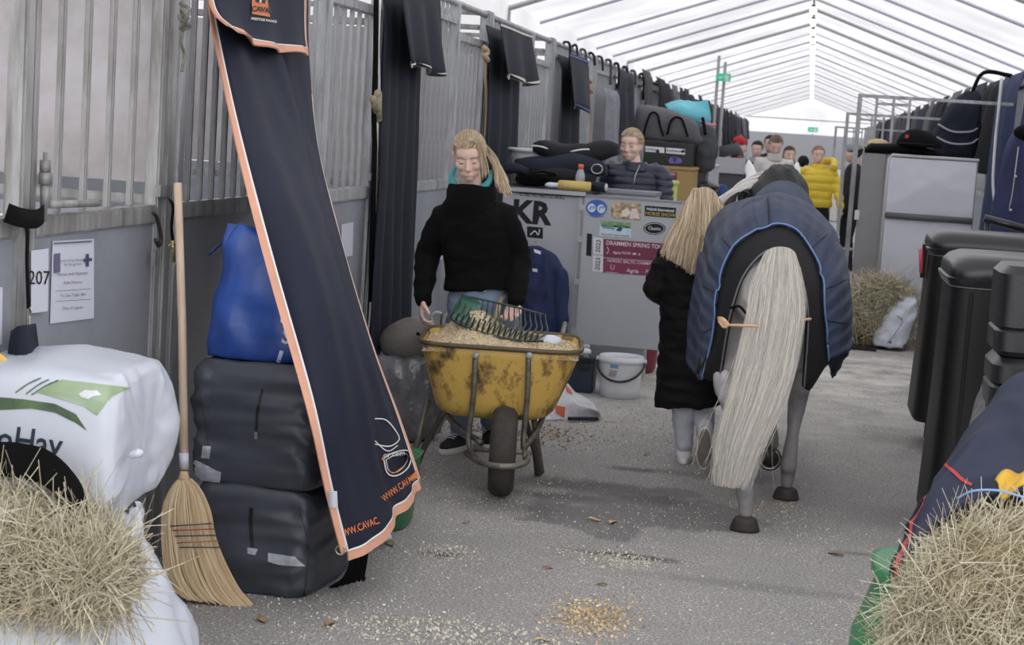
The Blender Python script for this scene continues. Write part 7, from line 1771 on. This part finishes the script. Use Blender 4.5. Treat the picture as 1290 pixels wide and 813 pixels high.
# rucksack and rugs on the right-hand rail
bm = BM(); c_ = PY(1205, 165, 16.6)
add_rings(bm, [ell(c_ + V(dx, 0, dz), (w_, 0, 0), (0, d_, 0), 28, 3) for dx, dz, w_, d_ in ((-.02, -.26, .16, .08), (-.02, -.24, .20, .11), (-.01, -.1, .21, .13), (.02, .05, .20, .13), (.05, .2, .16, .12), (.09, .32, .10, .08), (.11, .37, .05, .05))])
bmesh.ops.subdivide_edges(bm, edges=bm.edges[:], cuts=2, use_grid_fill=True); me = to_mesh(bm, 'r'); crumple(me, .02, 7, 3)
t = thing('rucksack', 'navy rucksack with curved pale zips hanging from the right rail', 'rucksack', tuple(c_ - V(0, 0, .27))); ob = obj('sack', me, ddnavy, t)
for dz, sg in ((.02, .03), (-.09, .02)): obj('zip', tube(spline([c_ + V(-.18, -.10, dz + sg), c_ + V(-.05, -.15, dz - .03), c_ + V(.12, -.14, dz - .02), c_ + V(.19, -.08, dz + .03)], 5), .009, 6), mat('grey_zip_tape', (150, 152, 162), .5), t)
obj('strap', tube(spline([c_ + V(.1, 0, .34), c_ + V(.2, .05, .55), V(XR - .03, c_.y + .1, 2.42)], 5), .02, 6), black_cloth, t)
t, _ = hang('stable_rug', 'royal navy rug with a long white piped edge hanging right of the wardrobe', 'rug', 15.6, 17.2, .75, 2.42, XR - .06, -1, nj, 2, .05, seed=2)
obj('white_piping', tube(spline([PX(x, y, XR - .2) for x, y in ((1262, 98), (1258, 140), (1254, 180), (1251, 230), (1254, 262))], 6), .014, 8), rail_m, t)
hang('black_jacket', 'black jacket hanging over the rail beside the navy rucksack', 'jacket', 17.4, 18.6, 1.5, 2.42, XR - .06, -1, dk[0], 2, .09, seed=5)
hang('stable_rug', 'navy rug at the top rail near the right photo edge', 'rug', 14.3, 15.1, 1.82, 2.42, XR - .05, -1, nj, 2, .03, seed=7, trim=mat('grey_hem', (100, 102, 110), .8))
# coat on a hook, close to the right edge
bm = BM(); Yh = 13.6; P_ = lambda x, y: PY(x, y, Yh)
add_rings(bm, [ell(P_(x, y), (w_, 0, 0), (0, .10, 0), 24, 2.6) for x, y, w_ in ((1296, 330, .30), (1292, 290, .28), (1294, 240, .24), (1297, 200, .20), (1300, 172, .14), (1303, 160, .07))])
me = to_mesh(bm, 'c'); b2 = bmesh.new(); b2.from_mesh(me); bmesh.ops.subdivide_edges(b2, edges=b2.edges[:], cuts=2, use_grid_fill=True); me = to_mesh(b2, 'c'); displace(me, lambda c, n: c + n * .03 * (ridged(V(c.x * 2, c.y, c.z * .4), 5, 8) - .4))
t = thing('coat', 'long navy coat hanging at the right photo edge above the trunks', 'coat', tuple(P_(1295, 330))); obj('coat', me, mat('coat_navy', (38, 44, 84), .8, var=.25, vscale=5), t)
bm = BM(); add_ellipsoid(bm, P_(1296, 168) + V(0, -.07, .0), (.12, .09, .07), 16, 10); obj('black_hood', bm, black_cloth, t)
obj('cord', tube(pcurve((1283, 185, Yh - .14), (1279, 215, Yh - .16), (1275, 245, Yh - .16), (1271, 264, Yh - .16)), .004, 6), chrome_m, t)
for x, y in ((1276, 222), (1270, 264)): bm = BM(); add_ellipsoid(bm, P_(x, y) + V(0, -.17, 0), (.012, .012, .012), 8, 6); obj('bead', bm, chrome_m, t)
obj('hook', tube([P_(1303, 158), V(XR - .02, Yh, 2.0), V(XR - .02, Yh, 2.42)], .012, 6), galv_old, t)
y = 19.0
for i in range(20):
    wd = rr.uniform(.5, 1.4); kk = rr.choice([0, 1, 1, 3, 2, 4])
    hang('stable_rug', 'far rug or coat hung over the stall rail of the right row', 'rug', y, y + wd, rr.uniform(1.3, 1.9), 2.42 + rr.uniform(0, .05), XR - .05, -1, dk[kk], 2, .07, seed=i + 30, nu=14, nv=6, group='far rugs on the right row rails')
    y += wd + rr.uniform(.1, .9)

# ------------------------------------------------------------------ open steel frames projecting from the right row
def open_frame(label, Y, ztop, x0, group=None):
    t = thing('steel_gate', label, 'gate', (x0, Y, 0), group)
    obj('post', box((x0 - .02, Y - .02, 0), (x0 + .02, Y + .02, ztop), .004), galv, t, sm=False)
    obj('top_bar', box((x0 - .02, Y - .015, ztop - .03), (XR - .05, Y + .015, ztop), .004), galv, t, sm=False)
    xs_ = [x0 + .15, x0 + .30, x0 + .44]
    for i, x in enumerate(xs_): obj('upright', box((x - .012, Y - .01, .4), (x + .012, Y + .01, ztop - .03), .003), galv, t, sm=False)
    obj('cross_bar', box((xs_[0], Y - .012, ztop - .09), (xs_[2], Y + .012, ztop - .065), .003), galv, t, sm=False); obj('low_bar', box((x0, Y - .012, .4), (XR - .06, Y + .012, .43), .003), galv, t, sm=False)
    return t
open_frame('tall open steel frame rising behind the pale grey wardrobe', 16.0, PY(1130, 121, 16.0).z, PY(1077, 200, 16.0).x)
open_frame('second open steel frame farther back on the right', 22.0, PY(1090, 143, 22.0).z, PY(1065, 180, 22.0).x)
open_frame('third and farthest open steel frame on the right', 30.0, PY(1070, 160, 30.0).z, PY(1052, 175, 30.0).x)

# ------------------------------------------------------------------ hay heap and white sack in front of the wardrobe
t = thing('hay_heap', 'heap of hay spilling on the ground before the pale grey wardrobe', 'hay', (PY(1110, 430, 14.95).x, 14.95, 0))
hxx = PY(1108, 400, 14.9).x
bm = BM(); add_ellipsoid(bm, (hxx, 14.95, .16), (.22, .2, .30), 24, 16); me = to_mesh(bm, 'm'); crumple(me, .04, 8, 3); displace(me, lambda q, n: V(q.x, q.y, max(q.z, 0))); obj('hay_core', me, mat('hay_core', (128, 114, 78), .9), t)
hay_mound((hxx, 14.95, .24), (.27, .2, .32), 2600, 'hay_stalks', t, 41, ln=(.08, .26), wid=.0022, flop=.8)
g0 = PG(1127, 442)
rows = [[(1100, 432), (1112, 440), (1127, 443), (1140, 437)], [(1103, 420), (1115, 425), (1130, 428), (1143, 420)], [(1112, 400), (1122, 402), (1138, 400), (1150, 395)], [(1118, 388), (1128, 385), (1142, 383), (1153, 388)], [(1122, 378), (1132, 376), (1145, 375), (1152, 380)]]
bm = BM(); 
ws = []
for k, (cx_, cy_, w_) in enumerate(((1120, 436, .12), (1122, 425, .135), (1130, 405, .13), (1138, 392, .12), (1143, 382, .09), (1145, 376, .05))): ws.append(ell(PY(cx_, cy_, g0.y + .02 * k), (w_, 0, 0), (0, .09, 0), 24, 2.6))
me = to_mesh(add_rings(bm, ws), 's'); b2 = bmesh.new(); b2.from_mesh(me); bmesh.ops.subdivide_edges(b2, edges=b2.edges[:], cuts=2, use_grid_fill=True); me = to_mesh(b2, 's'); crumple(me, .04, 8, 5); displace(me, lambda q, n: V(q.x, q.y, max(q.z, 0)))
t = thing('white_sack', 'crumpled white sack with tied neck leaning on the hay heap', 'sack', (g0.x, g0.y, 0)); ob = obj('sack', me, wrap_m, t); tq = bvh_of(ob)
bm = BM(); line_on(bm, tq, [(1130, 398), (1137, 405), (1128, 420), (1118, 432)], .9, off=.004); patch_on(bm, tq, [(1120, 430), (1123, 430), (1123, 433), (1120, 433)], 0, off=.004); obj('seam_print', bm, mat('grey_ink', (90, 92, 105), .7), t, sm=False)
t = thing('rubber_mat', 'thin dark mat lying on the ground left of the white sack', 'mat', tuple(PG(1080, 436))); a_ = PG(1060, 440); b_ = PG(1100, 431)
obj('mat', box((a_.x, a_.y, .001), (b_.x, b_.y, .02), .005), black_m, t, sm=False)

# ================================================================== LITTER ON THE ASPHALT
rs = np.random.RandomState(77); pts = []
while len(pts) < 42000:
    y = 4.6 + rs.rand() ** 1.4 * 15; x = rs.uniform(-2.2, 1.75)
    d = noise.noise(Vector((x * .9, y * .7, 3))) + .5 * noise.noise(Vector((x * 2.4, y * 1.5, 9)))
    if d + rs.randn() * .12 < -.02: continue
    pts.append((x, y, .002 + rs.rand() * .003))
lit = thing('scattered_shavings', 'pale wood shavings strewn over the asphalt of the aisle', 'shavings', (0, 6, 0))
flakes(np.array(pts), .0038, 'chips', lit, mat('trodden_chips', (222, 216, 200), .9, col2=(180, 172, 154), island=1), 5)
def clump(cx_, cy_, sx, sy, n, size, seed, m, name, label, cat='shavings', h=.012):
    c_ = PG(cx_, cy_); r_ = np.random.RandomState(seed); P = np.column_stack([c_.x + r_.randn(n) * sx, c_.y + r_.randn(n) * sy, np.zeros(n)]); q = np.exp(-((P[:, 0] - c_.x) / sx) ** 2 / 2 - ((P[:, 1] - c_.y) / sy) ** 2 / 2); P[:, 2] = .003 + r_.rand(n) * h * q
    t = thing(name, label, cat, tuple(c_)); flakes(P, size, 'flakes', t, m, seed)
gold = mat('golden_shavings', (226, 200, 158), .85, col2=(190, 160, 112), island=1)
clump(745, 780, .075, .13, 900, .007, 1, gold, 'shavings_patch', 'golden patch of shavings on the asphalt at the bottom centre')
clump(775, 706, .11, .07, 700, .006, 2, mat('trodden_chips', (206, 198, 180), .9), 'shavings_patch', 'pale shavings caught in the dark crack in mid aisle')
clump(560, 697, .06, .06, 260, .006, 3, mat('trodden_chips', (206, 198, 180), .9), 'shavings_patch', 'small patch of pale chips in front of the barrow wheel')
clump(560, 800, .22, .12, 1500, .006, 4, mat('trodden_chips', (206, 198, 180), .9), 'shavings_patch', 'drift of pale shavings at the bottom edge left of centre')
clump(215, 748, .05, .09, 400, .007, 5, gold, 'shavings_patch', 'shavings gathered at the foot of the stall post by the broom')
clump(800, 548, .35, .5, 1600, .007, 6, mat('trodden_chips', (206, 198, 180), .9), 'shavings_patch', 'spread of pale shavings on the ground around the girl and bucket', h=.004)
clump(650, 545, .22, .22, 900, .008, 8, mat('strawy_bits', (150, 128, 92), .9, col2=(110, 92, 62), island=1), 'straw_litter', 'brown strawy litter on the ground behind the barrow legs', 'litter')
clump(960, 640, .12, .08, 120, .006, 9, gold, 'shavings_patch', 'few shavings by the hooves of the horse')
leaf_y = mat('dry_leaf', (196, 170, 110), .7, var=.3, vscale=60); leaf_b = mat('brown_leaf', (140, 112, 82), .7); leaf_g = mat('green_leaf', (120, 116, 52), .7)
for i, (x, y, s_, m, lb) in enumerate(((748, 657, .026, leaf_y, 'dry yellow leaf on the asphalt, left one of the close pair in mid aisle'), (772, 660, .03, leaf_y, 'curled yellow leaf, right one of the close pair in mid aisle'), (1053, 700, .03, leaf_b, 'brown leaf on the asphalt left of the lower right hay'),
        (586, 660, .018, leaf_b, 'small brown leaf right of the green tub'), (492, 687, .026, leaf_g, 'olive leaf beside the bottle with the blue cap'), (690, 717, .016, mat('rusty_leaf', (160, 84, 62), .7), 'tiny rust-red leaf left of the crack'),
        (416, 788, .03, leaf_b, 'pale brown leaf near the bottom left of the aisle'), (758, 738, .018, leaf_g, 'small olive scrap below the crack'), (815, 574, .02, mat('ochre_scrap', (150, 112, 52), .8), 'ochre scrap on the ground left of the girl shoes'), (330, 783, .028, leaf_b, 'dark brown leaf in front of the zip bags'), (683, 809, .02, leaf_y, 'yellow leaf at the bottom edge of the photo'))):
    c_ = PG(x, y); a0 = i * 1.3
    def lf_(u, v, c_=c_, s_=s_, a0=a0):
        w_ = math.sin(PI * min(.98, max(.02, u))) ** .7 * (v - .5) * s_ * 1.1; l_ = (u - .5) * s_ * 2.4
        return c_ + V(l_ * math.cos(a0) - w_ * math.sin(a0), l_ * math.sin(a0) + w_ * math.cos(a0), .004 + abs(v - .5) * s_ * .5 + .004 * math.sin(u * 5))
    single('leaf', sheet(lf_, 9, 5), m, lb, 'leaf')
